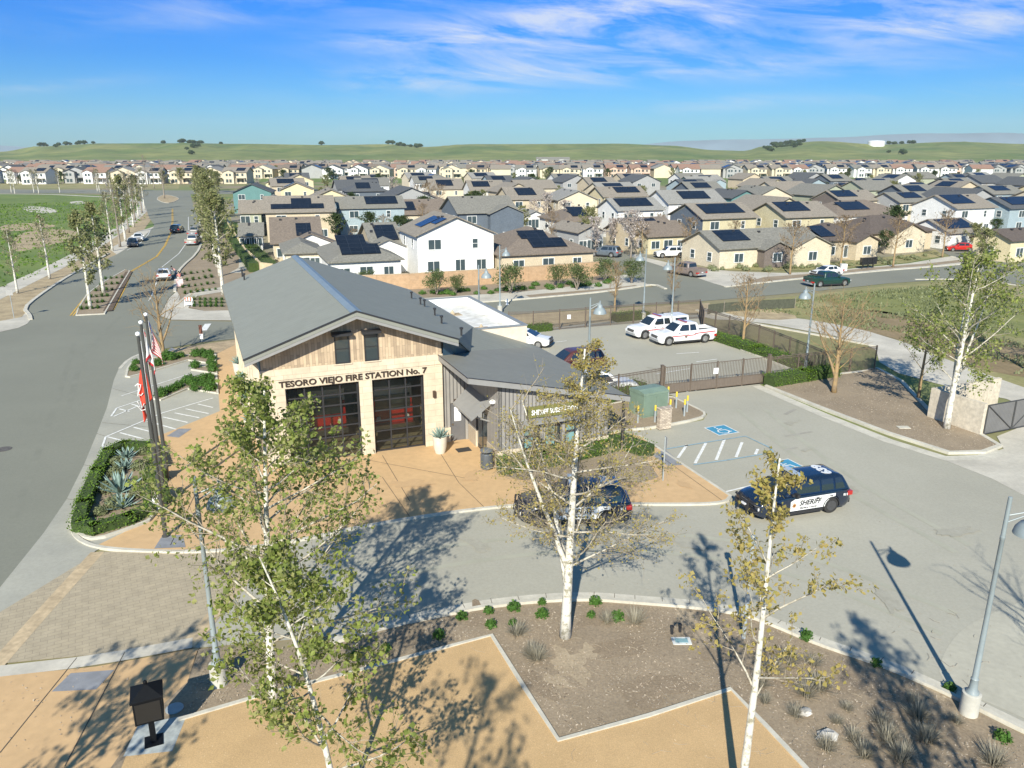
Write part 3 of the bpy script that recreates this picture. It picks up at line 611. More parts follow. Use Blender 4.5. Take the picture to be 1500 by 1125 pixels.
# gable windows
for x0, x1, z1 in ((5.9,6.62,6.5),(7.36,8.06,6.5)):
    mb = MB(); z0 = 4.92+.12; t = .05
    for a, b, c, e in ((x0,x1,z0,z0+t),(x0,x1,z1-t,z1),(x0,x0+t,z0+t,z1-t),(x1-t,x1,z0+t,z1-t)): mb.box(a*K, b*K, (FV-.07)*K, (FV-.002)*K, c*K, e*K)
    mb.box((x0+t)*K, (x1-t)*K, (FV-.06)*K, (FV-.01)*K, (z0+z1)/2*K, ((z0+z1)/2+.03)*K)
    w = mb.build('window', M_darkm, st)
    mb = MB(); mb.box((x0+t)*K, (x1-t)*K, (FV-.035)*K, (FV-.004)*K, (z0+t)*K, (z1-t)*K); mb.build('pane', M_wglass, w)
    mb = MB(); mb.prism([((FV-.38)*K,(z1-.02)*K),((FV-.003)*K,(z1-.02)*K),((FV-.003)*K,(z1+.16)*K),((FV-.38)*K,(z1+.10)*K)], (x0-.13)*K, (x1+.13)*K, 'x'); mb.build('hood', M_darkm, w)
    mb = MB(); mb.box((x0-.1)*K, (x1+.1)*K, (FV-.09)*K, (FV-.002)*K, (z0-.06)*K, (z0-.002)*K); mb.build('sill', M_stone, w)
# bay doors
for bi, (x0, x1) in enumerate(((3.4,7.0),(7.66,10.36))):
    nc = 4 if bi == 0 else 3; dv = FV+.22; nr = 7
    x0 += .02; x1 -= .02; z1 = 4.0; fr = .075
    mb = MB()
    for i in range(nr+1):
        z = .01+(z1-.01-fr)*i/nr; hh = fr*(1.5 if i == 0 else 1)
        mb.box(x0*K, x1*K, dv*K, (dv+.07)*K, z*K, (z+hh)*K)
    for i in range(nc+1):
        x = x0+(x1-x0-fr)*i/nc; mb.box(x*K, (x+fr)*K, (dv-.012)*K, (dv+.06)*K, .02*K, (z1-.005)*K)
    dr = mb.build('bay_door', M_darkm, st)
    mb = MB(); mb.box((x0+.02)*K, (x1-.02)*K, (dv+.02)*K, (dv+.05)*K, .05*K, (z1-.05)*K)
    g = nt('bay_glazing') if 'bay_glazing' not in MATS else None
    if g:
        m, t, b = g; MATS['bay_glazing'] = m
        b.inputs['Base Color'].default_value = (.02,.025,.025,1); b.inputs['Roughness'].default_value = .05; b.inputs['Specular IOR Level'].default_value = 1.0
        tr = t.nodes.new('ShaderNodeBsdfTransparent'); tr.inputs[0].default_value = (.85,.86,.82,1)
        mx = t.nodes.new('ShaderNodeMixShader'); mx.inputs[0].default_value = .80
        t.links.new(b.outputs[0], mx.inputs[1]); t.links.new(tr.outputs[0], mx.inputs[2]); t.links.new(mx.outputs[0], t.nodes['Material Output'].inputs['Surface'])
    mb.build('pane', MATS['bay_glazing'], dr)
    for a, b2 in ((x0-.025, x0-.001),(x1+.001, x1+.025)): mb = MB(); mb.box(a*K, b2*K, (FV+.02)*K, (dv+.06)*K, 0, z1*K); mb.build('jamb', M_darkm, dr)
mb = MB(); mb.box(2.62*K, 11.13*K, (FV+.6)*K, 59.3*K, .05, .062); mb.build('floor_slab', mat('garage_floor', (.34,.28,.19), .6, .1, 1), st)
mb = MB(); mb.box(2.62*K, 11.13*K, 50*K, 50.2*K, .07, 5.8*K); mb.build('inner_wall', mat('inner_wall_paint', (.30,.27,.22), .9, .05, 1), st)
# main roof
def roofz(u): return 7.78-.356*abs(u-6.9)
Qz = None
for zz in [4.0+.02*i for i in range(60)]:
    p = G(690, 514, zz*K); u = (p.x*math.cos(A)+p.y*math.sin(A))/K
    if abs(zz-(5.0-.218*(u-11.2))) < .05: Qz = zz; Qu = u; Qv = (-p.x*math.sin(A)+p.y*math.cos(A))/K
print('Q', Qz, Qu, Qv)
if Qz is None: Qu, Qv, Qz = 12.9, 40.5, 4.6
VF, VB = 36.95, 60.0; ZT = .02
def roofpart(name, pts, th, m, top=True):
    """solid slab under an arbitrary planar outline"""
    me = bpy.data.meshes.new(name); bm = bmesh.new()
    up = [bm.verts.new(Vector(p)*K) for p in pts]; dn = [bm.verts.new((Vector(p)-Vector((0,0,th)))*K) for p in pts]
    f1 = bm.faces.new(up); f2 = bm.faces.new(dn[::-1]); k = len(pts)
    for i in range(k): bm.faces.new((up[i], dn[i], dn[(i+1) % k], up[(i+1) % k]))
    bmesh.ops.triangulate(bm, faces=[f1, f2]); bmesh.ops.recalc_face_normals(bm, faces=bm.faces)
    bm.to_mesh(me); bm.free(); me.materials.append(m); o = bpy.data.objects.new(name, me); COL.objects.link(o); o.parent = st; return o
zL = roofz(1.6); RR = (15.5, 44.85, roofz(15.5)); EE = (12.0, VF, roofz(12.0)); QQ = (Qu, Qv, Qz); SE = (19.9, 44.75, 5.0-.218*8.7)
roofpart('roof', [(1.6,VF,zL),(6.9,VF,7.78),(6.9,VB,7.78),(1.6,VB,zL)], .22, M_roof)
roofpart('roof', [(6.903,VF,7.779),EE,RR,(15.5,VB,roofz(15.5)),(6.903,VB,7.779)], .22, M_roof)
roofpart('roof', [EE, QQ, RR], .12, M_roof); roofpart('roof', [QQ, SE, RR], .12, M_roof)
mb = MB(); mb.prism([(6.62*K,7.70*K),(6.9*K,7.80*K),(7.18*K,7.70*K),(7.18*K,7.735*K),(6.9*K,7.84*K),(6.62*K,7.735*K)], (VF+.03)*K, (VB-.03)*K, 'y'); mb.build('ridge_cap', mat('ridge_metal', (.20,.24,.26), .4, .05, 2), st)
# dark rake trim + soffit line of the gable
mb = MB()
for s0, s1 in (((1.55,zL-.02),(6.9,7.78)),((6.9,7.78),(12.03,roofz(12.03)))):
    (a, b), (c, e) = s0, s1
    mb.prism([(a*K,(b-.02)*K),(c*K,(e-.02)*K),(c*K,(e+.05)*K),(a*K,(b+.05)*K)], (VF-.05)*K, (VF-.003)*K, 'y')
mb.build('rake_trim', M_darkm, st)
mb = MB()
for (a, b), (c, e) in (((1.6,zL-.23),(6.9,7.55)),((6.9,7.55),(12.0,roofz(12.0)-.23))):
    mb.prism([(a*K,(b-.14)*K),(c*K,(e-.14)*K),(c*K,e*K),(a*K,b*K)], (VF)*K, (VF+.06)*K, 'y')
mb.build('rake_fascia', M_fascia, st)
# left side: blue slatted sunshades and pilasters
M_bslat = mat('blue_panel', (.07,.15,.20), .5, .08, 2)
for i in range(8):
    v = FV+1.2+i*2.6
    mb = MB(); mb.box(2.05*K, 2.34*K, v*K, (v+.5)*K, 0, 5.8*K); mb.build('pilaster', M_stoney, st)
    mb = MB()
    mb.prism([((v+.55)*K, 5.5*K),((v+2.5)*K, 5.5*K),((v+2.5)*K, 3.1*K),((v+.55)*K, 3.1*K)], 2.20*K, 2.30*K, 'x')
    mb.build('shutter', M_bslat, st)
mb = MB(); mb.box(2.28*K, 2.345*K, (FV+.01)*K, 59.6*K, 5.0*K, 5.8*K); mb.build('frieze', M_bslat, st)
# vents and pipes on the roof
for u, v in ((603,437),(616,446),(622,449),(637,462),(647,474),(676,492),(358,410),(355,404)):
    for it in range(30):
        pass
    # intersect the view ray with the roof plane
    best = None
    for zz in [3.5+.03*i for i in range(150)]:
        p = G(u, v, zz*K); uu = (p.x*math.cos(A)+p.y*math.sin(A))/K; vv = (-p.x*math.sin(A)+p.y*math.cos(A))/K
        e = abs(roofz(uu)-zz)
        if best is None or e < best[0]: best = (e, uu, vv, zz)
    _, uu, vv, zz = best
    mb = MB(); mb.lathe([(.06,-.15),(.06,.38),(.11,.40),(.11,.5),(.02,.52)], 10, (uu*K, vv*K, zz*K)); mb.build('vent_pipe', M_darkm, st, smooth=False)
# lettering
def text(s, name, size, m, parent, loc, rot, sx=1, off=0, ext=.02, spacing=1.0, align='LEFT', width=None, shear=0):
    c = bpy.data.curves.new('t', 'FONT'); c.body = s; c.size = size; c.extrude = ext; c.offset = off; c.space_character = spacing; c.align_x = align; c.shear = shear; c.resolution_u = 3
    o = bpy.data.objects.new('t', c); COL.objects.link(o); bpy.context.view_layer.update()
    me = bpy.data.meshes.new_from_object(o); bpy.data.objects.remove(o); me.name = name
    xs = [v.co.x for v in me.vertices]
    if width and xs:
        k = width/(max(xs)-min(xs)); x0 = min(xs)
        for v in me.vertices: v.co.x = (v.co.x-x0)*k
    elif sx != 1:
        for v in me.vertices: v.co.x *= sx
    me.materials.clear(); me.materials.append(m)
    n = bpy.data.objects.new(name, me); COL.objects.link(n); n.parent = parent; n.location = loc; n.rotation_euler = rot
    return n
M_letter = mat('letter_bronze', (.045,.03,.022), .5, .05, 4)
text('TESORO VIEJO FIRE STATION No. 7', 'lettering', .44, M_letter, st, (3.12*K, (FV-.035)*K, 4.13*K), (R(90), 0, 0), off=.012, ext=.015, width=7.42*K)
# flat-roofed block behind
mb = MB(); u0, u1, v0, v1, zt = 15.5, 19.12, 44.8, 56.0, 4.55
mb.box(u0*K, (u0+.18)*K, (v0+.2)*K, (v1-.2)*K, 0, zt*K); mb.box((u1-.18)*K, u1*K, (v0+.2)*K, (v1-.2)*K, 0, zt*K)
mb.box(u0*K, u1*K, v0*K, (v0+.2)*K, 0, zt*K); mb.box(u0*K, u1*K, (v1-.2)*K, v1*K, 0, zt*K)
mb.build('block_wall', M_cream, st)
mb = MB(); mb.box((u0+.185)*K, (u1-.185)*K, (v0+.205)*K, (v1-.205)*K, 3.95*K, 4.02*K); mb.build('flat_roof', M_membrane, st)
mb = MB()
for a, b, c, e in ((u0+.185,u0+.2,v0+.2,v1-.2),(u1-.2,u1-.185,v0+.2,v1-.2),(u0+.2,u1-.2,v1-.22,v1-.205)): mb.box(a*K, b*K, c*K, e*K, 4.022*K, (zt-.005)*K)
mb.build('parapet_lining', M_memb2, st)
mb = MB()
for a, b, c, e in ((u0-.05,u0+.22,v0-.05,v1+.05),(u1-.22,u1+.05,v0-.05,v1+.05),(u0+.22,u1-.22,v0-.05,v0+.22),(u0+.22,u1-.22,v1-.22,v1+.05)): mb.box(a*K, b*K, c*K, e*K, (zt+.002)*K, (zt+.06)*K)
mb.build('coping', mat('coping_grey', (.22,.235,.24), .5, .05, 2), st)
for uu, vv in ((16.6,52.4),(16.9,47.2)):
    mb = MB(); mb.box((uu-.55)*K,(uu+.6)*K,(vv-.5)*K,(vv+.5)*K,4.025*K,4.04*K); mb.lathe([(.22,0),(.24,.08),(.12,.16),(.05,.3),(.001,.3)],10,(uu*K,vv*K,4.04*K),m=1)
    mb.build('roof_drain', [M_soil2, mat('drain_tan', (.45,.36,.24), .8, .1, 3)], st)
# substation wing
ws = st
zs = lambda u: 5.0-.218*(u-11.2)
roofpart('shed_roof', [(11.22,38.3,zs(11.22)),(11.2,33.2,zs(11.2)),(19.9,33.2,zs(19.9)),SE,QQ], .2, M_roofs)
mb = MB()
mb.box(11.17*K, 11.195*K, 33.17*K, 37.87*K, (zs(11.2)-.28)*K, (zs(11.2)+.03)*K)
mb.build('shed_fascia', M_fascia, st)
mb = MB(); mb.prism([(a*K, b*K) for a, b in [(11.2,zs(11.2)-.28),(19.92,zs(19.92)-.28),(19.92,zs(19.92)+.03),(11.2,zs(11.2)+.03)]], 33.14*K, 33.195*K, 'y'); mb.build('shed_fascia', M_fascia, st)
mb = MB(); mb.prism([(a*K, b*K) for a, b in [(11.2,zs(11.2)-.0),(19.92,zs(19.92)-.0),(19.92,zs(19.92)+.035),(11.2,zs(11.2)+.035)]], 33.11*K, 33.137*K, 'y')
mb.box(11.14*K, 11.168*K, 33.11*K, 37.87*K, zs(11.2)*K, (zs(11.2)+.035)*K); mb.build('drip_edge', M_darkm, st)
# clerestory wall under the main eave, the eave's shade painted in as dark blue
mb = MB(); mb.ngon([(11.4*K,37.88*K,4.9*K),(12.35*K,38.6*K,4.7*K),(Qu*K,Qv*K,Qz*K),(12.0*K,37.6*K,5.74*K),(11.4*K,37.6*K,5.9*K)]); mb.build('clerestory', mat('clerestory_shade', (.06,.13,.19), .3, .05, 2), st)
# rear wall line with the metal door (v = 38.15) from u 11.38 to 12.86
DV = 38.15
mb = MB()
mb.box(11.385*K, 11.86*K, DV*K, (DV+.2)*K, .86*K, 4.75*K); mb.box(12.68*K, 12.86*K, DV*K, (DV+.2)*K, 0, 4.55*K); mb.box(11.86*K, 12.68*K, DV*K, (DV+.2)*K, 2.2*K, 4.6*K)
mb.build('metal_wall', M_corr, st)
mb = MB(); mb.box(11.385*K, 11.84*K, (DV-.04)*K, (DV+.2)*K, 0, .855*K); mb.build('stone_base', M_stone, st)
mb = MB(); mb.box(11.87*K, 12.67*K, (DV+.06)*K, (DV+.12)*K, 0, 2.19*K); dd = mb.build('door', mat('door_grey', (.135,.135,.14), .5, .04, 2), st)
mb = MB(); mb.box(12.08*K, 12.46*K, (DV+.045)*K, (DV+.058)*K, 1.15*K, 1.95*K); mb.build('notice', M_memb2, dd)
mb = MB(); mb.box(11.92*K, 12.0*K, (DV)*K, (DV+.058)*K, .95*K, 1.05*K); mb.build('door_handle', mat('steel', (.5,.5,.5), .3, .05, 4, metal=1), dd)
# left flank of the wing (u = 12.86), with entrance, and the front (v = 33.7)
WU, WV = 12.86, 33.7
mb = MB(); mb.prism([(WV*K,.93*K),(35.2*K,.93*K),(35.2*K,(zs(WU)-.2)*K),(WV*K,(zs(WU)-.2)*K)], WU*K, (WU+.2)*K, 'x')
mb.prism([(36.9*K,.93*K),((DV-.01)*K,.93*K),((DV-.01)*K,(zs(WU)-.2)*K),(36.9*K,(zs(WU)-.2)*K)], WU*K, (WU+.2)*K, 'x')
mb.prism([(35.2*K,2.45*K),(36.9*K,2.45*K),(36.9*K,(zs(WU)-.2)*K),(35.2*K,(zs(WU)-.2)*K)], WU*K, (WU+.2)*K, 'x')
mb.build('metal_wall', M_corry, st)
mb = MB(); mb.box((WU-.03)*K,(WU+.2)*K,(WV-.03)*K,35.2*K,0,.925*K); mb.build('stone_base', M_stoney, st); mb = MB(); mb.box((WU-.03)*K,(WU+.2)*K,36.9*K,(DV-.045)*K,0,.925*K); mb.build('stone_base', M_stoney, st)
mb = MB(); mb.box((WU+.08)*K,(WU+.12)*K,35.22*K,36.88*K,0,2.44*K); ed = mb.build('entrance_door', M_darkm, st)
mb = MB(); mb.box((WU+.06)*K,(WU+.078)*K,35.35*K,35.95*K,.3*K,2.2*K); mb.box((WU+.06)*K,(WU+.078)*K,36.1*K,36.75*K,.3*K,2.2*K); mb.build('pane', M_wglass, ed)
mb = MB()  # front metal wall with three window openings
wins = [(14.25,15.15),(15.42,16.3),(16.55,17.4)]
def ztop(u): return zs(u)-.2
def seg(u0, u1, z0, z1=None):
    if z1 is None: mb.prism([(u0*K,z0*K),(u1*K,z0*K),(u1*K,ztop(u1)*K),(u0*K,ztop(u0)*K)], WV*K, (WV+.2)*K, 'y')
    else: mb.box(u0*K,u1*K,WV*K,(WV+.2)*K,z0*K,z1*K)
seg(13.065,14.25,.93); seg(14.25,17.4,2.12); seg(17.4,19.0,.93); seg(15.15,15.42,.93,2.12); seg(16.3,16.55,.93,2.12); seg(12.862,13.062,.93)
mb.build('metal_wall', M_corr, st)
mb = MB(); mb.box((WU-.028)*K, 14.25*K, (WV-.035)*K, (WV+.2)*K, 0, .925*K); mb.box(14.25*K, 17.4*K, (WV-.035)*K, (WV+.2)*K, 0, .74*K); mb.box(17.4*K, 19.03*K, (WV-.035)*K, (WV+.2)*K, 0, .925*K); mb.build('stone_base', M_stone, st)
for x0, x1 in wins:
    z0, z1 = .745, 2.115; t = .05
    mb = MB()
    for a, b, c, e in ((x0,x1,z0,z0+t),(x0,x1,z1-t,z1),(x0,x0+t,z0+t,z1-t),(x1-t,x1,z0+t,z1-t),(x0+t,x1-t,1.40,1.46),((x0+x1)/2+.12,(x0+x1)/2+.16,z0+t,z1-t)): mb.box(a*K,b*K,(WV+.06)*K,(WV+.13)*K,c*K,e*K)
    w = mb.build('window', M_darkm, st)
    mb = MB(); mb.box((x0+t)*K,(x1-t)*K,(WV+.1)*K,(WV+.12)*K,(z0+t)*K,(z1-t)*K); mb.build('pane', M_wglass, w)
    mb = MB(); mb.box((x0+.08)*K,((x0+x1)/2+.1)*K,(WV+.085)*K,(WV+.095)*K,1.5*K,2.0*K); mb.box((x0+.08)*K,((x0+x1)/2+.1)*K,(WV+.085)*K,(WV+.095)*K,.85*K,1.36*K); mb.build('blind', M_blind, w)
mb = MB(); mb.prism([((WV-.45)*K,2.2*K),((WV-.003)*K,2.26*K),((WV-.003)*K,2.34*K),((WV-.45)*K,2.28*K)], 14.15*K, 17.5*K, 'x'); mb.build('window_hood', M_fascia, st)
mb = MB(); mb.box(14.35*K,17.38*K,(WV-.09)*K,(WV-.003)*K,2.44*K,3.02*K); sg = mb.build('sign_panel', mat('sign_olive', (.16,.16,.045), .6, .06, 2), st)
text('SHERIFF SUBSTATION', 'lettering', .36*K, M_memb2, sg, (14.62*K,(WV-.105)*K,2.60*K), (R(90),0,0), off=.008, ext=.012, width=2.55*K)
mb = MB(); mb.box(18.83*K,19.0*K,(WV+.205)*K,44.78*K,0,(zs(19)-.22)*K); mb.build('side_wall', M_stoney, st)
mb = MB(); mb.box(19.62*K,19.74*K,33.3*K,33.42*K,0,(zs(19.7)-.2)*K); mb.build('post', M_darkm, st)
# entrance canopy: steep little shed panel on brackets
mb = MB(); a = Vector((WU-.01,34.55,3.1))*K; b = Vector((WU-.01,37.9,3.1))*K; c = Vector((11.72,37.25,2.42))*K; e = Vector((11.72,34.35,2.42))*K; up = Vector((0,0,.1))
for q in ((a+up,b+up,c+up,e+up),(e,c,b,a),(a,a+up,e+up,e),(e,e+up,c+up,c),(c,c+up,b+up,b)): mb.quad(*q)
mb.build('canopy', M_fascia, st)
for v in (34.9, 36.9): mb = MB(); mb.tube([(WU*K,v*K,2.1*K),(11.95*K,v*K,2.5*K)], .045, 6); mb.build('canopy_bracket', M_fascia, st)
# wall fixtures
mb = MB(); mb.box(10.82*K,10.96*K,(FV-.14)*K,(FV-.003)*K,2.75*K,3.1*K); mb.box(12.05*K,12.2*K,(DV-.16)*K,(DV-.003)*K,2.28*K,2.42*K); mb.build('wall_light', mat('bronze_lamp', (.07,.045,.03), .5, .05, 5), st)
mb = MB(); mb.lathe([(.001,0),(.16,.02),(.17,.12),(.05,.2)], 14, (WU*K-.12,34.1*K,3.3*K)); mb.lathe([(.001,0),(.06,.01),(.05,.08)], 10, (13.3*K,WV*K-.06,2.35*K)); mb.build('wall_light', M_memb2, st)
# fire engine standing inside, behind the glazed doors
def engine(u, v, lab):
    o = thing('fire_engine', lab, 'fire engine', (u*K*math.cos(A)-v*K*math.sin(A), u*K*math.sin(A)+v*K*math.cos(A), .07), A)
    red = paint('fire_red', (.55,.02,.012), .3); wh = M_memb2
    mb = MB(); mb.box(-1.2,1.2,0,6.5,.55,1.9); mb.box(-1.18,1.18,.05,2.4,1.9,2.3); b = mb.build('body', red, o)
    mb = MB(); mb.box(-1.19,1.19,.06,2.4,2.302,3.0); mb.build('roof', wh, o)
    mb = MB(); mb.box(-1.05,1.05,-.03,-.003,1.55,2.5); mb.build('windscreen', M_wglass, o)
    mb = MB(); mb.box(-1.22,1.22,-.45,-.004,.45,.8); mb.build('bumper', mat('steel', (.5,.5,.5), .3), o)
    for sx in (-1, 1):
        mb = MB(); mb.lathe([(.001,-.1),(.13,-.08),(.13,0),(.001,0)],10,(sx*.85,-.01,1.1),axis='y'); mb.build('headlight', wh, o)
        for y in (1.2, 5): mb = MB(); mb.lathe([(.3,-.14),(.5,-.14),(.52,0),(.5,.14),(.3,.14)],18,(sx*1.05,y,.5),axis='y'); w = mb.build('wheel', M_darkm, o); 
    return o
engine(9.2, 40.3, 'red fire engine parked inside behind the right glazed bay door'); engine(5.6, 40.8, 'red fire engine parked inside behind the left glazed bay door')

# ================================================================== VEHICLES
M_tyre = mat('tyre_rubber', (.028,.027,.026), .85, .1, 6)
M_rim = mat('rim_alloy', (.42,.42,.42), .35, .06, 5, metal=.7)
M_rimd = mat('rim_steel_dark', (.06,.06,.062), .5, .06, 5)
M_cglass = glass('car_glass', (.02,.028,.032), .04)
M_trim = mat('black_trim', (.025,.025,.027), .6, .08, 6)
M_lamp = mat('lamp_clear', (.75,.76,.76), .15, .05, 6, coat=1)
M_tail = mat('tail_red', (.42,.015,.012), .25, .05, 6, coat=1)
M_plate = mat('plate', (.7,.7,.72), .5, .05, 6)
P_white = paint('paint_white', (.78,.78,.76)); P_navy = paint('paint_navy', (.008,.016,.035), .22, coat=1); P_black = paint('paint_black', (.010,.010,.012), .25, coat=1)
P_grey = paint('paint_grey', (.22,.21,.20)); P_green = paint('paint_green', (.012,.045,.035)); P_red = paint('paint_red', (.45,.02,.015)); P_silver = paint('paint_silver', (.42,.43,.44), metal=.4)
P_tan = paint('paint_tan', (.36,.33,.28), metal=.2); P_brown = paint('paint_maroon', (.09,.03,.025)); P_blue = paint('paint_dkblue', (.02,.03,.05))
SPEC = dict(
 suv=dict(L=5.0, W=1.98, wb=3.0, fo=.88, r=.39, top=[(-2.5,.75),(-2.47,1.08),(-1.5,1.14),(.9,1.10),(1.0,1.09),(1.9,1.0),(2.35,.88),(2.5,.66)], zb=1.10, zr=1.76, lo=(-2.42,1.15), hi=(-2.05,.35), hwl=.93, hwh=.72, doors=[(-.75,.35),(-1.5,-.8)], q=(-2.15,-1.58)),
 sedan=dict(L=4.75, W=1.82, wb=2.78, fo=.93, r=.33, top=[(-2.37,.62),(-2.33,.98),(-1.7,1.02),(.9,.93),(1.05,.92),(1.8,.82),(2.2,.68),(2.37,.5)], zb=.95, zr=1.43, lo=(-2.05,1.25), hi=(-1.1,.15), hwl=.84, hwh=.60, doors=[(-.45,.45),(-1.2,-.5)], q=None),
 pickup=dict(L=5.7, W=1.98, wb=3.6, fo=.95, r=.40, top=[(-2.85,.82),(-2.84,.86),(-1.25,.88),(-1.18,1.14),(1.1,1.12),(1.2,1.12),(2.2,1.06),(2.65,.95),(2.85,.7)], zb=1.13, zr=1.84, lo=(-1.12,1.42), hi=(-.98,.62), hwl=.91, hwh=.73, doors=[(-.10,.72),(-.85,-.15)], q=None, bed=True),
)
def tabl(tab, x):
    for (a, b), (c, d) in zip(tab, tab[1:]):
        if a <= x <= c: return b+(d-b)*((x-a)/(c-a) if c > a else 0)
    return tab[0][1] if x < tab[0][0] else tab[-1][1]
def make_vehicle(name, label, cat, kind, body_m, group=None, rim=None, roof_m=None, rails=False):
    S = SPEC[kind]; L, W, r = S['L'], S['W'], S['r']; hw = W/2; xf = L/2-S['fo']; xr = xf-S['wb']
    o = thing(name, label, cat, group=group)
    xs = set([-L/2, -L/2+.04, -L/2+.12, -L/2+.3, L/2-.3, L/2-.14, L/2-.05, L/2])
    Ra = r*1.14
    for xw in (xf, xr):
        for i in range(13): xs.add(round(xw+Ra*math.cos(math.pi*i/12)*.999, 4))
        xs.add(xw+Ra+.01); xs.add(xw-Ra-.01)
    for i in range(20): xs.add(round(-L/2+.3+i*(L-.6)/19, 4))
    for a, b in S['top']: xs.add(a)
    xs = sorted(x for x in xs if -L/2 <= x <= L/2)
    mb = MB(); nsec = None; zbot = .24
    for x in xs:
        e = 1-max(0, (abs(x)-(L/2-.45))/.45)**2.2*.16
        zb = zbot+(.12*max(0, (abs(x)-(L/2-.3))/.3))
        for xw in (xf, xr):
            dx = abs(x-xw)
            if dx < Ra: zb = max(zb, r+math.sqrt(max(0, Ra*Ra-dx*dx))-.02)
        zt = tabl(S['top'], x); w = hw*e
        zm = [zb, zb+.10, .52, .74, zt-.16, zt-.05, zt]
        for i in range(1, 7): zm[i] = max(zm[i], zm[i-1]+.001)
        zm[6] = max(zt, zm[5]); ww = [.93, .985, 1.0, 1.0, .985, .95, .86]
        ring = [(-w*k, z) for k, z in zip(ww, zm)]+[(-w*.45, zm[6]+.025), (0, zm[6]+.035), (w*.45, zm[6]+.025)]+[(w*k, z) for k, z in list(zip(ww, zm))[::-1]]
        nsec = len(ring); mb.v += [(x, a, b) for a, b in ring]
    n = len(xs)
    for i in range(n-1):
        for j in range(nsec):
            k = (j+1) % nsec
            mb.f.append((i*nsec+j, i*nsec+k, (i+1)*nsec+k, (i+1)*nsec+j)); mb.m.append(0)
    mb.f.append(tuple(range(nsec))[::-1]); mb.m.append(0); mb.f.append(tuple((n-1)*nsec+j for j in range(nsec))); mb.m.append(0)
    body = mb.build('body', body_m, o, angle=35)
    # sills and wheel-arch lips
    for sy in (-1, 1):
        mb = MB(); mb.box(xr+Ra+.02, xf-Ra-.02, min(sy*hw*.93, sy*(hw+.006)), max(sy*hw*.93, sy*(hw+.006)), .21, .36); mb.build('sill', M_trim, o)
    # greenhouse
    lo, hi = S['lo'], S['hi']; zb, zr = S['zb'], S['zr']
    lev = [(0, lo[0], lo[1], S['hwl']), (.5, (lo[0]+hi[0])/2-.01, (lo[1]+hi[1])/2+.01, (S['hwl']+S['hwh'])/2+.02), (.9, lo[0]+(hi[0]-lo[0])*.92, lo[1]+(hi[1]-lo[1])*.93, S['hwh']+.03), (1.0, hi[0]+.08, hi[1]-.10, S['hwh']-.08), (1.02, hi[0]+.35, hi[1]-.45, S['hwh']-.32)]
    mb = MB(); seg = 6; ringn = None
    for t, x0, x1, w in lev:
        rc = .16; pts = []
        for cx, cy, a0 in ((x1-rc, w-rc, 0), (x0+rc, w-rc, 90), (x0+rc, -w+rc, 180), (x1-rc, -w+rc, 270)):
            for q in range(seg): ang = R(a0+90*q/(seg-1)); pts.append((cx+rc*math.cos(ang), cy+rc*math.sin(ang)))
        z = zb+(zr-zb)*t+(.02 if t > 1.01 else 0); ringn = len(pts)
        mb.v += [(a, b, z) for a, b in pts]
    for i in range(len(lev)-1):
        for j in range(ringn):
            k = (j+1) % ringn; mb.f.append((i*ringn+j, i*ringn+k, (i+1)*ringn+k, (i+1)*ringn+j)); mb.m.append(0)
    mb.f.append(tuple((len(lev)-1)*ringn+j for j in range(ringn))); mb.m.append(0)
    cab = mb.build('roof', roof_m or body_m, o, angle=50)
    def lv(t):
        for (a, *p), (b, *q) in zip(lev, lev[1:]):
            if a <= t <= b: k = (t-a)/(b-a); return [u+(v-u)*k for u, v in zip(p, q)]
    def zz(t): return zb+(zr-zb)*t
    a, b = lv(.06), lv(.86); ins = .14
    mb = MB(); mb.quad((a[1]+.012,-a[2]+ins,zz(.06)+.01),(a[1]+.012,a[2]-ins,zz(.06)+.01),(b[1]+.012,b[2]-ins+.03,zz(.86)+.01),(b[1]+.012,-b[2]+ins-.03,zz(.86)+.01)); 
    m_ = lv(.5)
    ws = MB(); pr = []
    for t in (.08,.3,.5,.7,.86): q = lv(t); pr.append((q[1]+.014, q[2]-.13, zz(t)+.006))
    for (x1_, w1, z1_), (x2_, w2, z2_) in zip(pr, pr[1:]): ws.quad((x1_,-w1,z1_),(x1_,w1,z1_),(x2_,w2,z2_),(x2_,-w2,z2_))
    ws.build('windscreen', M_cglass, o, smooth=True)
    ws = MB(); pr = []
    for t in (.15,.4,.6,.84): q = lv(t); pr.append((q[0]-.014, q[2]-.15, zz(t)+.004))
    for (x1_, w1, z1_), (x2_, w2, z2_) in zip(pr, pr[1:]): ws.quad((x1_,w1,z1_),(x1_,-w1,z1_),(x2_,-w2,z2_),(x2_,w2,z2_))
    ws.build('rear_window', M_cglass, o, smooth=True)
    def side(x0, x1, sy, t0=.10, t1=.84, cutf=0, cutr=0):
        q0, q1, q5 = lv(t0), lv(t1), lv(.5)
        y0, y5, y1 = q0[2]+.010, q5[2]+.010, q1[2]+.010
        w_ = MB(); xm0 = x0+cutr*.5; xm1 = x1-cutf*.5
        A_ = [(x0,sy*y0,zz(t0)),(x1,sy*y0,zz(t0)),(xm1,sy*y5,zz(.5)),(xm0,sy*y5,zz(.5))]; B_ = [(xm0,sy*y5,zz(.5)),(xm1,sy*y5,zz(.5)),(x1-cutf,sy*y1,zz(t1)),(x0+cutr,sy*y1,zz(t1))]
        for Q in (A_, B_): w_.quad(*(Q if sy < 0 else Q[::-1]))
        w_.build('side_window', M_cglass, o)
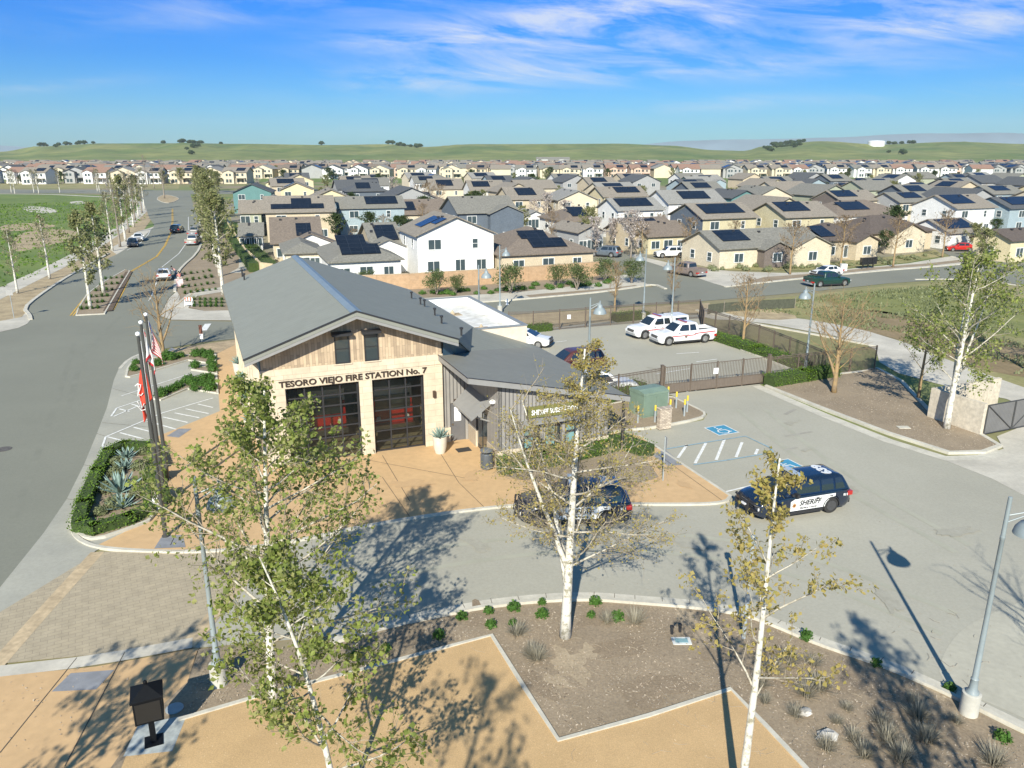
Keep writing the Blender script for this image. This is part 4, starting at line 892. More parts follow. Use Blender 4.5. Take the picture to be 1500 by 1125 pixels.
    for sy in (-1, 1):
        (f0, f1), (r0, r1) = S['doors']
        side(f0+.03, f1+.25, sy, cutf=.40); side(r0+.03, r1-.02, sy, cutr=.10 if kind != 'suv' else 0)
        if S['q']: side(S['q'][0]+.06, S['q'][1], sy, cutr=.16)
        mb = MB(); mb.box(S['doors'][0][1]+.18, S['doors'][0][1]+.32, min(sy*hw*.93, sy*(hw+.17)), max(sy*hw*.93, sy*(hw+.17)), zb-.02, zb+.15); mb.build('mirror', M_trim if body_m in (P_navy, P_black) else body_m, o)
        for q0, q1 in S['doors']:
            mb = MB(); yy = sy*(hw-.004); mb.box(q0+.10, q0+.26, min(yy, yy+sy*.03), max(yy, yy+sy*.03), zb-.22, zb-.185); mb.build('door_handle', M_trim, o)
        mb = MB()
        for q in (S['doors'][0][0]-.02, S['doors'][0][1]+.42, S['doors'][1][0]-.04): mb.box(q, q+.012, min(sy*(hw-.01), sy*(hw+.002)), max(sy*(hw-.01), sy*(hw+.002)), .38, zb-.14)
        mb.build('door_seam', M_trim, o)
        for xw in (xf, xr):
            mb = MB(); mb.lathe([(r*.62,-.115),(r*.93,-.115),(r,-.06),(r,.06),(r*.93,.115),(r*.62,.115)], 22, (xw, sy*(hw-.105), r), axis='y'); w = mb.build('wheel', M_tyre, o, angle=40)
            mb = MB(); yo = sy*.10
            mb.lathe([(.001,-.03),(r*.63,-.03),(r*.63,.03),(.001,.03)][:], 18, (xw, sy*(hw-.012), r), axis='y')
            for q in range(5):
                an = q*2*math.pi/5+.3; mb.obox((xw+math.cos(an)*r*.33, sy*(hw+.018), r+math.sin(an)*r*.33), (math.cos(an)*r*.26,0,math.sin(an)*r*.26), (0,.012,0), (-math.sin(an)*.035,0,math.cos(an)*.035))
            mb.lathe([(.001,-.02),(r*.18,-.02),(r*.16,.02),(.001,.02)], 10, (xw, sy*(hw+.018), r), axis='y')
            mb.build('rim', rim or M_rim, w)
            mb = MB()
            pts = [(xw+Ra*math.cos(t), sy*(hw+.004), r-.02+Ra*math.sin(t)) for t in [math.pi*i/12 for i in range(13)]]
            mb.tube(pts, .028, 5); mb.build('wheel_arch', M_trim if kind != 'sedan' else body_m, o)
        zf = tabl(S['top'], L/2-.12)
        mb = MB(); mb.box(L/2-.22, L/2-.015, min(sy*hw*.56, sy*hw*.90), max(sy*hw*.56, sy*hw*.90), zf-.24, zf-.10); mb.build('headlight', M_lamp, o)
        zt = tabl(S['top'], -L/2+.05)
        mb = MB(); mb.box(-L/2-.012, -L/2+.25, min(sy*hw*.62, sy*(hw*.985)), max(sy*hw*.62, sy*(hw*.985)), zt-.30, zt-.10); mb.build('tail_light', M_tail, o)
    mb = MB(); mb.box(L/2-.12, L/2+.012, -hw*.52, hw*.52, .62, .84)
    g = mb.build('grille', M_trim, o)
    mb = MB()
    for q in range(3): mb.box(L/2+.0121, L/2+.022, -hw*.5, hw*.5, .65+q*.07, .67+q*.07)
    mb.build('grille_bar', M_rim, g)
    bmn = P_silver if kind == 'pickup' and body_m not in (P_navy, P_black) else M_trim
    mb = MB(); mb.prism([(L/2-.2,-hw*.9),(L/2-.02,-hw*.84),(L/2+.05,-hw*.6),(L/2+.05,hw*.6),(L/2-.02,hw*.84),(L/2-.2,hw*.9)], .36, .56, 'z'); mb.build('front_bumper', bmn, o)
    mb = MB(); mb.prism([(-L/2+.2,-hw*.9),(-L/2,-hw*.86),(-L/2-.05,-hw*.6),(-L/2-.05,hw*.6),(-L/2,hw*.86),(-L/2+.2,hw*.9)], .36, .56, 'z'); mb.build('rear_bumper', bmn, o)
    mb = MB(); mb.box(-L/2-.022, -L/2-.012, -.16, .16, .66, .76); mb.box(-L/2-.02,-L/2+.1,-.16,.16,.67,.75); mb.build('number_plate', M_plate, o)
    if S.get('bed'):
        x0, x1 = -L/2+.01, -1.20
        for sy in (-1, 1):
            mb = MB(); mb.prism([(sy*hw*.84, .86),(sy*hw*.985, .72),(sy*hw*.985, 1.20),(sy*hw*.84, 1.22)], x0, x1, 'x'); mb.build('bed_side', body_m, o)
        mb = MB(); mb.box(x0-.002, x0+.06, -hw*.835, hw*.835, .80, 1.20); mb.build('tailgate', body_m, o)
        mb = MB(); mb.box(x0+.065, x1-.01, -hw*.83, hw*.83, .86, .925); mb.build('bed_liner', M_trim, o)
    else:
        mb = MB(); mb.box(-L/2+.02, -L/2+.03, -.5, .5, zb-.02, zb); mb.build('badge', M_rim, o)
    if rails:
        for sy in (-1, 1):
            mb = MB(); mb.tube([(hi[0]+.25,sy*(S['hwh']-.1),zr),(hi[0]+.3,sy*(S['hwh']-.1),zr+.06),(hi[1]-.5,sy*(S['hwh']-.1),zr+.06),(hi[1]-.4,sy*(S['hwh']-.1),zr)], .018, 6); mb.build('roof_rail', M_trim, o)
    o['_len'] = L; del o['_len']
    return o, S
def place_by_wheels(o, S, front_px, rear_px, near='left'):
    """stand the vehicle so that its near-side front/rear wheels touch the two surveyed ground points"""
    f, r_ = G(*front_px), G(*rear_px); d = (f-r_).normalized(); mid = (f+r_)/2
    lft = Vector((-d.y, d.x, 0)); s = -1 if near == 'left' else 1
    xm = (S['L']/2-S['fo'])-S['wb']/2
    c = mid+lft*s*(S['W']/2-.1)-d*xm
    o.location = (c.x, c.y, M_Z); o.rotation_euler = (0, 0, math.atan2(d.y, d.x))
M_Z = .035
def place_at(o, px_, yaw): p = G(*px_); o.location = (p.x, p.y, M_Z); o.rotation_euler = (0, 0, R(yaw))
# --- sheriff patrol vehicles
def sheriff(label, near):
    o, S = make_vehicle('sheriff_suv', label, 'police car', 'suv', P_navy, group='sheriff patrol vehicles in front of the station', rim=M_rimd)
    hw = S['W']/2
    for sy in (-1, 1):
        y0, y1 = sorted((sy*(hw-.03), sy*(hw+.0035)))
        mb = MB(); pr = [(-1.50,.62),(-1.42,.50),(-.98,.38),(.92,.38),(.92,.88),(.55,.96),(-1.05,.985),(-1.50,.985)]
        pr = [(-1.06,.40),(.86,.40),(.86,.86),(.62,.97),(-1.55,.99),(-1.55,.86),(-1.25,.78),(-1.12,.62)]
        mb.prism(pr, y0, y1, 'y'); dp = mb.build('door_panel', P_white, o); dp['label'] = 'white door panel with sheriff lettering'
        rot = (R(90), 0, 0) if sy < 0 else (R(90), 0, R(180))
        yy = sy*(hw+.006)
        text('SHERIFF', 'lettering', .34, M_trim, dp, (-.86, yy, .63) if sy < 0 else (.40, yy, .63), rot, width=1.22, off=.012, ext=.002, shear=.25)
        text('Madera County', 'lettering', .12, M_trim, dp, (-.62, yy, .46) if sy < 0 else (.34, yy, .46), rot, width=.92, off=.004, ext=.002)
        text('911', 'lettering', .16, P_white, o, (-2.22, yy+sy*.004, .80) if sy < 0 else (-1.98, yy+sy*.004, .80), rot, width=.24, off=.008, ext=.002)
        mb = MB(); cx, cz = (.66, .66); pts = []
        for i in range(14): rr_ = .17 if i % 2 == 0 else .075; an = i*math.pi/7+math.pi/2; pts.append((cx+rr_*math.cos(an), cz+rr_*math.sin(an)))
        mb.prism(pts, *sorted((yy, yy-sy*.004)), 'y'); mb.lathe([(.001,0),(.055,0),(.055,.004),(.001,.004)], 12, (cx, yy-(.0 if sy>0 else .004), cz), m=1, axis='y')
        mb.build('badge', [mat('star_gold', (.42,.20,.06), .5, .05, 9), mat('star_centre', (.20,.09,.03), .5, .05, 9)], dp)
        mb = MB(); mb.tube([(.78,sy*.84,1.12),(.78,sy*(hw+.02),1.18)], .02, 6); mb.lathe([(.001,-.05),(.07,-.04),(.08,.05),(.001,.06)], 10, (.80,sy*(hw+.05),1.2), axis='z'); mb.build('spotlight', M_trim, o)
    text('639', 'lettering', .62, P_white, o, (-1.62, .55, 1.80), (0, 0, R(-90)), width=1.1, off=.03, ext=.004)
    mb = MB(); mb.box(-.02,.26,-.62,.62,1.79,1.90); mb.build('light_bar', mat('lightbar_clear', (.42,.48,.52), .2, .05, 6, coat=1), o)
    mb = MB(); X = S['L']/2
    for sy in (-1, 1):
        b = MB(); b.obox((X+.16, sy*.32, .66), (.03,0,.0), (0,.05,0), (-.06,0,.34)); b.build('push_bar', M_trim, o)
        b = MB(); b.tube([(X+.14,sy*.34,.86),(X+.10,sy*.75,.84),(X-.08,sy*.92,.78),(X-.06,sy*.93,.55),(X+.12,sy*.70,.48),(X+.15,sy*.34,.46)], .04, 6); b.build('push_bar', M_trim, o)
    b = MB(); b.box(X+.10, X+.18, -.27, .27, .76, .84); b.box(X+.10, X+.18, -.27, .27, .50, .58); b.build('push_bar', M_trim, o)
    b = MB(); b.box(X+.181, X+.19, -.15, .15, .60, .70); b.box(X+.05, X+.18, -.13, .13, .61, .69); b.build('number_plate', M_plate, o)
    return o, S
o, S = sheriff('black and white sheriff SUV with gold star, standing in open view beside the accessible bay', 'l'); place_by_wheels(o, S, (1134,764), (1213,751.5))
o, S = sheriff('black and white sheriff SUV half hidden behind the middle white-barked tree', 'l'); place_by_wheels(o, S, (788,773), (889.5,771))
# --- white department trucks in the yard
def dept(kind, label, shell=False):
    o, S = make_vehicle('department_truck', label, 'pickup truck', 'pickup', P_white, group='white department trucks in the yard')
    hw = S['W']/2; red = mat('stripe_red', (.45,.02,.03), .5, .05, 5)
    for sy in (-1, 1):
        mb = MB()
        for a, b, c, d in ((-2.7,-.9,1.0,.94),(-.9,-.5,.94,.80),(-.5,1.6,.80,.80)): mb.prism([(a, c+.04),(a, c-.04),(b, d-.04),(b, d+.04)][::-1], *sorted((sy*(hw-.02), sy*(hw+.004))), 'y')
        mb.build('stripe', red, o)
        mb = MB(); mb.lathe([(.001,-.004),(.13,-.004),(.13,.004),(.001,.004)], 14, (.25, sy*(hw+.005), .72), axis='y'); mb.build('door_emblem', mat('emblem_dark', (.16,.10,.08), .5, .05, 5), o)
    mb = MB(); mb.box(.0,.22,-.6,.6,1.87,1.97); mb.build('light_bar', mat('bar_red', (.25,.03,.03), .2, .05, 6, coat=1), o)
    if shell:
        mb = MB(); mb.prism([(-hw*.93,1.2),(hw*.93,1.2),(hw*.78,1.82),(-hw*.78,1.82)], -2.8, -1.16, 'x'); cs = mb.build('camper_shell', P_white, o)
        for sy in (-1, 1):
            mb = MB(); n_ = Vector((0, sy*.62, .15*hw)).normalized()*.012
            Q = [Vector((-2.6,sy*hw*.905,1.3)), Vector((-1.35,sy*hw*.905,1.3)), Vector((-1.35,sy*hw*.82,1.66)), Vector((-2.6,sy*hw*.82,1.66))]; Q = [q+n_ for q in Q]
            mb.quad(*(Q if sy < 0 else Q[::-1])); mb.build('side_window', M_cglass, cs)
    return o, S
o, S = dept('pickup', 'white pickup with red stripe, open bed, nearer of the pair in the fenced yard'); place_by_wheels(o, S, (980,507), (1031,502.5))
o, S = dept('pickup', 'white pickup with camper shell and black grille, farther of the pair in the fenced yard', True); place_by_wheels(o, S, (943,497.5), (994,492))
# --- other vehicles
def veh(name, label, cat, kind, m, wh=None, at=None, yaw=0, near='left', **kw):
    o, S = make_vehicle(name, label, cat, kind, m, **kw)
    if wh: place_by_wheels(o, S, wh[0], wh[1], near)
    else: place_at(o, at, yaw)
    return o
veh('parked_car', 'white sedan stopped at the kerb beside two people on the main road', 'car', 'sedan', P_white, at=(241,409), yaw=112)
veh('moving_car', 'dark car waiting in the left lane in front of the white one', 'car', 'sedan', P_blue, at=(195,361), yaw=-66)
veh('moving_car', 'white car waiting behind the dark one in the left lane', 'car', 'sedan', P_white, at=(203,353), yaw=-66)
veh('moving_car', 'black SUV driving up the main road beyond the turning lane', 'car', 'suv', P_black, at=(260,341), yaw=100)
veh('parked_truck', 'light grey pickup parked at the right kerb of the main road, nearer one', 'pickup truck', 'pickup', P_tan, at=(284,358), yaw=100)
veh('parked_truck', 'darker grey pickup parked at the main road kerb ahead of the light grey one', 'pickup truck', 'pickup', P_grey, at=(287,345), yaw=97)
veh('moving_truck', 'dark green pickup driving along the side street next to the white sedan', 'pickup truck', 'pickup', P_green, wh=((1233,419.5),(1204,421)), near='right')
veh('parked_car', 'white sedan parked on the side street behind the dark green pickup', 'car', 'sedan', P_white, wh=((1199,407.5),(1233,404.5)))
veh('parked_car', 'silver-blue SUV parked at the end of the short side street beside the blossom trees', 'car', 'suv', paint('paint_slate', (.16,.19,.22), metal=.4), at=(887,376), yaw=150, rails=True)
veh('parked_car', 'white SUV parked on the driveway by the cream bungalow', 'car', 'suv', P_white, at=(981,377), yaw=190, rails=True)
veh('parked_truck', 'old grey and rust pickup parked at the corner of the side street', 'pickup truck', 'pickup', paint('paint_rust', (.20,.16,.14)), wh=((986,402),(1010,406)))
veh('parked_car', 'red hatchback parked on the far right street beside the yellow house', 'car', 'sedan', P_red, at=(1405,368), yaw=175)
veh('parked_car', 'white car behind the flat-roofed block, only its nose showing', 'car', 'sedan', P_white, at=(769,506), yaw=-18)
veh('parked_car', 'dark maroon SUV parked behind the station with its lower body hidden by the roof', 'car', 'suv', P_brown, at=(838,545), yaw=200)
o, S = make_vehicle('patrol_car', 'white patrol car with light bar inside the rail fence behind the station', 'police car', 'suv', P_white)
place_at(o, (880,579), 12); mb = MB(); mb.box(-.02,.26,-.62,.62,1.79,1.90); mb.build('light_bar', mat('bar_blue', (.05,.16,.32), .2, .05, 6, coat=1), o)

# ================================================================== VEGETATION
def barkmat(name, c1, c2, scale=5, lo=.45, hi=.55, c3=None):
    m = mat(name, c1, .85, .1, scale, .3, col2=c2, contrast=(lo, hi)); return m
M_sycbark = barkmat('sycamore_bark', (.62,.59,.52), (.27,.25,.18), 4.5, .38, .5)
M_limb = barkmat('limb_bark', (.50,.46,.38), (.26,.23,.17), 6, .4, .55)
M_twig = mat('twig_bark', (.33,.28,.21), .9, .15, 6)
M_orange = mat('ochre_bark', (.37,.25,.11), .9, .15, 3, col2=(.21,.155,.10))
M_greyb = mat('grey_bark', (.27,.23,.185), .9, .15, 5)
L_syc = leafmat('sycamore_leaf', (.34,.40,.09), (.44,.43,.17), (.19,.24,.06), .5)
L_syc2 = leafmat('young_leaf', (.42,.36,.10), (.33,.30,.09), (.46,.36,.13), .45)
L_street = leafmat('street_leaf', (.27,.28,.11), (.38,.36,.18), (.19,.21,.08), .4)
L_pale = leafmat('pale_twigs', (.27,.245,.14), (.33,.30,.19), (.22,.21,.11), .3)
L_blossom = leafmat('blossom', (.72,.66,.62), (.60,.52,.47), (.45,.38,.32), .4)
L_olive = leafmat('olive_leaf', (.115,.155,.055), (.19,.22,.09), (.085,.12,.04), .3)
L_hedge = leafmat('hedge_leaf', (.14,.25,.03), (.20,.31,.04), (.09,.17,.02), .35)
L_shrub = leafmat('shrub_leaf', (.075,.17,.03), (.13,.23,.05), (.05,.12,.02), .3)
L_sage = leafmat('sage_leaf', (.21,.24,.12), (.28,.30,.16), (.15,.17,.08), .3)
L_dryt = leafmat('dry_twig', (.30,.27,.20), (.22,.19,.14), (.38,.35,.27), .2)
L_dark = leafmat('dark_leaf', (.05,.085,.025), (.09,.13,.04), (.035,.06,.02), .3)
L_brownt = leafmat('brown_twig_leaf', (.24,.17,.11), (.33,.25,.18), (.17,.125,.08), .25)
def make_tree(rnd, h, trunk_r, crown_lo, crown_r, nb, ns, ntw, nleaf, leaf, lean=(0,0), up=.75, forks=0, seg=7, droop=0, tw_r=.006, profile=None, spread=.25, curve=.12):
    """tapered trunk with limbs, side branches and twigs; leaves sit in loose tufts along the twigs"""
    T = MB(); C = MB(); TW = []
    def path(p, d, L, n, wob, lift):
        pts = [Vector(p)]; d = Vector(d).normalized()
        for i in range(n):
            d = (d+Vector((rnd.gauss(0,wob), rnd.gauss(0,wob), rnd.gauss(0,wob)+lift))).normalized()
            pts.append(pts[-1]+d*L/n)
        return pts
    n = 12; tp = []
    off = [Vector((0,0,0))]
    x = y = 0; ph = rnd.uniform(0, 6.28)
    for i in range(n+1):
        t = i/n
        tp.append(Vector((lean[0]*t*t*.6+lean[0]*t*.4+.10*math.sin(ph+t*6)*t*h*.03*8*.12, lean[1]*t+.10*math.cos(ph*1.3+t*5)*t, h*t)))
    rad = [trunk_r*(1-.9*(i/n)**1.05)+.008 for i in range(n+1)]; rad[0] *= 1.18
    T.tube(tp, rad, seg+3)
    limbs = []
    for i in range(nb):
        t = crown_lo+(1-crown_lo)*((i+rnd.random())/nb)**.9*.97
        k = min(n-1, int(t*n)); p = tp[k].lerp(tp[k+1], t*n-k)
        az = i*2.4+rnd.uniform(-.5,.5); pr = profile(t) if profile else math.sin(math.pi*min(1, (t-crown_lo)/(1-crown_lo)*.8+.18))
        L = crown_r*max(.18, pr)*rnd.uniform(.75, 1.2)
        el = up*rnd.uniform(.7, 1.2)
        d = Vector((math.cos(az)*math.cos(el), math.sin(az)*math.cos(el), math.sin(el)))
        r0 = min(rad[k]*.5, .006+.011*L)
        pts = path(p, d, L, 5, curve, .05-droop*.1)
        T.tube(pts, [r0*(1-.75*q/5) for q in range(6)], 5, cap=False, m=2); limbs.append((pts, r0, L))
    for i in range(forks):
        az = rnd.uniform(0, 6.28); t = crown_lo*rnd.uniform(.85, 1.15); k = min(n-1, int(t*n))
        d = Vector((math.cos(az)*.45, math.sin(az)*.45, 1)); L = h*(1-t)*rnd.uniform(.7,.9)
        pts = path(tp[k], d, L, 7, .07, .05); T.tube(pts, [rad[k]*.7*(1-.85*q/7) for q in range(8)], 6, cap=False); limbs.append((pts, rad[k]*.5, L*.7))
    for pts, r0, L in limbs:
        for j in range(ns):
            t = (.18+.82*(j+rnd.random())/ns)*(len(pts)-1); k = min(len(pts)-2, int(t)); p = pts[k].lerp(pts[k+1], t-k)
            base = (pts[k+1]-pts[k]).normalized(); side = base.cross(Vector((rnd.gauss(0,1),rnd.gauss(0,1),rnd.gauss(0,1)))).normalized()
            d = base*.75+side*.8+Vector((0,0,.22-droop)); l2 = L*rnd.uniform(.28,.5)*(1-.35*t/(len(pts)-1))
            q = path(p, d, l2, 3, .15, .03-droop*.15); T.tube(q, [max(.005, r0*.34*(1-.7*i/3)) for i in range(4)], 4, cap=False, m=1)
            for w in range(ntw):
                tt = (.15+.85*(w+rnd.random())/ntw)*3; kk = min(2, int(tt)); p2 = q[kk].lerp(q[kk+1], tt-kk)
                b2 = (q[kk+1]-q[kk]).normalized(); s2 = b2.cross(Vector((rnd.gauss(0,1),rnd.gauss(0,1),rnd.gauss(0,1)))).normalized()
                l3 = l2*rnd.uniform(.3,.6); q3 = path(p2, b2*.7+s2*.8+Vector((0,0,.15-droop)), l3, 2, .15, 0)
                T.tube(q3, [tw_r, tw_r*.8, tw_r*.5], 3, cap=False, m=1)
                for _ in range(nleaf):
                    a = rnd.random()*2; kk3 = min(1, int(a)); c = q3[kk3].lerp(q3[kk3+1], a-kk3)
                    c = c+Vector((rnd.gauss(0,spread*.3), rnd.gauss(0,spread*.3), rnd.gauss(0,spread*.3)))
                    C.leaf(c, leaf, rnd)
    return T, C
def tree(name, label, cat, loc, bark, lm, group=None, rz=0, seed=1, **kw):
    rnd = random.Random(seed); T, C = make_tree(rnd, **kw)
    o = thing(name, label, cat, loc, rz, group)
    T.build('trunk', [bark, M_twig if bark is M_sycbark else bark, M_limb if bark is M_sycbark else bark], o, smooth=True)
    if C.f: C.build('crown', lm, o)
    return o
def W(u, v, z=0): p = G(u, v); return (p.x, p.y, z)
PROF = lambda t: max(.16, min(1, (1.04-t)*1.75))**.8
# the leafy sycamores in the foreground
tree('sycamore_tree', 'leafy green sycamore with white trunk rising from the tan court, larger of the left pair', 'tree', W(401,1041,.05), M_sycbark, L_syc, seed=5, h=9.9, trunk_r=.15, crown_lo=.20, crown_r=3.5, nb=34, ns=9, ntw=4, nleaf=8, leaf=.135, lean=(.55,.3), up=.55, spread=.30, profile=PROF)
tree('sycamore_tree', 'leafy sycamore nearest the camera at the bottom left, its trunk leaving the frame', 'tree', (-4.0*K,14.6*K,.05), M_sycbark, L_syc, seed=9, h=7.3, trunk_r=.085, crown_lo=.18, crown_r=2.7, nb=20, ns=7, ntw=4, nleaf=9, leaf=.14, lean=(-1.4,.2), up=.5, spread=.28, profile=PROF)
tree('sycamore_tree', 'white-barked sycamore with sparse yellow buds in front of the substation', 'tree', W(828,934,.04), M_sycbark, L_syc2, seed=14, h=10.2, trunk_r=.175, crown_lo=.24, crown_r=3.1, nb=30, ns=13, ntw=9, nleaf=3, leaf=.08, lean=(.4,-.1), up=.40, forks=2, spread=.2, tw_r=.006, profile=PROF)
tree('sycamore_tree', 'thin white-barked sycamore with few yellow leaves near the bottom right, trunk cut by the frame', 'tree', (5.35*K,14.8*K,.04), M_sycbark, L_syc2, seed=23, h=9.6, trunk_r=.11, crown_lo=.30, crown_r=2.4, nb=15, ns=5, ntw=4, nleaf=8, leaf=.115, lean=(.15,0), up=.75, spread=.22, profile=PROF)
tree('sycamore_tree', 'forked white-barked sycamore with fresh green leaves in the right corner bed', 'tree', W(1386,630,.12), M_sycbark, L_syc, seed=31, h=10.2, trunk_r=.18, crown_lo=.22, crown_r=3.9, nb=24, ns=7, ntw=4, nleaf=9, leaf=.17, lean=(.6,.4), up=.7, forks=2, spread=.4)
tree('young_tree', 'small green-leaved tree standing behind the corner wall beside the dirt path', 'tree', W(1345,585,.03), M_orange, L_syc, seed=37, h=6.0, trunk_r=.11, crown_lo=.25, crown_r=2.4, nb=14, ns=6, ntw=4, nleaf=3, leaf=.13, up=.7, spread=.3)
tree('sycamore_tree', 'leafy tree at the right edge leaning into the picture above the lawn', 'tree', W(1535,560,.03), M_sycbark, L_syc, seed=41, h=9, trunk_r=.16, crown_lo=.25, crown_r=4.2, nb=20, ns=7, ntw=4, nleaf=6, leaf=.16, up=.55, spread=.45)
# trees just behind the camera: only their shadows fall into the picture
tree('sycamore_tree', 'sycamore behind the camera throwing its shadow over the tan court', 'tree', (-3.6,3.4,.05), M_sycbark, L_syc, seed=51, h=11.5, trunk_r=.17, crown_lo=.2, crown_r=3.4, nb=16, ns=6, ntw=3, nleaf=4, leaf=.19, up=.85, spread=.35)
tree('sycamore_tree', 'sycamore behind the camera shading the planting at the lower right', 'tree', (9.4,6.8,.05), M_sycbark, L_syc, seed=57, h=11.2, trunk_r=.17, crown_lo=.2, crown_r=2.8, nb=18, ns=6, ntw=3, nleaf=7, leaf=.19, up=.85, spread=.35)
tree('bare_tree', 'bare tree beyond the right edge casting thin branch shadows on the drive', 'tree', (17.2,15.5,.05), M_greyb, L_dryt, seed=61, h=8, trunk_r=.14, crown_lo=.2, crown_r=3.3, nb=18, ns=5, ntw=3, nleaf=0, leaf=.1, up=.9)
tree('sycamore_tree', 'sycamore behind the camera shading the walk at the lower left', 'tree', (-13.6,8.2,.05), M_sycbark, L_syc, seed=67, h=9.5, trunk_r=.15, crown_lo=.2, crown_r=3.2, nb=17, ns=6, ntw=3, nleaf=6, leaf=.2, up=.7, spread=.35)
# bare ochre trees around the station
tree('bare_tree', 'bare ochre-branched tree in the corner bed before the rail fence', 'tree', W(1221,577,.12), M_orange, L_brownt, seed=71, h=6.2, trunk_r=.17, crown_lo=.22, crown_r=3.3, nb=24, ns=7, ntw=4, nleaf=0, leaf=.06, up=.8, forks=2, tw_r=.010)
tree('bare_tree', 'bare ochre tree behind the flagpoles at the street corner', 'tree', W(240,523,.04), M_orange, L_brownt, seed=74, h=6.6, trunk_r=.15, crown_lo=.16, crown_r=3.4, nb=22, ns=6, ntw=3, nleaf=0, leaf=.06, up=1.0, forks=2, tw_r=.011)
BARE = [((1088,507),5.6,'bare ochre tree behind the diagonal rail fence by the dirt path'),((900,462),5.2,'bare ochre tree by the side street left of the white trucks'),((985,452),5.2,'bare ochre tree by the lamp at the street junction')]
b0 = None
for (u, v), hh, lab in BARE:
    if b0 is None:
        b0 = tree('bare_tree', lab, 'tree', W(u,v,.03), M_orange, L_brownt, seed=77, group='bare street trees', h=5.8, trunk_r=.13, crown_lo=.25, crown_r=2.6, nb=20, ns=6, ntw=4, nleaf=1, leaf=.10, up=1.0, forks=1, tw_r=.014)
    else: copy_tree(b0, W(u,v,.03), rz=u*.7, label=lab, scale=hh/5.8)
# street trees along the main road
def street_proto(seed, lm, nleaf, h=10.5, bark=M_sycbark, cr=2.1, leaf=.30, lo=.24, nb=18):
    return dict(seed=seed, h=h, trunk_r=.19, crown_lo=lo, crown_r=cr, nb=nb, ns=6, ntw=3, nleaf=nleaf, leaf=leaf, up=.85, spread=.5, tw_r=.012), lm, bark
PROTO = {}
def put_tree(kind, loc, label, group, rz, scale, name='street_tree'):
    if kind not in PROTO:
        kw, lm, bk = TREEK[kind]
        PROTO[kind] = o = tree(name, label, 'tree', loc, bk, lm, group=group, rz=rz, **kw); o.scale = (scale,)*3; return o
    o = copy_tree(PROTO[kind], loc, rz, label, scale, group); o.name = name; return o
TREEK = {
 'leafy': street_proto(101, L_street, 5), 'leafy2': street_proto(102, L_street, 6, cr=2.5, lo=.2),
 'sparse': street_proto(103, L_pale, 3, leaf=.22, cr=2.0), 'bare': street_proto(104, L_brownt, 1, bark=M_greyb, leaf=.14, cr=2.2),
 'blossom': (dict(seed=105, h=6.5, trunk_r=.12, crown_lo=.2, crown_r=2.3, nb=18, ns=6, ntw=3, nleaf=5, leaf=.20, up=.8, spread=.3, tw_r=.012), L_blossom, M_greyb),
 'brown': (dict(seed=106, h=6.5, trunk_r=.14, crown_lo=.28, crown_r=2.6, nb=18, ns=6, ntw=4, nleaf=2, leaf=.16, up=.8, spread=.3, tw_r=.013), L_brownt, M_orange),
 'round': (dict(seed=107, h=7, trunk_r=.18, crown_lo=.22, crown_r=3.0, nb=18, ns=6, ntw=3, nleaf=8, leaf=.34, up=.6, spread=.6), L_dark, M_greyb),
 'green': (dict(seed=108, h=7, trunk_r=.18, crown_lo=.18, crown_r=2.8, nb=18, ns=6, ntw=3, nleaf=7, leaf=.32, up=.6, spread=.6), L_street, M_greyb),
}
rnd = random.Random(4)
STREETT = [('leafy',133,454,.98,'white-trunked street tree in the median, nearer of the two'),('leafy',152,430,1.0,'white-trunked street tree in the median, farther of the two'),
 ('leafy2',327,432,1.12,'tall pale-trunked street tree at the pavement corner behind the station roof'),('sparse',26,430,.72,'thin bare street tree by the left footpath, nearest the left edge'),('sparse',73,409,.80,'thin bare street tree by the left footpath, second from the left edge')]
for kd, u, v, s_, lab in STREETT: put_tree(kd, W(u,v,.05), lab, 'street trees along the main road', u*.37, s_)
i = 0
for (u, v) in [(165,368),(176,362),(184,354),(189,341),(196,333),(198,323),(203,318),(208,312),(212,308),(190,312)]:
    put_tree(('sparse','bare','leafy','bare')[i % 4], W(u,v,.05), 'slender street tree in the row between footpath and road on the left', 'left row of street trees', i*1.3, .95+.1*(i % 3)); i += 1
for (u, v) in [(322,405),(318,392),(314,380),(313,366),(308,352),(307,340),(304,330),(301,322),(298,314),(295,306),(292,299),(296,292)]:
    put_tree(('leafy2','leafy','leafy2')[i % 3], W(u,v,.05), 'olive-green street tree in the dense row on the right of the main road', 'right row of street trees', i*1.7, 1.0+.08*(i % 3)); i += 1
for (u, v) in [(17,283),(22,284),(50,283),(57,284),(88,283),(143,281),(146,282),(163,286),(137,268),(182,290)]:
    put_tree('sparse', W(u,v,.02), 'pale-trunked young tree by the far cross road left of the main road', 'trees along the far cross road', i*2.1, .95); i += 1
put_tree('bare', W(241,291,.12), 'bare tree in the tip of the far median', 'street trees along the main road', .4, 1.35)
for (u, v, s_) in [(215,274,1.5),(226,276,1.2),(240,270,1.0),(265,270,1.2),(283,268,1.1),(300,276,1.3),(310,280,1.3),(320,282,1.2)]:
    put_tree('bare' if u < 240 else 'green', W(u,v,.02), 'round-crowned tree in the clump beyond the end of the main road', 'clump at the end of the main road', i, s_); i += 1
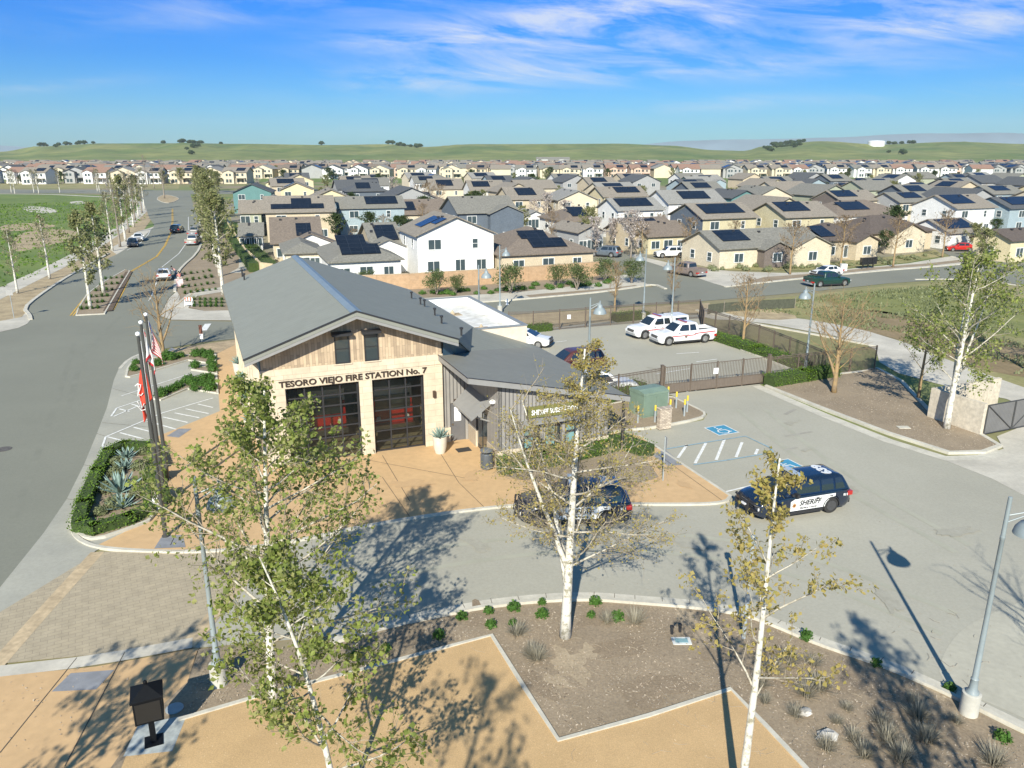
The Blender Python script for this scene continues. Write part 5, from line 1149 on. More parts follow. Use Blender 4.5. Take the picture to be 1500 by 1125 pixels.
# blossom and bare trees in the neighbourhood
for u, v, s_, kd, lab in [(800,333,1.15,'blossom','white blossoming pear in front of the tan two-storey house'),(782,330,.9,'blossom','smaller white blossoming pear left of the big one near the white garage'),(826,336,.95,'blossom','white blossoming pear beside the terracotta-brown roof'),
 (872,376,.95,'blossom','white blossoming pear at the left side of the short street'),(924,380,1.15,'blossom','large white blossoming pear at the right side of the short street'),(897,365,.8,'blossom','white blossoming pear behind the silver SUV'),(745,318,.9,'blossom','white blossoming tree behind the slate-grey house'),(893,326,.9,'blossom','white blossoming tree before the white two-storey gable house'),(576,292,1.2,'blossom','pale blossoming tree behind the blue-grey house'),
 (612,308,1.1,'brown','brown bare tree left of the white twin gables'),(628,309,1.2,'brown','brown bare tree right of its neighbour before the white twin gables'),(645,308,1.1,'brown','brown bare tree next to the slate-grey house'),(940,372,.8,'brown','small purple-brown tree beside the yellow bungalow'),
 (1008,384,1.0,'brown','bare tree in front of the yellow bungalow wall near the white SUV'),(1157,402,1.05,'brown','bare ochre tree on the pavement before the cream bungalow'),(1231,392,1.1,'brown','bare brown tree before the tan craftsman bungalow'),(1308,391,1.05,'brown','bare brown tree before the pale craftsman gable'),(1380,377,.95,'brown','slim bare tree at the corner of the far right street'),(1440,385,.7,'green','young green tree before the yellow house at far right'),
 (1015,282,1.0,'brown','bare tree by the far teal house'),(1150,296,1.0,'brown','bare tree between cream gables on the right'),(1306,298,1.0,'green','light green tree behind the white houses at right')]:
    put_tree(kd, W(u,v,.02), lab, {'blossom':'blossoming street trees','brown':'bare neighbourhood trees','green':'green neighbourhood trees'}[kd], u, s_, name='blossom_tree' if kd == 'blossom' else 'garden_tree')

# multi-stemmed olive shrubs before the block wall
def shrub_proto(seed, lm, r=1.5, h=2.6, stems=5, n=2600, leaf=.13):
    rnd = random.Random(seed); T = MB(); C = MB()
    for i in range(stems):
        a = i*6.28/stems+rnd.random(); T.tube([(0,0,0),(math.cos(a)*.3,math.sin(a)*.3,h*.35),(math.cos(a)*r*.5,math.sin(a)*r*.5,h*.7)], [.06,.045,.02], 5)
    for j in range(14):
        a = rnd.uniform(0,6.28); q = rnd.uniform(0,1)**.6*r*.75; z = h*rnd.uniform(.42,.86); c = Vector((math.cos(a)*q, math.sin(a)*q, z)); s_ = r*rnd.uniform(.3,.45)
        for _ in range(n//14):
            d = Vector((rnd.gauss(0,1),rnd.gauss(0,1),rnd.gauss(0,1)*.8)).normalized()*s_*rnd.uniform(.5,1.05); C.leaf(c+d, leaf, rnd)
    return T, C
sh0 = None
for u, v, s_, lab in [(640,432,1.15,'olive shrub before the block wall under the white two-storey house'),(668,430,.85,'smaller olive shrub right of the first before the block wall'),(748,430,1.35,'broad olive shrub before the block wall under the brown-roofed house'),(818,419,1.05,'olive shrub left of the tall pair before the block wall'),(845,425,1.25,'olive shrub, middle one right of the brown-roofed house corner'),(886,413,1.2,'bright olive shrub at the end of the block wall'),(925,415,1.2,'pale olive shrub nearest the short side street'),(536,424,.9,'olive shrub showing just above the station ridge')]:
    if sh0 is None:
        T, C = shrub_proto(3, L_olive); sh0 = thing('olive_shrub', lab, 'shrub', W(u,v,.04), 0, 'olive shrubs before the block wall'); T.build('trunk', M_greyb, sh0); C.build('crown', L_olive, sh0); sh0.scale = (s_,)*3
    else: copy_tree(sh0, W(u,v,.04), u, lab, s_)
# clipped hedges
def hedge(pts, w, h, label, name='hedge', world=False, lm=None, dens=150, z0=0, rough=.06):
    rnd = random.Random(len(pts)*7+int(abs(pts[0][0]))); P = [Vector((*p, 0)) if world else G(*p) for p in pts]; lm = lm or L_hedge
    o = thing(name, label, 'hedge', P[0]); B = MB(); C = MB(); c0 = P[0]
    for a, b in zip(P, P[1:]):
        a = a-c0; b = b-c0; d = (b-a); L = d.length; d.normalize(); s = Vector((-d.y, d.x, 0))
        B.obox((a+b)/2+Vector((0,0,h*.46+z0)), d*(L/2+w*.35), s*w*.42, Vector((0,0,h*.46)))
        for _ in range(int(L*dens*(w+2*h))):
            t = rnd.uniform(-w*.4, L+w*.4); f = rnd.random()*(w+2*h)
            if f < w: p = a+d*t+s*(f-w/2)+Vector((0,0,h))
            elif f < w+h: p = a+d*t+s*w/2+Vector((0,0,f-w))
            else: p = a+d*t-s*w/2+Vector((0,0,f-w-h))
            p = p+Vector((rnd.gauss(0,rough), rnd.gauss(0,rough), rnd.gauss(0,rough)+z0)); C.leaf(p, .09, rnd)
    B.build('stems', M_hcore, o); C.build('foliage', lm, o); return o
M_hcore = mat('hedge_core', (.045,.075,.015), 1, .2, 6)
hedge([(117,777),(124,748),(144,700),(161,670),(183,660),(226,662),(233,688)], .62, .48, 'clipped green hedge curving round the agave bed beside the flagpoles', z0=.1)
hedge([(119,780),(140,784),(190,769),(219,755)], .62, .48, 'clipped green hedge along the front edge of the agave bed', z0=.1)
hedge([(222,738),(238,735)], 1.0, .75, 'square clipped box hedge beside the two short white posts', z0=.1); hedge([(223,706),(236,705)], .9, .6, 'small clipped box hedge beside the middle flagpole base', z0=.1)
hedge([(740,692),(800,682),(880,664),(912,656)], .95, .8, 'clipped green hedge under the substation windows', z0=.05)
hedge([(912,656),(945,668)], .9, .7, 'clipped green hedge turning the corner of the substation', z0=.05)
hedge([(1050,498),(1110,518),(1176,541)], 1.3, .7, 'clipped hedge inside the diagonal rail fence'); hedge([(1132,566),(1180,558),(1216,552)], 1.2, .8, 'clipped hedge right of the sliding gate', z0=.1)
hedge([(905,470),(940,467)], 1.6, .8, 'low hedge behind the white trucks by the street'); hedge([(885,590),(930,577)], 1.4, .9, 'clipped hedge behind the substation roof tip', z0=.0)
hedge([(770,487),(800,484)], 1.2, .7, 'low hedge by the white car behind the flat-roofed block')
hedge([(305,303),(318,318),(338,350),(372,398)], 1.6, 1.4, 'loose green hedge along the tan wall beside the main road', lm=L_shrub, dens=25); hedge([(345,333),(372,372),(395,397)], 2.2, 1.2, 'loose hedge inside the tan wall behind the station roof', lm=L_hedge, dens=20)
# round shrubs, agaves, grasses
def clump(name, label, cat, kind, n=160, r=.3, h=.35, leaf=.08, lm=None, seed=1):
    rnd = random.Random(seed); C = MB()
    if kind == 'round':
        C2 = MB(); 
        for _ in range(n):
            d = Vector((rnd.gauss(0,1),rnd.gauss(0,1),abs(rnd.gauss(0,1)))).normalized(); C.leaf((d.x*r*rnd.uniform(.7,1.05), d.y*r*rnd.uniform(.7,1.05), .03+d.z*h*rnd.uniform(.7,1.05)), leaf, rnd)
        C.blob((0,0,h*.35), r*.75, r*.75, h*.5, rnd, 1)
    elif kind == 'spiky':
        for _ in range(n):
            a = rnd.uniform(0,6.28); e = rnd.uniform(.25,1.5); L = h*rnd.uniform(.7,1.2); d = Vector((math.cos(a)*math.cos(e), math.sin(a)*math.cos(e), math.sin(e))); s = Vector((-math.sin(a),math.cos(a),0))*leaf*.12
            b = Vector((math.cos(a),math.sin(a),0))*r*.25*rnd.random(); C.ngon([b-s, b+s, b+d*L])
    elif kind == 'agave':
        for i in range(n):
            a = i*2.4; e = .25+1.15*(i/n); L = h*(1.1-.25*i/n); w = leaf
            d = Vector((math.cos(a)*math.cos(e), math.sin(a)*math.cos(e), math.sin(e))); s = Vector((-math.sin(a),math.cos(a),0)); nn = d.cross(s)
            p0 = d*.04; p1 = d*L*.35+nn*0; p2 = d*L*.75; p3 = d*L+Vector((0,0,.0))
            for x in (-1, 1):
                C.quad(p0, p0+s*w*.5*x-nn*.02, p1+s*w*x-nn*.05, p1); C.quad(p1, p1+s*w*x-nn*.05, p2+s*w*.6*x-nn*.03, p2); C.ngon([p2, p2+s*w*.6*x-nn*.03, p3])
    return C
def scatter(kind, pts, name, labels, cat, lm, group, z=.04, n=160, r=.3, h=.35, leaf=.08, jitter=.25, world=False):
    rnd = random.Random(len(pts)); C = clump(name, '', cat, kind, n, r, h, leaf, seed=len(pts)+3); me = C.mesh(name, lm)
    for i, p in enumerate(pts):
        o = bpy.data.objects.new(name, me); COL.objects.link(o); p = Vector((*p, 0)) if world else G(p[0], p[1])
        o.location = (p.x, p.y, z); s = rnd.uniform(1-jitter, 1+jitter); o.scale = (s, s, s*rnd.uniform(.85,1.15)); o.rotation_euler = (0, 0, rnd.uniform(0, 6.28))
        tag(o, labels[i] if isinstance(labels, list) else labels, cat, group)
M_agave = mat('agave_blue', (.25,.34,.30), .6, .15, 5, col2=(.17,.25,.21))
scatter('agave', [(186,674),(184,690),(177,724),(180,747)], 'agave', ['blue-grey agave at the far end of the hedged bed','second blue-grey agave from the far end of the hedged bed','third blue-grey agave from the far end of the hedged bed','nearest blue-grey agave in the hedged bed'], 'agave', M_agave, 'agaves in the hedged bed', z=.12, n=26, h=.95, leaf=.09)
scatter('round', [(170,700),(205,690),(223,678),(160,722),(199,731),(206,722),(168,747),(148,757),(212,668),(172,685),(218,700)], 'sage_clump', 'soft grey-green round clump between the agaves', 'shrub', L_sage, 'soft clumps in the hedged bed', z=.12, n=420, r=.42, h=.5, leaf=.11)
scatter('round', [(239,530),(245,527),(252,529),(258,525),(266,525),(232,537),(226,538),(288,524),(297,521),(308,521),(302,526),(311,529),(286,541),(308,535),(312,540),(312,546),(236,583),(245,577),(252,575),(257,572),(262,569),(272,563),(279,563),(284,566),(290,561),(298,560),(308,557),(309,563),(311,570),(308,574),(297,568),(285,574),(197,545),(200,535)], 'round_shrub', 'small round green shrub in the kerbed strips between the parking stalls', 'shrub', L_shrub, 'round shrubs between the stalls', z=.12, n=300, r=.42, h=.5, leaf=.10)
scatter('round', [(521,965),(565,954),(676,907),(716,899),(719,919),(752,894),(751,917),(794,886),(794,904),(872,886),(866,905),(904,908),(1181,938),(1283,975),(1391,1013),(1468,1086),(643,935)], 'round_shrub', 'small bright green round shrub in the brown bed along the drive kerb', 'shrub', L_shrub, 'small green shrubs along the drive kerb', z=.04, n=240, r=.20, h=.22, leaf=.07)
scatter('spiky', [(758,930),(779,958),(786,966),(889,912),(930,912),(1155,972),(1130,985),(1112,1005),(1165,1050),(1200,1010),(1240,1040),(1266,1108),(1300,1085),(1335,1030),(1345,1052),(1290,1060),(1210,1098),(1250,1085),(1356,1085),(1400,1060),(1180,1020),(1225,1060),(1120,1030),(1455,1120),(1320,1115),(1190,975)], 'grass_tuft', 'dry grey-brown grass tuft in the bare bed at the lower right', 'grass tuft', L_dryt, 'dry tufts in the bare bed', z=.04, n=230, r=.6, h=.42, leaf=.075, jitter=.4)
scatter('spiky', [(262+i*9+ (j*3), 404+j*9-i*1.2) for j in range(4) for i in range(6) if 262+i*9 < 330]+[(285+i*8, 440+j*5) for j in range(3) for i in range(6)], 'low_shrub', 'small dark low shrub planted in the mulch rows by the pavement corner', 'shrub', L_shrub, 'planted rows by the pavement corner', z=.05, n=60, r=.4, h=.5, leaf=.25)
scatter('spiky', [(120+i*8+j*7, 455-j*9-i*.5) for j in range(6) for i in range(4)], 'low_shrub', 'small low shrub in the median bed', 'shrub', L_shrub, 'median shrubs', z=.12, n=60, r=.4, h=.45, leaf=.25)
rs = random.Random(8)
scatter('round', [(600+i*11+rs.uniform(-4,4), 436-(i*.75)+rs.uniform(-5,3)) for i in range(28)], 'low_shrub', 'dark low shrub in the mulch before the block wall', 'shrub', L_shrub, 'low shrubs before the block wall', z=.05, n=120, r=.55, h=.5, leaf=.16)
scatter('round', [(1040+i*9+rs.uniform(-4,4), 393+rs.uniform(-3,5)-(max(0,i-18)*.9)) for i in range(36)], 'low_shrub', 'low dull-green shrub in the front gardens of the bungalows', 'shrub', L_sage, 'front garden shrubs', z=.05, n=120, r=.6, h=.6, leaf=.16)
# grass stands as one mass each
def grassfield(name, poly_px, n, h, lm, label, seed=1, hw=.04):
    rnd = random.Random(seed); P = [G(*p) for p in poly_px]; xs = [p.x for p in P]; ys = [p.y for p in P]; C = MB()
    def inside(x, y):
        c = False; j = len(P)-1
        for i in range(len(P)):
            if (P[i].y > y) != (P[j].y > y) and x < (P[j].x-P[i].x)*(y-P[i].y)/(P[j].y-P[i].y)+P[i].x: c = not c
            j = i
        return c
    k = 0
    while k < n:
        x, y = rnd.uniform(min(xs), max(xs)), rnd.uniform(min(ys), max(ys))
        if not inside(x, y) or mnoise.noise(Vector((x*.25, y*.25, seed))) < -.15: k += .3; continue
        k += 1; a = rnd.uniform(0, 3.14); s = Vector((math.cos(a), math.sin(a), 0))*hw*rnd.uniform(.6,2); b = Vector((x, y, .02)); t = Vector((rnd.gauss(0,.3)*h, rnd.gauss(0,.3)*h, h*rnd.uniform(.4,1.1))); C.ngon([b-s, b+s, b+t])
    o = C.build(name, lm); tag(o, label, 'grass', kind='stuff'); return o
grassfield('grass', [(1190,435),(1300,424),(1420,415),(1560,440),(1560,560),(1430,540),(1300,490),(1150,460),(1060,455)], 14000, .28, L_sage, 'rough grass on the vacant lawn right of the fence', 3, .07)
grassfield('grass', [(0,300),(200,292),(215,320),(100,385),(0,425)], 9000, .35, L_hedge, 'bright green spring grass of the field left of the main road', 4, .15)

# ================================================================== HOUSES
WALLC = {'white': (.74,.73,.70), 'cream': (.62,.54,.40), 'beige': (.56,.47,.33), 'tan': (.46,.38,.26), 'yellow': (.66,.57,.36), 'sage': (.38,.40,.29), 'teal': (.12,.24,.23), 'bluegrey': (.33,.41,.44), 'slate': (.115,.14,.17), 'grey': (.36,.36,.35), 'olive': (.54,.48,.31), 'brown': (.26,.19,.14), 'darkbrown': (.17,.14,.12), 'rose': (.60,.44,.34)}
ROOFC = {'grey': (.22,.21,.18), 'brown': (.205,.165,.13), 'taupe': (.27,.235,.19), 'slate': (.10,.105,.11), 'terracotta': (.30,.185,.135), 'lightgrey': (.29,.28,.255), 'darkbrown': (.12,.095,.08)}
def wallm(c): return mat('stucco_'+c, WALLC[c], .9, .04, .8, .1, scale2=6)
def roofm(c): return mat('shingle_'+c, ROOFC[c], .95, .14, 3.5, .5, scale2=14)
def solarmat():
    if 'solar' in MATS: return MATS['solar']
    m = brickmat('solar', (.010,.013,.020), (.013,.017,.026), (.035,.04,.05), 1.65, 1.0, axes='xy', rough=.22, msize=.02, offset=0, var=.3)
    return m
M_solar = solarmat(); M_wtrim = mat('white_trim', (.72,.72,.70), .6, .04, 3); M_pane = glass('house_pane', (.05,.075,.085), .07); M_gdoor = mat('garage_door', (.60,.58,.53), .6, .05, 3)
def house_geo(w, d, h, kind, slope=.42, ov=.45):
    """returns wall mesh builder, roof mesh builder and a function giving a point on the front roof slope"""
    Wl = MB(); Rf = MB(); th = .16
    if kind == 'gx':
        rz = h+slope*d/2; Wl.prism([(-d/2,0),(d/2,0),(d/2,h),(0,rz-.02),(-d/2,h)], -w/2, w/2, 'x')
        ze = h-slope*ov
        Rf.prism([(-d/2-ov,ze+.01),(0,rz+.01),(0,rz+th),(-d/2-ov,ze+th)], -w/2-ov, w/2+ov, 'x'); Rf.prism([(0,rz+.01),(d/2+ov,ze+.01),(d/2+ov,ze+th),(0,rz+th)], -w/2-ov, w/2+ov, 'x')
        fr = lambda x, s: Vector((x, -d/2+s*d/2, h+slope*s*d/2+th))
    elif kind == 'gy':
        rz = h+slope*w/2; Wl.prism([(-w/2,0),(w/2,0),(w/2,h),(0,rz-.02),(-w/2,h)], -d/2, d/2, 'y')
        ze = h-slope*ov
        Rf.prism([(-w/2-ov,ze+.01),(0,rz+.01),(0,rz+th),(-w/2-ov,ze+th)], -d/2-ov, d/2+ov, 'y'); Rf.prism([(0,rz+.01),(w/2+ov,ze+.01),(w/2+ov,ze+th),(0,rz+th)], -d/2-ov, d/2+ov, 'y')
        fr = lambda x, s: Vector((-w/2+s*w/2, x, h+slope*s*w/2+th))
    else:
        a, b = w/2+ov, d/2+ov; m_ = min(a, b)*.98; ze = h-.02; rz = ze+slope*m_
        Wl.box(-w/2, w/2, -d/2, d/2, 0, h-.03)
        r1, r2 = (a-m_, 0) if a >= b else (0, b-m_)
        n = len(Rf.v); Rf.v += [(-a,-b,ze),(a,-b,ze),(a,b,ze),(-a,b,ze),(-a,-b,ze+th),(a,-b,ze+th),(a,b,ze+th),(-a,b,ze+th),(-r1,-r2,rz+th),(r1,r2,rz+th)]
        for f in ((3,2,1,0),(0,1,5,4),(1,2,6,5),(2,3,7,6),(3,0,4,7)): Rf.f.append(tuple(n+i for i in f)); Rf.m.append(0)
        P8, P9 = n+8, n+9
        if a >= b: fs = ((n+4,n+5,P9,P8),(n+5,n+6,P9),(n+6,n+7,P8,P9),(n+7,n+4,P8))
        else: fs = ((n+4,n+5,P8),(n+5,n+6,P9,P8),(n+6,n+7,P9),(n+7,n+4,P8,P9))
        for f in fs: Rf.f.append(f); Rf.m.append(0)
        fr = lambda x, s: Vector((x, -b+s*b, ze+th+slope*s*b))
    return Wl, Rf, fr, rz
def solar_slab(fr, x0, x1, s0, s1):
    S_ = MB(); a, b, c, d_ = fr(x0,s0), fr(x1,s0), fr(x1,s1), fr(x0,s1); nn = (b-a).cross(d_-a).normalized()
    if nn.z < 0: nn = -nn
    lo, hi = nn*.05, nn*.13
    S_.quad(a+hi, b+hi, c+hi, d_+hi)
    for p, q in ((a,b),(b,c),(c,d_),(d_,a)): S_.quad(p+lo, q+lo, q+hi, p+hi)
    return S_
def add_window(root, x, z, w, h, face, D, sliding=False):
    """face: 'f' front wall (y=-D), 'l' left wall (x=-D)"""
    def bx(mb, a, b, c, d_, e, f):
        if face == 'f': mb.box(a, b, -D-d_, -D-c, e, f)
        else: mb.box(-D-d_, -D-c, a, b, e, f)
    t = .09; F_ = MB()
    for a, b, e, f in ((x-w/2,x+w/2,z-t,z),(x-w/2,x+w/2,z+h,z+h+t),(x-w/2-t,x-w/2,z-t,z+h+t),(x+w/2,x+w/2+t,z-t,z+h+t)): bx(F_, a, b, .002, .07, e, f)
    if w > 1.0: bx(F_, x-.03, x+.03, .002, .06, z, z+h)
    else: bx(F_, x-w/2, x+w/2, .002, .06, z+h/2-.03, z+h/2+.03)
    fo = F_.build('window', M_wtrim, root); P_ = MB()
    bx(P_, x-w/2, x+w/2, .001, .03, z, z+h); P_.build('pane', M_pane, fo)
def house(label, L_px, Rx, z, depth, kind, wc, rc, solar=None, yaw=22, wins='auto', wing=None, lg=None, cat='house', name='house', slope=.42, garage=False, leftwin=True, gablevent=True, group=None, wc2=None):
    """L_px: pixel of the front-left eave corner (surveyed at height z), Rx: pixel column of the front-right corner"""
    P0 = G(L_px[0], L_px[1], z); a = R(yaw); dx, dy = math.cos(a), math.sin(a)
    # t so that P0 + t*dir projects to column Rx
    kx = (Rx-750)/F
    X0, Y0 = P0.x, P0.y; dep0 = Y0*CT+(H-z)*ST
    t = (kx*dep0-X0)/(dx-kx*dy*CT); w = max(3.5, t)
    fc = Vector((X0+dx*w/2, Y0+dy*w/2, 0)); c = fc+Vector((-dy, dx, 0))*depth/2
    o = thing(name, label, cat, (c.x, c.y, 0), a, group)
    Wl, Rf, fr, rz = house_geo(w, depth, z, kind, slope)
    Wl.build('wall', wallm(wc), o); rf = Rf.build('roof', roofm(rc), o)
    if solar:
        for s_ in (solar if isinstance(solar[0], tuple) else [solar]):
            x0, x1, s0, s1 = s_; ex = w if kind != 'gy' else depth
            q = solar_slab(fr, (x0-.5)*ex, (x1-.5)*ex, s0, s1).build('solar_panel', M_solar, rf)
    rr = random.Random(int(abs(c.x*7+c.y*3)))
    for q in range(2):
        p = fr((rr.uniform(.1,.9)-.5)*(w if kind != 'gy' else depth)*.8, rr.uniform(.75,.92)); mb = MB(); mb.box(p.x-.18,p.x+.18,p.y-.18,p.y+.18,p.z-.1,p.z+.22); mb.build('roof_vent', M_darkm, rf)
    if wins == 'auto':
        wins = []
        if z > 4: 
            wins += [(-.28,z-1.9,1.7,1.25),(.25,z-1.9,.7,1.2)]
            wins += [(-.30,.9,1.6,1.3),(.05,.5,1.3,1.8),(.33,.9,1.3,1.3)]
        else: wins += [(-.32,.9,1.5,1.2),(0,.4,1.6,1.8),(.32,.9,1.2,1.2)]
    for fx, wz, ww, wh in wins:
        if ww < w*.6: add_window(o, fx*w, wz, ww, wh, 'f', depth/2)
    if lg:   # end gable clad in another colour
        mb = MB(); mb.prism([(-depth/2+.0,.3),(depth/2,.3),(depth/2,z-.25),(0,z+slope*depth/2-.3),(-depth/2,z-.25)], -w/2-.03, -w/2-.001, 'x'); mb.build('gable_cladding', wallm(lg), o)
    if leftwin:
        for fy in ((-.25,.2) if depth > 8 else (0,)): add_window(o, fy*depth, (z-1.9 if z > 4 else .95), 1.0, 1.2, 'l', w/2)
    if garage:
        mb = MB(); mb.box(-w*.3, w*.3, -depth/2-.05, -depth/2-.002, 0, 2.3); mb.build('garage_door', M_gdoor, o)
    for wing in ([] if not wing else wing if isinstance(wing, list) else [wing]):   # (x centre fraction, width, projection, height, kind, wall colour)
        fx, ww, pj, wh, wk, wcol = wing
        W2, R2, f2, _ = house_geo(ww, pj+1.5, wh, wk, slope, .35)
        wo = W2.build('wing', wallm(wcol), o); wo.location = (fx*w, -depth/2-pj/2+.75-.01, 0)
        ro = R2.build('wing_roof', roofm(rc), o); ro.location = wo.location
        add_window(wo, 0, .9, min(1.5, ww*.4), 1.2, 'f', (pj+1.5)/2)
    return o
Z2F, Z1F = 5.6, 2.9
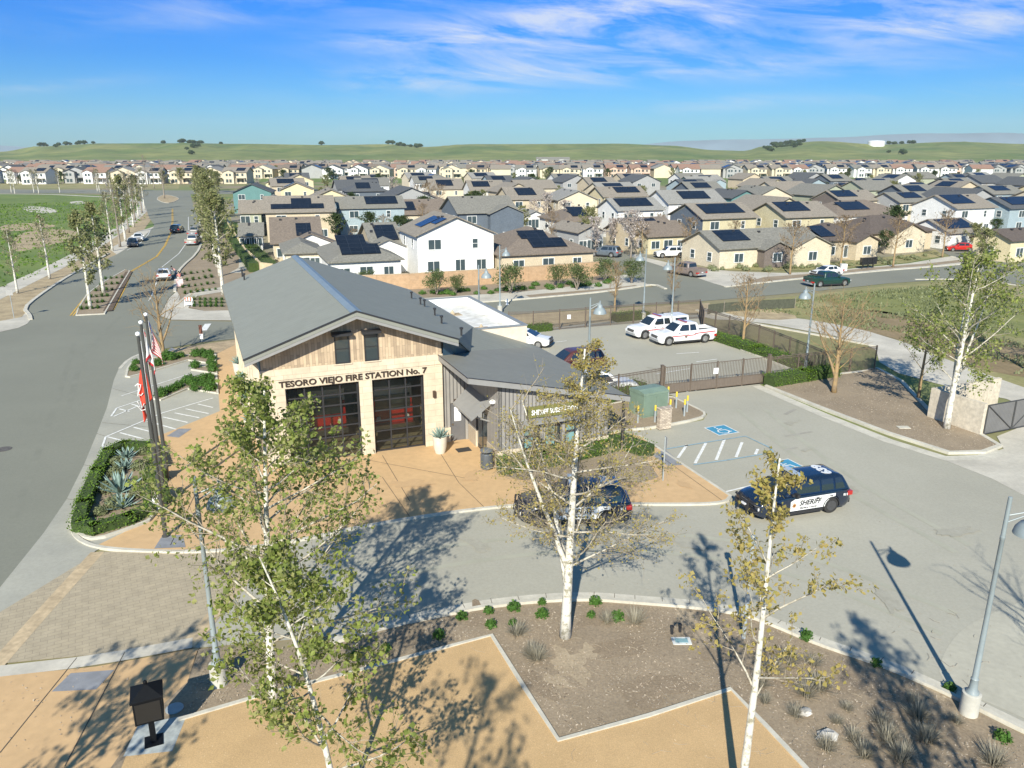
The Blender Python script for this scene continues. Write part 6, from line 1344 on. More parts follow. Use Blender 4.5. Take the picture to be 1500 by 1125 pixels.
NH = [
 # label, (uL, eaveV), uR, z, depth, kind, wall, roof, solar, kw
 ('white two-storey house with a front gable standing behind the block wall left of centre', (611,345), 723, 5.7, 11, 'gy', 'white','taupe', [(.30,.62,.25,.78),(.05,.25,.50,.8)], dict(yaw=20)),
 ('single-storey house with grey hip roof, big solar array and white wall behind the station ridge', (484,385), 587, 2.9, 15, 'hip', 'white','grey', [(.18,.74,.18,.48),(.16,.58,.48,.78)], dict(yaw=20)),
 ('single-storey tan house with brown hip roof behind the block wall at centre', (735,375), 869, 2.8, 15, 'hip', 'beige','brown', [(.36,.74,.18,.48),(.30,.60,.48,.75)], dict(yaw=20)),
 ('dark slate two-storey house with white-framed windows right of the white gable house', (672,312), 757, 5.7, 12, 'gx', 'slate','grey', None, dict(yaw=20, wing=(.28,6.5,1.6,5.55,'gy','slate'))),
 ('blue-grey two-storey house with a square solar array on its grey roof', (497,305), 592, 5.7, 9, 'gx', 'bluegrey','grey', (.42,.92,.22,.92), dict(yaw=18)),
 ('beige two-storey house with a long stepped solar array left of the blue-grey house', (389,311), 489, 5.6, 12, 'gx', 'beige','taupe', [(.08,.86,.12,.42),(.38,.68,.42,.78)], dict(yaw=16)),
 ('brown-roofed low house with a white gable in front of the beige two-storey house', (400,356), 470, 3.0, 15, 'gx', 'beige','brown', (.50,.82,.2,.7), dict(yaw=16, wing=(.30,7,2,2.9,'gy','white'))),
 ('narrow low cream garage house left of the grey hip-roofed house', (418,372), 470, 2.8, 12, 'hip', 'cream','grey', None, dict(yaw=18)),
 ('small tan house with white front gable beside the white two-storey house', (548,362), 590, 3.4, 13, 'gx', 'tan','grey', (.2,.95,.2,.85), dict(yaw=20, wing=(-.1,6,2.0,3.3,'gy','white'))),
 ('sage green two-storey gable house left of the beige solar house', (371,303), 432, 5.6, 12, 'gy', 'sage','grey', (.05,.8,.15,.8), dict(yaw=16)),
 ('sage green lower house at the left end of the nearest row', (352,312), 382, 4.8, 10, 'gx', 'sage','taupe', None, dict(yaw=16)),
 ('small white garage with grey roof beside the tan wall, left of the rows', (352,345), 378, 2.6, 8, 'gx', 'white','grey', None, dict(yaw=16)),
 ('teal two-storey gable house at the far left of the houses', (341,282), 397, 5.7, 13, 'gy', 'teal','slate', (.1,.7,.2,.8), dict(yaw=12)),
 ('pale yellow gable house directly right of the teal house', (389,268), 430, 5.7, 12, 'gy', 'yellow','grey', (.1,.8,.2,.8), dict(yaw=14)),
 ('pale yellow gable house behind the sage green house, second yellow from the left', (411,278), 458, 5.6, 12, 'gy', 'yellow','taupe', (.1,.8,.2,.85), dict(yaw=14)),
 ('warm yellow gable house with a wide window behind the beige solar house', (455,291), 515, 5.5, 13, 'gy', 'yellow','taupe', None, dict(yaw=16)),
 ('dark blue-grey hip-roofed two-storey house behind the blue-grey solar house', (508,281), 568, 5.6, 12, 'hip', 'slate','slate', (.25,.6,.25,.8), dict(yaw=18)),
 ('low white house with small solar array in front of the green strip', (530,263), 571, 3.4, 12, 'hip', 'white','grey', (.3,.6,.2,.7), dict(yaw=18)),
 ('brown-roofed low house with dark panels right of the blue-grey house', (588,314), 655, 3.2, 13, 'gx', 'cream','brown', (.05,.35,.2,.8), dict(yaw=18)),
 ('twin white gable house with solar panels, left half of the far white pair', (632,277), 680, 5.0, 14, 'gx', 'cream','taupe', (.2,.7,.25,.85), dict(yaw=14)),
 ('twin white gable house, right half of the far white pair', (690,279), 740, 5.2, 13, 'gx', 'white','taupe', (.1,.6,.3,.85), dict(yaw=14, wing=(.25,6,1.5,5.1,'gy','white'))),
 ('tan two-storey house with solar roof behind the blossoming pear', (748,292), 803, 5.6, 12, 'gx', 'beige','taupe', (.25,.75,.25,.85), dict(yaw=18)),
 ('small white gabled garage beside the big blossoming pear', (768,317), 800, 2.9, 8, 'gy', 'white','lightgrey', None, dict(yaw=18)),
 ('cream-white broad gable house behind the blossoming pear at centre', (818,293), 875, 5.4, 14, 'gy', 'cream','lightgrey', None, dict(yaw=12)),
 ('house with terracotta-brown roof and one blue solar array at centre', (826,325), 880, 3.0, 13, 'hip', 'white','brown', (.3,.75,.25,.8), dict(yaw=20)),
 ('white two-storey house with dark solar roof and tall side gable at centre right', (906,308), 971, 5.6, 9, 'gx', 'white','lightgrey', (.08,.84,.22,.92), dict(yaw=20)),
 ('tan two-storey house peeping over the white solar house', (885,288), 948, 5.7, 10, 'gx', 'yellow','taupe', (.35,.9,.3,.9), dict(yaw=18)),
 ('small grey house between the two blossoming pears by the short street', (848,340), 884, 3.6, 10, 'gy', 'grey','taupe', None, dict(yaw=24)),
 ('brown-roofed bungalow with blue solar array behind the blossom trees', (930,342), 993, 3.2, 10, 'gx', 'beige','brown', (.12,.72,.25,.85), dict(yaw=22)),
 ('yellow bungalow with dark brown roof beside the white SUV', (950,346), 1008, 3.0, 9, 'gx', 'olive','brown', None, dict(yaw=22, garage=False)),
 ('two-storey house with slate front gable and pale yellow wing under a long solar array', (1030,320), 1108, 5.5, 10, 'gx', 'olive','taupe', (.12,.86,.22,.88), dict(yaw=22, lg='slate')),
 ('white house with grey roof and skewed solar array behind the slate-gabled house', (980,298), 1062, 5.4, 12, 'gx', 'white','lightgrey', (.3,.8,.25,.85), dict(yaw=16)),
 ('teal two-storey house with paired gables below the distant rows', (1013,268), 1061, 5.6, 10, 'gx', 'teal','lightgrey', None, dict(yaw=20, wing=(.28,6,1.5,5.5,'gy','bluegrey'))),
 ('dark teal two-storey gable house left of the cream gable house', (1072,290), 1112, 5.6, 12, 'gy', 'teal','slate', None, dict(yaw=20)),
 ('cream bungalow with grey gables and dark solar array beside the pavement', (1055,364), 1205, 3.0, 9.5, 'gx', 'cream','grey', (.08,.34,.3,.92), dict(yaw=22, wing=[(.30,7.0,2.2,2.95,'gy','cream'),(-.02,4.6,1.6,2.75,'gy','darkbrown')])),
 ('olive-yellow two-storey house with brown roof and solar array above the cream bungalow', (1152,318), 1222, 5.6, 10, 'gx', 'olive','taupe', (.05,.62,.30,.95), dict(yaw=22)),
 ('tan craftsman bungalow with dark brown roof behind the bare trees', (1205,354), 1280, 3.0, 10, 'hip', 'tan','darkbrown', (.02,.3,.2,.8), dict(yaw=24, wing=(.22,4.5,1.6,2.9,'gy','beige'))),
 ('pale craftsman bungalow with a cream front gable by the black mailboxes', (1275,343), 1366, 3.1, 11, 'hip', 'beige','darkbrown', None, dict(yaw=24, wing=(-.08,7.5,2.6,3.2,'gy','cream'))),
 ('two-storey house with dark grey front gable, cream wing and solar roof', (1232,294), 1288, 5.5, 9.5, 'gx', 'cream','taupe', (.02,.55,.3,.95), dict(yaw=22, lg='darkbrown')),
 ('cream gable house left of the dark grey gabled house', (1108,288), 1160, 5.5, 13, 'gy', 'cream','grey', None, dict(yaw=18)),
 ('large white two-storey house with broad solar array and front gable at right', (1402,305), 1458, 5.6, 10.5, 'gx', 'white','taupe', (.04,.62,.25,.95), dict(yaw=24)),
 ('low house with brown roof and dark solar panels between the craftsman and white houses', (1225,318), 1330, 3.2, 13, 'hip', 'white','brown', (.2,.55,.35,.85), dict(yaw=22)),
 ('yellow house with brown gable roof at the far right', (1482,352), 1560, 3.4, 6.2, 'gx', 'yellow','darkbrown', None, dict(yaw=24)),
 ('low white garage house with wide solar roof beside the far right yellow house', (1392,341), 1440, 2.9, 9, 'gx', 'white','taupe', (.05,.9,.2,.9), dict(yaw=24, garage=True, wins=[])),
 ('cream two-storey house with three gables left of the large white house', (1318,296), 1362, 5.3, 9, 'gx', 'cream','grey', (.3,.9,.3,.9), dict(yaw=22, lg='grey')),
 ('pale teal house with blue solar roof at the right edge behind the yellow house', (1480,305), 1560, 5.2, 9, 'gx', 'bluegrey','slate', (.1,.8,.2,.9), dict(yaw=24)),
 ('blue-grey two-storey house at the right edge above the yellow house', (1455,284), 1500, 5.5, 9, 'gx', 'bluegrey','grey', (.2,.7,.3,.9), dict(yaw=22)),
]
near_pos = []
for it in NH:
    lab, Lp, Rx, z, dep, kd, wc, rc, so_, kw = it
    o = house(lab, Lp, Rx, z, dep, kd, wc, rc, so_, **kw); near_pos.append(o.location.xy.copy())
# middle rows filled with a handful of house kinds, each house its own object
rnd = random.Random(77)
MID = {}
KINDS = [('gx','white','grey',1,11),('gy','cream','taupe',0,11),('hip','beige','brown',1,13),('gy','white','grey',1,11),('gx','beige','taupe',1,11),('gx','bluegrey','slate',1,10),('gy','sage','grey',0,12),('hip','tan','brown',1,13),('gy','yellow','taupe',0,11),('gx','slate','grey',1,11),('gx','cream','lightgrey',1,12),('gy','grey','slate',0,12)]
def mid_house(k, loc, rz, label, group):
    kd, wc, rc, sol, w = KINDS[k]
    if k in MID: return copy_tree(MID[k], loc, rz, label, group=group)
    h = 5.5 if kd != 'hip' else 3.1; d_ = 11 if kd != 'gy' else 13
    o = thing('house', label, 'house', loc, rz, group); Wl, Rf, fr, _ = house_geo(w, d_, h, kd)
    Wl.build('wall', wallm(wc), o); rf = Rf.build('roof', roofm(rc), o)
    ex = w if kd != 'gy' else d_
    if sol: solar_slab(fr, -.32*ex, .2*ex, .25, .85).build('solar_panel', M_solar, rf)
    for x, z in ((-.27, h-1.9), (.25, h-1.9)) if h > 4 else ((-.27,.9),(.2,.9)): add_window(o, x*w, z, 1.5, 1.25, 'f', d_/2)
    MID[k] = o; return o
def colname(k): kd, wc, rc, sol, w = KINDS[k]; return ('%s%s house with %s %s roof' % ({'bluegrey':'blue-grey','olive':'olive'}.get(wc, wc), ' two-storey' if kd != 'hip' else ' one-storey', rc.replace('lightgrey','light grey'), {'gx':'side-gabled','gy':'front-gabled','hip':'hip'}[kd])) + (' and solar panels' if sol else '')
A2 = R(20); cnt = 0; mids = []
for row in range(9):
    for col in range(36):
        lx = -60+col*14.6+(row % 2)*5+rnd.uniform(-1.5, 1.5); ly = 150+row*27+rnd.uniform(-2, 2)
        x = lx*math.cos(A2)-ly*math.sin(A2)*.55; y = lx*math.sin(A2)*.35+ly
        if y < 152 or y > 375: continue
        u = 750+F*x/(y*CT+H*ST)
        if u < 395 or u > 1640: continue
        if y > 262 and u < 900 and rnd.random() < .0: continue
        if min((Vector((x, y))-q).length for q in near_pos) < 15.5: continue
        if 1300 < u < 1500 and y < 165: continue
        near_pos.append(Vector((x, y))); k = rnd.randrange(len(KINDS)); mids.append((x, y, k, u)); cnt += 1
for x, y, k, u in mids:
    zone = 'left part' if u < 650 else 'centre' if u < 950 else 'right part' if u < 1250 else 'far right part'
    dep = 'nearer' if y < 200 else 'middle' if y < 250 else 'rear'
    mid_house(k, (x, y, 0), R(rnd.choice((18, 20, 24, 20, 110, 290))) if KINDS[k][0] != 'hip' else R(20), colname(k)+' in the %s %s' % (dep, zone.replace(' part','')), 'houses of the middle rows, %s %s %d' % (dep, zone, k))
# far subdivision: two-storey houses in long rows under the hills
def far_mesh(wc, rc, sol, w=12, d_=11, h=5.6, kd='gx'):
    Wl, Rf, fr, _ = house_geo(w, d_, h, kd, .40, .5); M_ = MB()
    def add(src, m):
        n = len(M_.v); M_.v += src.v; M_.f += [tuple(n+i for i in f) for f in src.f]; M_.m += [m]*len(src.f)
    add(Wl, 0); add(Rf, 1)
    W2, R2, _, _ = house_geo(5, 4, h, 'gy', .40, .4)
    for s_, mm in ((W2, 0), (R2, 1)):
        s_.v = [(a-2.2 if kd != 'gy' else a-2, b-d_/2-.3, c) for a, b, c in s_.v]; add(s_, mm)
    for x in (-3.0, -1.4, 1.6, 4.0):
        yy = -d_/2-2.31 if x < 0 else -d_/2-.02
        M_.box(x-.5, x+.5, yy-.03, yy, h-1.9, h-.7, 3); M_.box(x-.6, x+.6, yy-.03, yy, .6, 2.2, 3)
    M_.box(1.0, 5.6, -d_/2-2.6, -d_/2-.03, 2.55, 2.75, 1); 
    for px_ in (1.1, 5.4): M_.box(px_, px_+.2, -d_/2-2.5, -d_/2-2.3, 0, 2.54, 0)
    if sol: add(solar_slab(fr, .5 if kd != 'gy' else -4, 4.8 if kd != 'gy' else 4, .2, .8), 2)
    return M_.mesh('house', [wallm(wc), roofm(rc), M_solar, M_pane])
FARK = [('white','grey',1,'gx'),('white','terracotta',0,'gx'),('cream','taupe',1,'gx'),('beige','brown',1,'gx'),('cream','lightgrey',1,'gy'),('white','taupe',1,'gx'),('rose','terracotta',1,'gx'),('grey','slate',1,'gy'),('cream','grey',0,'gx'),('white','slate',1,'gy')]
FARM = [far_mesh(a, b, c, kd=k_) for a, b, c, k_ in FARK]
nfar = 0; rows = [(470,0),(560,1),(604,1),(650,1),(705,2),(770,2),(850,2),(940,2),(1040,2)]
rest = MB(); restm = [wallm('white'), wallm('cream'), wallm('beige'), wallm('rose'), roofm('grey'), roofm('terracotta'), roofm('taupe'), M_solar, M_pane]
for ri, (Y, md) in enumerate(rows):
    halfw = Y*.70; x = -halfw
    while x < halfw:
        x += rnd.uniform(14.6, 17.2)*(1.15 if md == 2 else 1)
        if rnd.random() > .965: x += 12; continue
        y = Y+x*.05+rnd.uniform(-8, 8)*(1+ri*.2); u = 750+F*x/(y*CT)
        if md == 0 and u > 350: continue
        k = rnd.randrange(len(FARK)); rz_ = R(rnd.choice((0, 8, -6, 5))+(180 if rnd.random() < .12 else 0)); sc_ = 1.12
        wc, rc, sl, kd = FARK[k]
        if md < 2:
            o = bpy.data.objects.new('house', FARM[k]); COL.objects.link(o); o.location = (x, y, 0); o.rotation_euler = (0, 0, rz_); o.scale = (sc_,)*3
            tag(o, 'distant %s two-storey house with %s roof in the long rows below the hills' % (wc, rc), 'house', 'distant %s houses with %s roofs %d' % (wc, rc, k)); nfar += 1
        else:
            me_ = FARM[k]; n_ = len(rest.v); mt_ = Matrix.Translation((x, y, 0)) @ Matrix.Rotation(rz_, 4, 'Z') @ Matrix.Scale(sc_, 4)
            rest.v += [tuple(mt_ @ v.co) for v in me_.vertices]
            wi = {'white':0,'cream':1,'beige':2,'rose':3,'yellow':1,'grey':2}[wc]; ri_ = {'lightgrey':4,'grey':4,'terracotta':5,'taupe':6,'brown':6,'slate':4}[rc]
            for p_ in me_.polygons: rest.f.append(tuple(n_+q for q in p_.vertices)); rest.m.append((wi, ri_, 7, 8)[p_.material_index])
tag(rest.build('distant_houses', restm), 'mass of the farthest houses merging below the hills', 'houses', kind='stuff')
print('houses', len(NH), cnt, nfar)
# strip of green and scrub in front of the far rows, tan lots
sheet('green_strip', [(-900,274),(0,266),(330,266),(560,268),(900,270),(1200,268),(1600,270),(2400,280),(2400,256),(1600,254),(1000,254),(560,254),(0,256),(-900,258)], .012, M_grass)
sheet('suburb_lots', [(395,400),(330,310),(345,283),(560,272),(1000,275),(1500,276),(2600,290),(2600,330),(1800,372),(1500,372),(1424,380),(1393,376),(1383,371),(1200,385),(1040,392),(940,376),(880,402),(700,412),(545,420)], .006, mat('yard_ground', (.30,.26,.19), 1, .2, .12, .3, col2=(.20,.19,.12), scale2=1.2))
sheet('dirt_lot', [(1380,268),(1500,264),(1640,268),(1640,276),(1480,277),(1400,274)], .014, M_soil2)
# far oaks and trees between the houses
put_far = []
for i in range(110):
    Y = rnd.choice((rnd.uniform(340, 550), rnd.uniform(570, 700))); x = rnd.uniform(-.65, .65)*Y; u = 750+F*x/(Y*CT+4)
    put_tree(('green','round','brown','blossom')[i % 4 if Y < 420 else i % 2], (x, Y, 0), 'small far-off tree among the distant house rows', 'far trees among the houses', i*1.1, rnd.uniform(.6, 1.1), name='garden_tree')
for i in range(190):
    Y = rnd.uniform(112, 320); x = rnd.uniform(-.24, .62)*Y
    if Y < 125 and x > 10: continue
    if min((Vector((x, Y))-q).length for q in near_pos) < 8: continue
    put_tree(('brown','green','round','brown')[i % 4], (x, Y, 0), 'small garden tree standing between the middle-distance houses', 'trees between the middle rows', i*1.3, rnd.uniform(.5, .85), name='garden_tree')
oak = MB(); ro = random.Random(5)
for q in range(9): oak.blob((ro.uniform(-4,4), ro.uniform(-4,4), ro.uniform(3,6)), ro.uniform(2,3.6), ro.uniform(2,3.6), ro.uniform(1.8,3), ro, 2, .3)
for q in range(500):
    d = Vector((ro.gauss(0,1), ro.gauss(0,1), abs(ro.gauss(0,.7)))).normalized(); oak.leaf((d.x*6.5, d.y*6.5, 2.5+d.z*5.5), 1.3, ro)
oakm = oak.mesh('oak_tree', L_dark); tk = MB(); tk.tube([(0,0,-2),(0,0,4)], .7, 6); tkm = tk.mesh('trunk', M_greyb)
for i in range(85):
    u = ro.choice([ro.uniform(60,150), ro.gauss(290,14), ro.gauss(1150,16), ro.gauss(1135,10), ro.gauss(1325,14), ro.gauss(600,12) if i % 3 else ro.uniform(-200,1700), ro.gauss(1160,12)])
    r_ = ro.uniform(2350, 2650) if i < 70 else ro.uniform(1800, 2400); az = math.atan2(u-750, 1194); x, y = r_*math.tan(az), r_; zz_ = hill_z(u, r_)
    o = thing('oak_tree', 'dark oak dotted on the skyline of the green hills', 'tree', (x, y, zz_), ro.uniform(0, 6), 'oaks on the hills')
    s_ = ro.uniform(.7, 1.4); o.scale = (s_, s_, s_)
    for n_, m__ in (('crown', oakm), ('trunk', tkm)): c = bpy.data.objects.new(n_, m__); COL.objects.link(c); c.parent = o
az = math.atan2(1282-750, 1194); zt = hill_z(1282, 2450)
mb = MB(); mb.lathe([(24,-6),(24,9),(20,11),(.1,12.5)], 32); o = mb.build('water_tank', M_wtrim); o.location = (2450*math.tan(az), 2450, zt); tag(o, 'white cylindrical water tank on the hill at right', 'water tank')
mb = MB(); mb.box(-30,30,-8,8,0,5); mb.prism([(-9,5),(9,5),(0,9)], -31, 31, 'x', 1); az = math.atan2(810-750, 1194); o = mb.build('barn', [M_wtrim, roofm('grey')]); o.location = (1500*math.tan(az), 1500, hill_z(810,1500)); tag(o, 'long low farm building at the foot of the hills', 'barn')

# ================================================================== WALLS, FENCES, GATES
def wall_run(name, label, cat, pts, h, th, m, cap=None, world=False, z0=0):
    pil = m is not MATS.get('enclosure_stucco')
    P = [Vector((*p, 0)) if world else G(*p) for p in pts]; o = thing(name, label, cat, P[0]); mb = MB(); cp = MB()
    for a, b in zip(P, P[1:]):
        a = a-P[0]; b = b-P[0]; d = b-a; L = d.length; d.normalize(); s = Vector((-d.y, d.x, 0))
        mb.obox((a+b)/2+Vector((0,0,h/2+z0)), d*(L/2+th*.49), s*th/2, Vector((0,0,h/2)))
        if cap: cp.obox((a+b)/2+Vector((0,0,h+z0+.045)), d*(L/2+th*.6), s*(th/2+.04), Vector((0,0,.04)))
        for q in range(int(L/3.2) if pil else 0):
            c = a+d*(q*3.2+1.6); mb.obox(c+Vector((0,0,h/2+z0+.02)), d*.22, s*(th/2+.06), Vector((0,0,h/2+.02)))
    mb.build('panel', m, o)
    if cap: cp.build('cap', cap, o)
    return o
M_block = brickmat('block_wall', (.50,.335,.20), (.455,.30,.175), (.36,.25,.15), .42, .21, axes='xz', msize=.008)
wall_run('block_wall', 'warm tan block wall running behind the olive shrubs below the houses', 'wall', [(530,427),(600,424),(722,416),(876,404)], 1.9, .2, M_block, mat('wall_cap', (.50,.38,.25), .9, .08, 3))
wall_run('garden_wall', 'long narrow tan wall between the green hedges left of the houses', 'wall', [(322,315),(340,345),(360,377),(383,400),(400,402)], 1.5, .2, mat('tan_wall', (.55,.44,.28), .9, .08, 2))
M_fence = mat('fence_bronze', (.135,.105,.08), .6, .08, 6)
def fence(name, label, pts, h=1.95, gate=False, mesh=False, world=False, cat='fence', solid=0, every=2.4, pick=.115):
    P = [Vector((*p, 0)) if world else G(*p) for p in pts]; o = thing(name, label, cat, P[0])
    for si, (a, b) in enumerate(zip(P, P[1:])):
        a = a-P[0]; b = b-P[0]; d = b-a; L = d.length; d.normalize(); s = Vector((-d.y, d.x, 0)); n = max(1, round(L/every))
        pk = MB()
        for q in range(n+(1 if si == len(P)-2 else 0)):
            c = a+d*(L*q/n); mb = MB(); mb.obox(c+Vector((0,0,h/2+.03)), d*.045, s*.045, Vector((0,0,h/2+.03))); mb.build('post', M_fence, o)
        for zz_ in (.15, h-.16, h-.02) if not solid else (.12, solid, h-.03): pk.obox((a+b)/2+Vector((0,0,zz_)), d*L/2, s*.02, Vector((0,0,.022)))
        k_ = int(L/pick)
        for q in range(k_): pk.obox(a+d*(L*(q+.5)/k_)+Vector((0,0,h/2+.02)), d*.014, s*.012, Vector((0,0,h/2-.04)))
        pk.build('railing', M_fence, o)
        if solid: mb = MB(); mb.obox((a+b)/2+Vector((0,0,solid/2+.06)), d*L/2, s*.006, Vector((0,0,solid/2-.05))); mb.build('kick_panel', mat('kick_panel', (.155,.125,.10), .7, .05, 3), o)
    return o
f1 = fence('rail_fence', 'bronze rail fence behind the white trucks along the side street', [(745,487),(781,486.5),(894,477),(1024,467)])
fence('rail_fence', 'short return of the bronze rail fence at the yard corner by the street', [(1024,467),(1030,486)])
fence('rail_fence', 'diagonal bronze rail fence between the hedge and the pale dirt path', [(1028,480),(1110,509),(1206,551)])
fence('rail_fence', 'bronze rail fence between the sliding gate and the dirt path', [(1127,561),(1206,551.5),(1280,543)])
fence('rail_fence', 'bronze rail fence behind the green transformer left of the sliding gate', [(850,603),(905,590),(967,579)])
g = fence('sliding_gate', 'long bronze sliding gate with solid lower panel across the yard entrance', [(972,578.5),(1122,561.5)], h=2.0, solid=.75, every=2.2, cat='gate', pick=.13)
gp = G(1121,561)
for nm, (u, v), lab in (('gate_post',(1124,561.5),'thick bronze gate post at the right end of the sliding gate'),('gate_post',(968,579.5),'thick bronze gate post at the left end of the sliding gate')):
    mb = MB(); mb.box(-.09,.09,-.09,.09,0,2.15); mb.box(-.11,.11,-.11,.11,2.151,2.19); o = mb.build(nm, M_fence, loc=G(u,v)); o.rotation_euler=(0,0,R(18)); tag(o, lab, 'post')
def sheet_sign(loc, rz, w, h, z, label, name='notice', m=M_memb2, cat='sign'):
    mb = MB(); mb.box(-w/2,w/2,-.012,.0,z,z+h); o = mb.build(name, m, loc=loc); o.rotation_euler = (0,0,rz); return tag(o, label, cat)
p = G(1046,570); sheet_sign((p.x+.02,p.y-.06,0), R(18), .38, .42, 1.15, 'small white notice fixed to the sliding gate'); p = G(833,482); sheet_sign((p.x,p.y-.08,0), R(18), .35, .4, 1.0, 'small white notice fixed to the street-side rail fence')
# dark mesh silt fence
o = thing('mesh_fence', 'low dark green mesh fence on the dry grass by the side street', 'fence', G(1036,461)); P = [G(1036,461), G(1060,458), G(1110,454), G(1164,451.5)]
mb = MB()
for a, b in zip(P, P[1:]): a = a-P[0]; b = b-P[0]; d = (b-a).normalized(); s = Vector((-d.y,d.x,0)); mb.obox((a+b)/2+Vector((0,0,.55)), (b-a)/2, s*.012, Vector((0,0,.5)))
mb.build('mesh_panel', mat('silt_mesh', (.075,.08,.055), .9, .15, 4), o)
for p in P: mb = MB(); mb.tube([p-P[0], p-P[0]+Vector((0,0,1.25))], .035, 6); mb.build('post', M_greyb, o)
# walled enclosure with metal gates at right
M_encl = mat('enclosure_stucco', (.60,.53,.42), .9, .06, 1, scale2=5)
a, b, c = G(1362,613), G(1434,638), G(1530,619); d = c+(a-b)
wall_run('enclosure_wall', 'pale stucco enclosure wall behind the forked sycamore, its long left face', 'wall', [(a.x,a.y),(b.x,b.y)], 2.0, .25, M_encl, world=True)
wall_run('enclosure_wall', 'rear pale stucco wall of the gated enclosure at the right edge', 'wall', [(a.x+.3,a.y+.1),(d.x,d.y)], 2.0, .25, M_encl, world=True)
o = thing('metal_gate', 'grey sheet-metal double gate with diagonal braces closing the pale enclosure', 'gate', b+Vector((.18,-.05,.0))); dd_ = (c-b).normalized(); ang = math.atan2(dd_.y, dd_.x); o.rotation_euler = (0,0,ang); M_gate = stripes('gate_sheet', (.17,.165,.16), (.11,.11,.105), 0, 8, rough=.6, width=.3)
for k_ in range(2):
    x0 = k_*2.45+.02; mb = MB(); mb.box(x0,x0+2.4,-.01,.01,.12,1.9); lf = mb.build('leaf', M_gate, o)
    mb = MB()
    for q in ((x0,.1,x0,1.92),(x0+2.4,.1,x0+2.4,1.92),(x0,.12,x0+2.4,.12),(x0,1.9,x0+2.4,1.9),(x0,1.9,x0+2.4,.12) if k_ == 0 else (x0,.12,x0+2.4,1.9)): mb.tube([(q[0],-.035,q[1]),(q[2],-.035,q[3])], .035, 5)
    mb.build('frame', mat('gate_frame', (.05,.05,.05), .5, .05, 5), lf)
# ================================================================== STREET FURNITURE
M_pole = mat('galvanised', (.33,.36,.37), .5, .06, 3); M_polew = mat('lamp_bluegrey', (.24,.28,.29), .45, .05, 3)
def lamp(label, loc, yaw, group='bell-shaped street lamps', base=True, top=7.05, base_h=.75, br=.26):
    o = thing('street_lamp', label, 'street lamp', loc, yaw, group)
    if base: mb = MB(); mb.lathe([(br,0),(br,base_h),(br-.02,base_h+.015),(.001,base_h+.015)], 24); mb.build('base', mat('lamp_base', (.50,.48,.42), .9, .08, 2), o, angle=40)
    b = base_h+.016 if base else 0
    mb = MB(); mb.lathe([(.19,b),(.17,b+.06),(.115,b+.14),(.105,b+.45),(.115,b+.47),(.085,b+.52),(.07,b+2.5),(.062,top-1.3),(.07,top-1.29),(.07,top-1.2),(.06,top-1.19),(.055,top-.02),(.02,top)], 16); mb.build('pole', M_polew, o, angle=40)
    mb = MB(); mb.tube([(.05,0,top-.75),(.62,0,top-.42)], .022, 6); mb.tube([(.05,0,top-.55),(.62,0,top-.36)], .022, 6); mb.build('arm', M_polew, o)
    mb = MB(); zt = top-.35; mb.lathe([(.001,zt+.12),(.05,zt+.12),(.06,zt-.10),(.15,zt-.16),(.17,zt-.28),(.18,zt-.32),(.30,zt-.40),(.40,zt-.55),(.44,zt-.72),(.42,zt-.72),(.30,zt-.60)], 24, (.66,0,0)); mb.build('lamp_shade', M_polew, o, angle=50)
    return o
L1 = lamp('tall grey bell lamp on a round concrete base at the lower right corner', W(1418,1046,.0), R(-14))
copy_tree(L1, W(322,1003,.03), R(20), 'bell lamp on a concrete base hidden inside the leafy sycamores at left')
for (u, v), yw, lab in (((865,436),10,'bell lamp behind the substation roof, reaching over the yard'),((1193.6,415),192,'bell lamp inside the yard corner by the diagonal fence'),((989,377),195,'bell lamp at the side street junction behind the trucks'),((732,359),-10,'bell lamp before the block wall, right of the white two-storey house'),((701,388),-10,'bell lamp behind the flat-roofed block'),((947,365),200,'slim lamp at the mouth of the short side street')):
    p = G(u, v, 7.05); copy_tree(L1, (p.x, p.y, 0), R(yw), lab)
o = thing('path_light', 'slim grey post light standing behind the thin sycamore at lower right', 'lamp post', W(1089,936,.04)); mb = MB(); mb.lathe([(.07,0),(.07,3.55),(.001,3.56)], 12); mb.build('pole', M_pole, o); mb = MB(); mb.lathe([(.12,3.57),(.13,3.62),(.13,3.85),(.04,3.9)], 14); mb.build('lamp_head', M_polew, o)
# flagpoles
M_fpole = mat('flagpole_bronze', (.06,.06,.055), .4, .05, 4)
def cloth(name, m, parent, w, h, ztop, fold, lean, pal=None):
    """limp flag hanging in folds from the halyard"""
    nu, nv = 22, 26; mb = MB()
    for i in range(nu+1):
        s = i/nu
        for j in range(nv+1):
            t = j/nv
            droop = (s**1.1)*w*(.80)
            x = lean[0]*s*w*.38+math.sin(s*fold+t*1.5)*.09*(.3+t); y = lean[1]*s*w*.38+math.cos(s*fold*1.3)*.09*(.3+t)
            mb.v.append((.06+x, y, ztop-t*h-droop*(1-.25*t)))
    for i in range(nu):
        for j in range(nv):
            a_ = i*(nv+1)+j; mb.f.append((a_, a_+1, a_+nv+2, a_+nv+1)); s, t = (i+.5)/nu, (j+.5)/nv
            mb.m.append(pal(s, t) if pal else 0)
    o = mb.build(name, m, parent, smooth=True)
    md = o.modifiers.new('t', 'SOLIDIFY'); md.thickness = .012; return o
fm = lambda n, c: mat('flag_'+n, c, .8, .05, 5)
FW, FR, FB, FO, FK = fm('white',(.72,.71,.68)), fm('red',(.48,.03,.04)), fm('blue',(.03,.045,.14)), fm('orange_red',(.62,.06,.03)), fm('brown',(.16,.09,.05))
def us_pal(s, t): return 2 if (s < .42 and t < .54 and not (int(s*30) % 3 == 1 and int(t*36) % 3 == 1)) else (0 if s < .42 and t < .54 else (1 if int(t*13) % 2 == 0 else 0))
